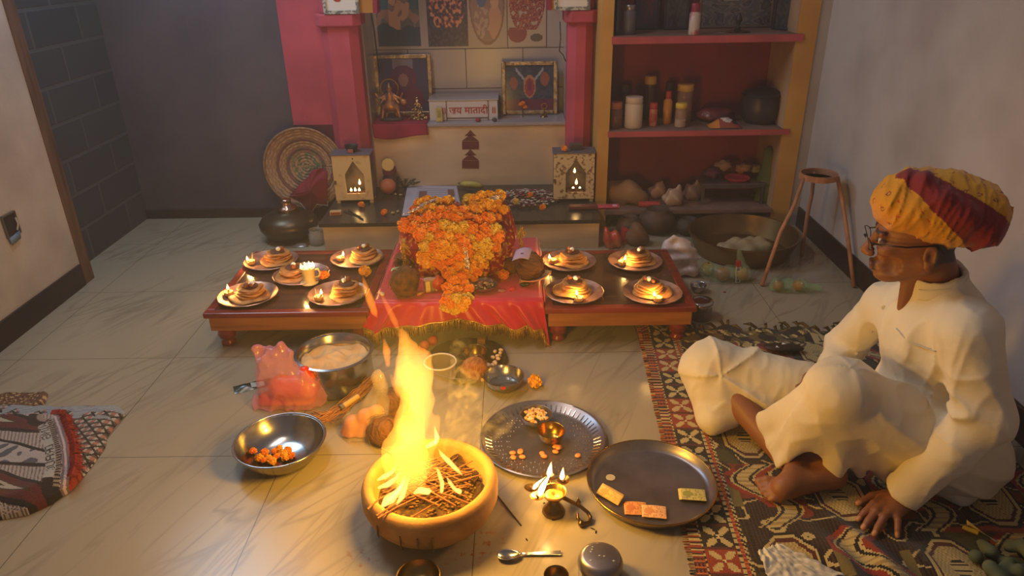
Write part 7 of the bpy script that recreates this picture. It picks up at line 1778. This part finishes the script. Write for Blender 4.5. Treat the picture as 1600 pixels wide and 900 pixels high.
# near foot: heel, arch, ball, five toes
heel = az(1300, 742, .045); ball = az(1222, 764, .040); B.cap(nank, heel, .036, .034, .03); B.cap(heel, ball, .034, .030, .03); B.cap(nank+np.array([-.02, 0, -.01]), ball+np.array([.02, .01, .012]), .030, .026, .03)
tdir = np.array([-.97, .18, 0.0]); tside = np.array([.18, .97, 0])
for i, (off, L, r) in enumerate(((.034, .052, .0135), (.016, .050, .0095), (.002, .044, .009), (-.011, .037, .0085), (-.022, .029, .008))):
    b0 = ball+tside*off+np.array([-.004, 0, -.006-.004*i]); m = b0+tdir*L*.6+np.array([0, 0, .004]); e = b0+tdir*L+np.array([0, 0, -.004])
    B.cap(b0, m, r*1.1, r, .008); B.cap(m, e, r, r*.95, .004)
B.cap(fank, az(1262, 728, .03), .03, .026, .02)
# far hand in the lap
for i in range(4):
    b0 = fwri+np.array([-.03, -.03+.012*i, -.01]); B.cap(b0, b0+np.array([-.05, -.015, -.012]), .009, .008, .006)
B.cap(fwri, fwri+np.array([-.04, -.015, -.01]), .022, .024, .02)
# near hand spread on the rug: palm, knuckles, five bent fingers
kn = [az(1382, 778, .036), az(1381, 790, .040), az(1388, 801, .040), az(1400, 806, .036)]
tips = [az(1341, 812, .018), az(1349, 825, .018), az(1366, 835, .018), az(1402, 838, .018)]
B.cap(wri, (kn[1]+kn[2])/2*.55+wri*.45, .026, .026, .02)
for k_ in kn: B.cap(wri*.55+k_*.45, k_, .019, .0135, .014)
for i, (a, e) in enumerate(zip(kn, tips)):
    r = (.0105, .0108, .0100, .0090)[i]; p1 = a*.55+e*.45+np.array([0, 0, .014]); p2 = a*.22+e*.78+np.array([0, 0, .008])
    B.cap(a, p1, r*1.15, r*1.04, .006); B.cap(p1, p2, r*1.02, r*.92, .003); B.cap(p2, e, r*.92, r*.78, .003); B.ell(a+np.array([0, 0, .004]), (.012, .012, .010), .006)
tb = az(1398, 770, .034); t1_ = az(1362, 776, .030); t2_2 = az(1341, 787, .020); B.cap(wri, tb, .022, .016, .012); B.cap(tb, t1_, .0145, .012, .006); B.cap(t1_, t2_2, .012, .0095, .003)
B.plane((0, 0, .014), (0, 0, -1), (.4, 1.3, -.1), (1.5, 2.3, .05))
def creases(X, Y, Z):
    out = np.zeros(len(X)); P = np.stack([X, Y, Z], 1)-O; f = P@HF; l = P@HL; u = P@HU
    m = (np.abs(f-.05) < .06) & (np.abs(u+.03) < .09)
    out += np.where(m & (f > 0), .0008*np.sin(420*(u+.35*np.abs(l)+.3*f)), 0)
    cheek = np.exp(-((f-.082-.3*(np.abs(l)-.028)*-1)**2)/.00006)*np.exp(-((u+.058)**2)/.0006)
    return out+.0025*cheek
B.warp(creases)
def skin_col(V):
    P = V-O; f = P@HF; l = P@HL; u = P@HU
    base = np.tile(L3((142, 90, 56)), (len(V), 1))
    head = np.abs(P).max(1) < .16
    lip = head & (f > .088) & (np.abs(u+.075) < .012) & (np.abs(l) < .024); base[lip] = L3((104, 54, 44))
    eye = head & (f > .07) & (np.abs(u-.0) < .012) & (np.abs(np.abs(l)-.031) < .02); base[eye] = L3((96, 58, 38))
    brow = head & (np.abs(u-.026) < .005) & (f > .07) & (np.abs(np.abs(l)-.032) < .02); base[brow] = L3((70, 54, 46))
    stub = head & (u < -.05) & (f > .0); base[stub] = base[stub]*.86+L3((120, 110, 104))*.14
    hairz = head & (f < -.035) & (u > -.05) & (u < .03) & (np.abs(l) > .0); base[hairz] = L3((84, 72, 66))
    for e in tips+[t2_2]:
        d = np.linalg.norm(V-(e+np.array([-.002, -.002, .006])), axis=1) < .008; base[d] = L3((186, 130, 92))
    return base
B.build('body', skin, man, PO, skin_col, 2)
# eyes
for s in (-1, 1):
    mb = MB(); c = hp(.0815, s*.031, .0)-np.array(PO); mb.blob(tuple(c), .0098, 16, 12); 
    ir = c+HF*.0085; mb.blob(tuple(ir), .0046, 10, 8, mi=1); mb.build('eye', [mat('eye_white', (190, 176, 160), .2), mat('eye_dark', (30, 20, 16), .15)], man, ang=180)
# glasses: rims, lenses, bridge, temples
gm = mat('glasses_metal', (60, 54, 52), .3, .9); gl_ = mat('lens_glass', (210, 215, 220), .03, alpha=.14, spec=1.0); po = np.array(PO)
gt = bpy.data.objects.new('glasses', None); C.objects.link(gt); gt.parent = man
rim_pts = {}
for s in (-1, 1):
    c = hp(.115, s*.033, -.004)-po; pts = []
    for i in range(25):
        a = 2*PI*i/24; pts.append(Vector(c+HL*(.027*math.cos(a))*1.0+HU*(.0195*math.sin(a))-HF*(.010*abs(math.cos(a))*(1 if math.cos(a)*s > 0 else .2))+HF*(.006*math.sin(a)))) 
    mb = MB(); mb.tube(pts, .0012, 6, cap=False); mb.build('rim', gm, gt, ang=180)
    mb = MB(); n = len(pts)-1; mb.add([Vector(c)-Vector(HF)*.003]+pts[:n], [(0, i+1, (i+1) % n+1) for i in range(n)]); mb.build('lens', gl_, gt, ang=180)
    a = Vector(hp(.107, s*.061, .002)-po); b = Vector(hp(.03, s*.083, .004)-po); e = Vector(hp(-.036, s*.084, .012)-po); e2 = Vector(hp(-.052, s*.082, -.008)-po); mb = MB(); mb.tube([a, b, e, e2], [.0022, .0024, .0026, .0018], 8); mb.build('temple', gm, gt, ang=180)
mb = MB(); mb.tube([Vector(hp(.118, -.008, .0)-po), Vector(hp(.122, 0, .004)-po), Vector(hp(.118, .008, .0)-po)], .0017, 6); mb.build('bridge', gm, gt, ang=180)
# turban
TB = Field(tuple(O+np.array([-.24, -.24, -.08])), tuple(O+np.array([.28, .24, .24])), .0036)
ta = R(-14); TF = HF*math.cos(ta)-HU*math.sin(ta)*-1*-1; TF = HF*math.cos(R(12))+HU*math.sin(R(12)); TU = HU*math.cos(R(12))-HF*math.sin(R(12)); RT = np.array([TF, HL, TU])
TB.ell(hp(-.030, 0, .088), (.134, .108, .082), .03, rot=RT); TB.ell(hp(-.085, 0, .070), (.098, .098, .078), .05, rot=RT); TB.ell(hp(.030, 0, .078), (.082, .092, .058), .03, rot=RT)
bp_ = [(.040, .02, .160), (.008, .055, .160), (-.036, .088, .128), (-.082, .094, .094), (-.128, .066, .050), (-.136, .02, .028)]
for (a, b), ra in zip(zip(bp_[:-1], bp_[1:]), (.014, .016, .020, .026, .032)): TB.cap(hp(*a), hp(*b), ra, ra*1.08, .02)
TB.cap(hp(.03, -.02, .155), hp(.0, .04, .158), .014, .014, .02)
TB.ell(hp(-.012, 0, .030), (.094, .073, .085), .004, 'sub', rot=RH)
TB.ell(hp(-.02, 0, -.075), (.16, .14, .085), .006, 'sub', rot=RT)
def th_loc(V):
    P = V-O; return P@HF, P@HL, P@HU
def pleats(X, Y, Z):
    f, l, u = th_loc(np.stack([X, Y, Z], 1)); a = np.arctan2(u-.05, f+.03)
    return .010*(.35-ridge(f*1.0+u*.30, l*.25, u*.15, 46, 12))+.006*(.35-ridge(f*1.0+u*.25, l*.3, u*.2, 95, 13))
TB.warp(pleats)
bseg = [np.array(hp(*q)) for q in bp_]
def turban_col(V):
    d = np.full(len(V), 9.0); tt = np.zeros(len(V))
    for i, (a, b) in enumerate(zip(bseg[:-1], bseg[1:])):
        ab = b-a; t = np.clip(((V-a)@ab)/(ab@ab), 0, 1); dd = np.linalg.norm(V-(a+t[:, None]*ab), axis=1); m = dd < d; d[m] = dd[m]; tt[m] = i+t[m]
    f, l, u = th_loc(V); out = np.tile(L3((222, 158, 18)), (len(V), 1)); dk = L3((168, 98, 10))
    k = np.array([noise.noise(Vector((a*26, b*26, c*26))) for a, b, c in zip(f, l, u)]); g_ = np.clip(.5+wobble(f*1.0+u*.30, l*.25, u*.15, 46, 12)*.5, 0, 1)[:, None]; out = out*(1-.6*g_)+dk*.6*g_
    a = np.arctan2(u-.05, f+.03); gx = np.mod(a*3.6+.2, 1)-.5; gy = np.mod(np.arctan2(l, .09)*5.0+.3*np.floor(a*3.6), 1)-.5
    r = np.sqrt((gx*.9)**2+(gy*.8)**2); sel = np.sin(np.floor(a*3.6)*5.3+np.floor(np.arctan2(l, .09)*5.0+.3*np.floor(a*3.6))*3.1) > .1; out[(r < .15) & sel] = L3((120, 50, 22)); out[(r < .08) & sel] = L3((226, 160, 60))
    r2 = np.sqrt((np.mod(gx+.5, 1)-.62)**2+(np.mod(gy+.5, 1)-.3)**2); out[r2 < .07] = L3((196, 60, 24))
    w = .015+.006*tt; mar_ = d < w+.012; out[mar_] = L3((124, 26, 32)); return out
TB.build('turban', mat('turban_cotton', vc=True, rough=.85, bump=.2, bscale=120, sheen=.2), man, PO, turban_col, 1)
# kurta
white_c = mat('white_cotton', (232, 220, 196), .85, col2=(222, 208, 182), scale=5, bump=.12, bscale=45, sheen=.15)
K = Field((.80, 1.36, .0), (1.42, 2.16, .72), .0042)
SK = S+np.array([0, 0, -.055])
K.ell(S+np.array([.015, 0, -.155]), (.120, .155, .125), .03); K.cap(S+np.array([.02, .0, -.10]), PEL+np.array([-.04, 0, .12]), .105, .145, .06)
K.ell(PEL+np.array([-.05, -.0, .11]), (.155, .175, .12), .05)
K.cap(nsh+np.array([0, .03, 0]), fsh+np.array([0, -.03, 0]), .060, .058, .05); K.cap(SK+np.array([.02, -.02, .0]), nsh, .058, .060, .04); K.cap(SK+np.array([.005, .05, -.01]), fsh, .052, .054, .05)
K.cap(nsh, elb+np.array([.012, 0, .01]), .070, .062, .03); cuff = az(1415, 768, .075); K.cap(elb+np.array([.012, 0, 0]), cuff, .062, .052, .035)
K.cap(fsh, felb, .062, .054, .03); K.cap(felb, fwri+np.array([.03, 0, .0]), .054, .046, .03)
K.ell(PEL+np.array([.0, -.02, -.01]), (.17, .19, .125), .04)
K.cap(PEL+np.array([-.09, -.08, .08]), ap(1392, 640, 1.60), .07, .045, .05); K.cap(az(1445, 650, .16), az(1398, 764, .035), .05, .010, .03); K.cap(PEL+np.array([.03, -.12, .03]), az(1500, 775, .03), .06, .018, .05); K.cap(az(1430, 735, .06), az(1500, 775, .03), .03, .016, .04)
# collar
nb = S*.35+hp(-.045, 0, -.06)*.65
K.cap(SK, nb, .076, .066, .02)
K.cap(SK+np.array([0, 0, .0]), nb+(nb-SK)*.6, .062, .056, .004, 'sub')
ax_ = (nb-SK)/np.linalg.norm(nb-SK); cn = ax_*.80+HU*.5-HF*.05; cn /= np.linalg.norm(cn)
K.plane(nb+ax_*-.004, tuple(cn), tuple(O+np.array([-.13, -.14, -.20])), tuple(O+np.array([.20, .14, .10])))
vb = S+np.array([-.124, .0, -.085])
_e1 = HF-ax_*float(HF@ax_); _e1 /= np.linalg.norm(_e1); v0 = nb+_e1*.062+ax_*.01
for q_ in np.linspace(0, 1, 9): K.ell(v0*(1-q_)+vb*q_, (.036*(1-q_)+.005,)*3, .004, 'sub')
K.cap(cuff+(cuff-elb)/np.linalg.norm(cuff-elb)*.10, cuff-(cuff-elb)/np.linalg.norm(cuff-elb)*.05, .040, .034, .004, 'sub'); dirc = (cuff-elb)/np.linalg.norm(cuff-elb); K.plane(cuff+dirc*.018, tuple(dirc), tuple(cuff-.12), tuple(cuff+.12))
K.plane((0, 0, .012), (0, 0, -1), (.7, 1.3, -.1), (1.5, 2.3, .05))
def kfold(X, Y, Z):
    P = np.stack([X, Y, Z], 1)
    o = .009*(.35-ridge(X, Y, Z, 12, 4, (1, 1, .5)))+.004*(.35-ridge(X, Y, Z, 30, 15, (1, 1, .5)))
    w = np.exp(-(np.linalg.norm(P-(elb+np.array([-.02, 0, .02])), axis=1)/.10)**2); o += w*.020*(.35-ridge(X, Y, Z, 22, 5, (.5, 1.0, 1.6)))
    low = np.clip((.30-Z)/.12, 0, 1)*np.clip((Y-1.52)/.06, 0, 1); o += low*.022*(.35-ridge(X, Y, Z, 20, 6, (.7, .5, 1.5)))
    w = np.exp(-(np.linalg.norm(P-(nsh+np.array([-.07, .03, -.08])), axis=1)/.09)**2); o += w*.020*(.35-ridge(X, Y, Z, 22, 7, (1.5, 1, .5)))
    px_ = np.abs(Y-(S[1]+.012+.10*(S[2]-Z)*.3)); o -= .0022*np.exp(-(px_/.016)**4)*(X < S[0])*(Z > .2)
    return o
K.warp(kfold)
K.build('kurta', white_c, man, PO, None, 2)
# stand-up collar band around the neck
mb = MB(); e1 = HF-ax_*float(HF@ax_); e1 /= np.linalg.norm(e1); e2 = np.cross(ax_, e1); pc_ = SK*.25+nb*.75
def collar(u, v):
    a = R(52)+(2*PI-R(104))*u; p = pc_+(e1*math.cos(a)*1.02+e2*math.sin(a))*(.0715-.004*v)+ax_*(-.016+.030*v)-HU*(.014*max(0, math.cos(a))); return Vector(p-np.array(PO))
mb.grid(collar, 60, 6); mb.build('collar', white_c, man, ang=180, solid=.004)
# buttons and chest pocket sit on the cloth: find the cloth by marching from the viewer's side
def hit(Fd, px, py, y0=1.2, y1=2.1):
    prev = None
    for i in range(900):
        Y = y0+(y1-y0)*i/900; p = np.array(aty(px, py, Y)); ix = np.round((p-Fd.lo)/Fd.h).astype(int)
        if (ix < 0).any() or (ix >= Fd.n).any(): continue
        if Fd.g[tuple(ix)] < 0: return Vector(p)
    return None
bmat_ = mat('pearl_button', (196, 180, 156), .3)
for px, py in ((1381, 481), (1361, 517), (1338, 552)):
    q = hit(K, px, py)
    if q:
        mb = MB(); mb.lathe([(0, .0), (.006, .0), (.0062, .0016), (.005, .0026), (.003, .002), (0, .002)], 16); o = mb.build('button', bmat_, man, q-PO); o.rotation_euler = Vector((-.8, -.45, .35)).to_track_quat('Z', 'Y').to_euler()
pk = [(1400, 512), (1412, 526), (1428, 536), (1446, 543), (1462, 548)]
pts = [hit(K, x, y) for x, y in pk]
if all(pts):
    mb = MB(); mb.tube([p-PO+Vector((-.002, -.003, 0)) for p in pts], .0016, 6); mb.build('pocket_edge', mat('pocket_hem', (206, 200, 190), .8), man, ang=180)
# trousers
TR = Field((.48, 1.38, .0), (1.36, 2.16, .46), .0042)
TR.cap(nhip, nk+np.array([0, 0, .0]), .105, .088, .03); TR.cap(fhip, fk, .10, .085, .03); TR.cap(nhip, fhip, .10, .10, .06)
nh1, nh2, nh3, nhm = az(1206, 664, .12), az(1222, 728, .045), az(1385, 738, .05), az(1300, 738, .055)
for e_, r_ in ((nh1, .030), (nh2, .016), (nhm, .020), (nh3, .026), (nh1*.5+nh2*.5, .022), (nhm*.5+nh2*.5, .014), (nhm*.5+nh3*.5, .016)): TR.cap(nk, e_, .080, r_, .022)
TR.cap(nh1, nh2, .022, .014, .02)
fh1, fh2 = az(1112, 652, .055), az(1180, 636, .08); TR.cap(fk, fh1, .080, .040, .05); TR.cap(fk, fh2, .085, .045, .05); TR.cap(fk*.5+fh1*.5, fh2, .06, .045, .05); TR.cap(fh1, fh2, .04, .04, .04)
# open hems: hollow them out and cut along the hem line
TR.cap(nk*.40+nank*.60, az(1244, 742, .02), .045, .050, .008, 'sub'); TR.cap(az(1262, 716, .05), az(1312, 748, .03), .048, .040, .008, 'sub'); TR.cap(fk*.35+fh2*.65, az(1190, 690, .01), .045, .05, .008, 'sub')
TR.plane((0, 0, .014), (0, 0, -1), (.3, 1.3, -.1), (1.5, 2.3, .05))
def tfold(X, Y, Z):
    P = np.stack([X, Y, Z], 1); o = np.zeros(len(X))
    r = np.linalg.norm(P-nk, axis=1); a = np.arctan2(Y-nk[1]+.3*(Z-nk[2]), X-nk[0]); w = np.clip((r-.07)/.14, 0, 1)*(Y < 1.80)
    o += w*.030*(.35-ridge(a*.11, r*.03, Z*.12, 26, 8))+.005*(.35-ridge(X, Y, Z, 26, 16))*(Y < 1.8)
    o += (Y < 1.80)*np.clip((X-.95)/.1, 0, 1)*.014*(.35-ridge(X, Y, Z, 18, 9, (.5, 1, 1.4)))
    r2 = np.linalg.norm(P-fk, axis=1); a2 = np.arctan2(Z-fk[2]+.4*(Y-fk[1]), X-fk[0]); w2 = np.clip((r2-.06)/.12, 0, 1)*(Y >= 1.80)
    o += w2*.026*(.35-ridge(a2*.10, r2*.02, Y*.05, 26, 10))+.004*(.35-ridge(X, Y, Z, 26, 17))*(Y >= 1.8)
    return o
TR.warp(tfold)
TR.build('trousers', mat('cream_cotton', (226, 212, 184), .85, col2=(214, 198, 168), scale=5, bump=.12, bscale=45, sheen=.15), man, PO, None, 2)
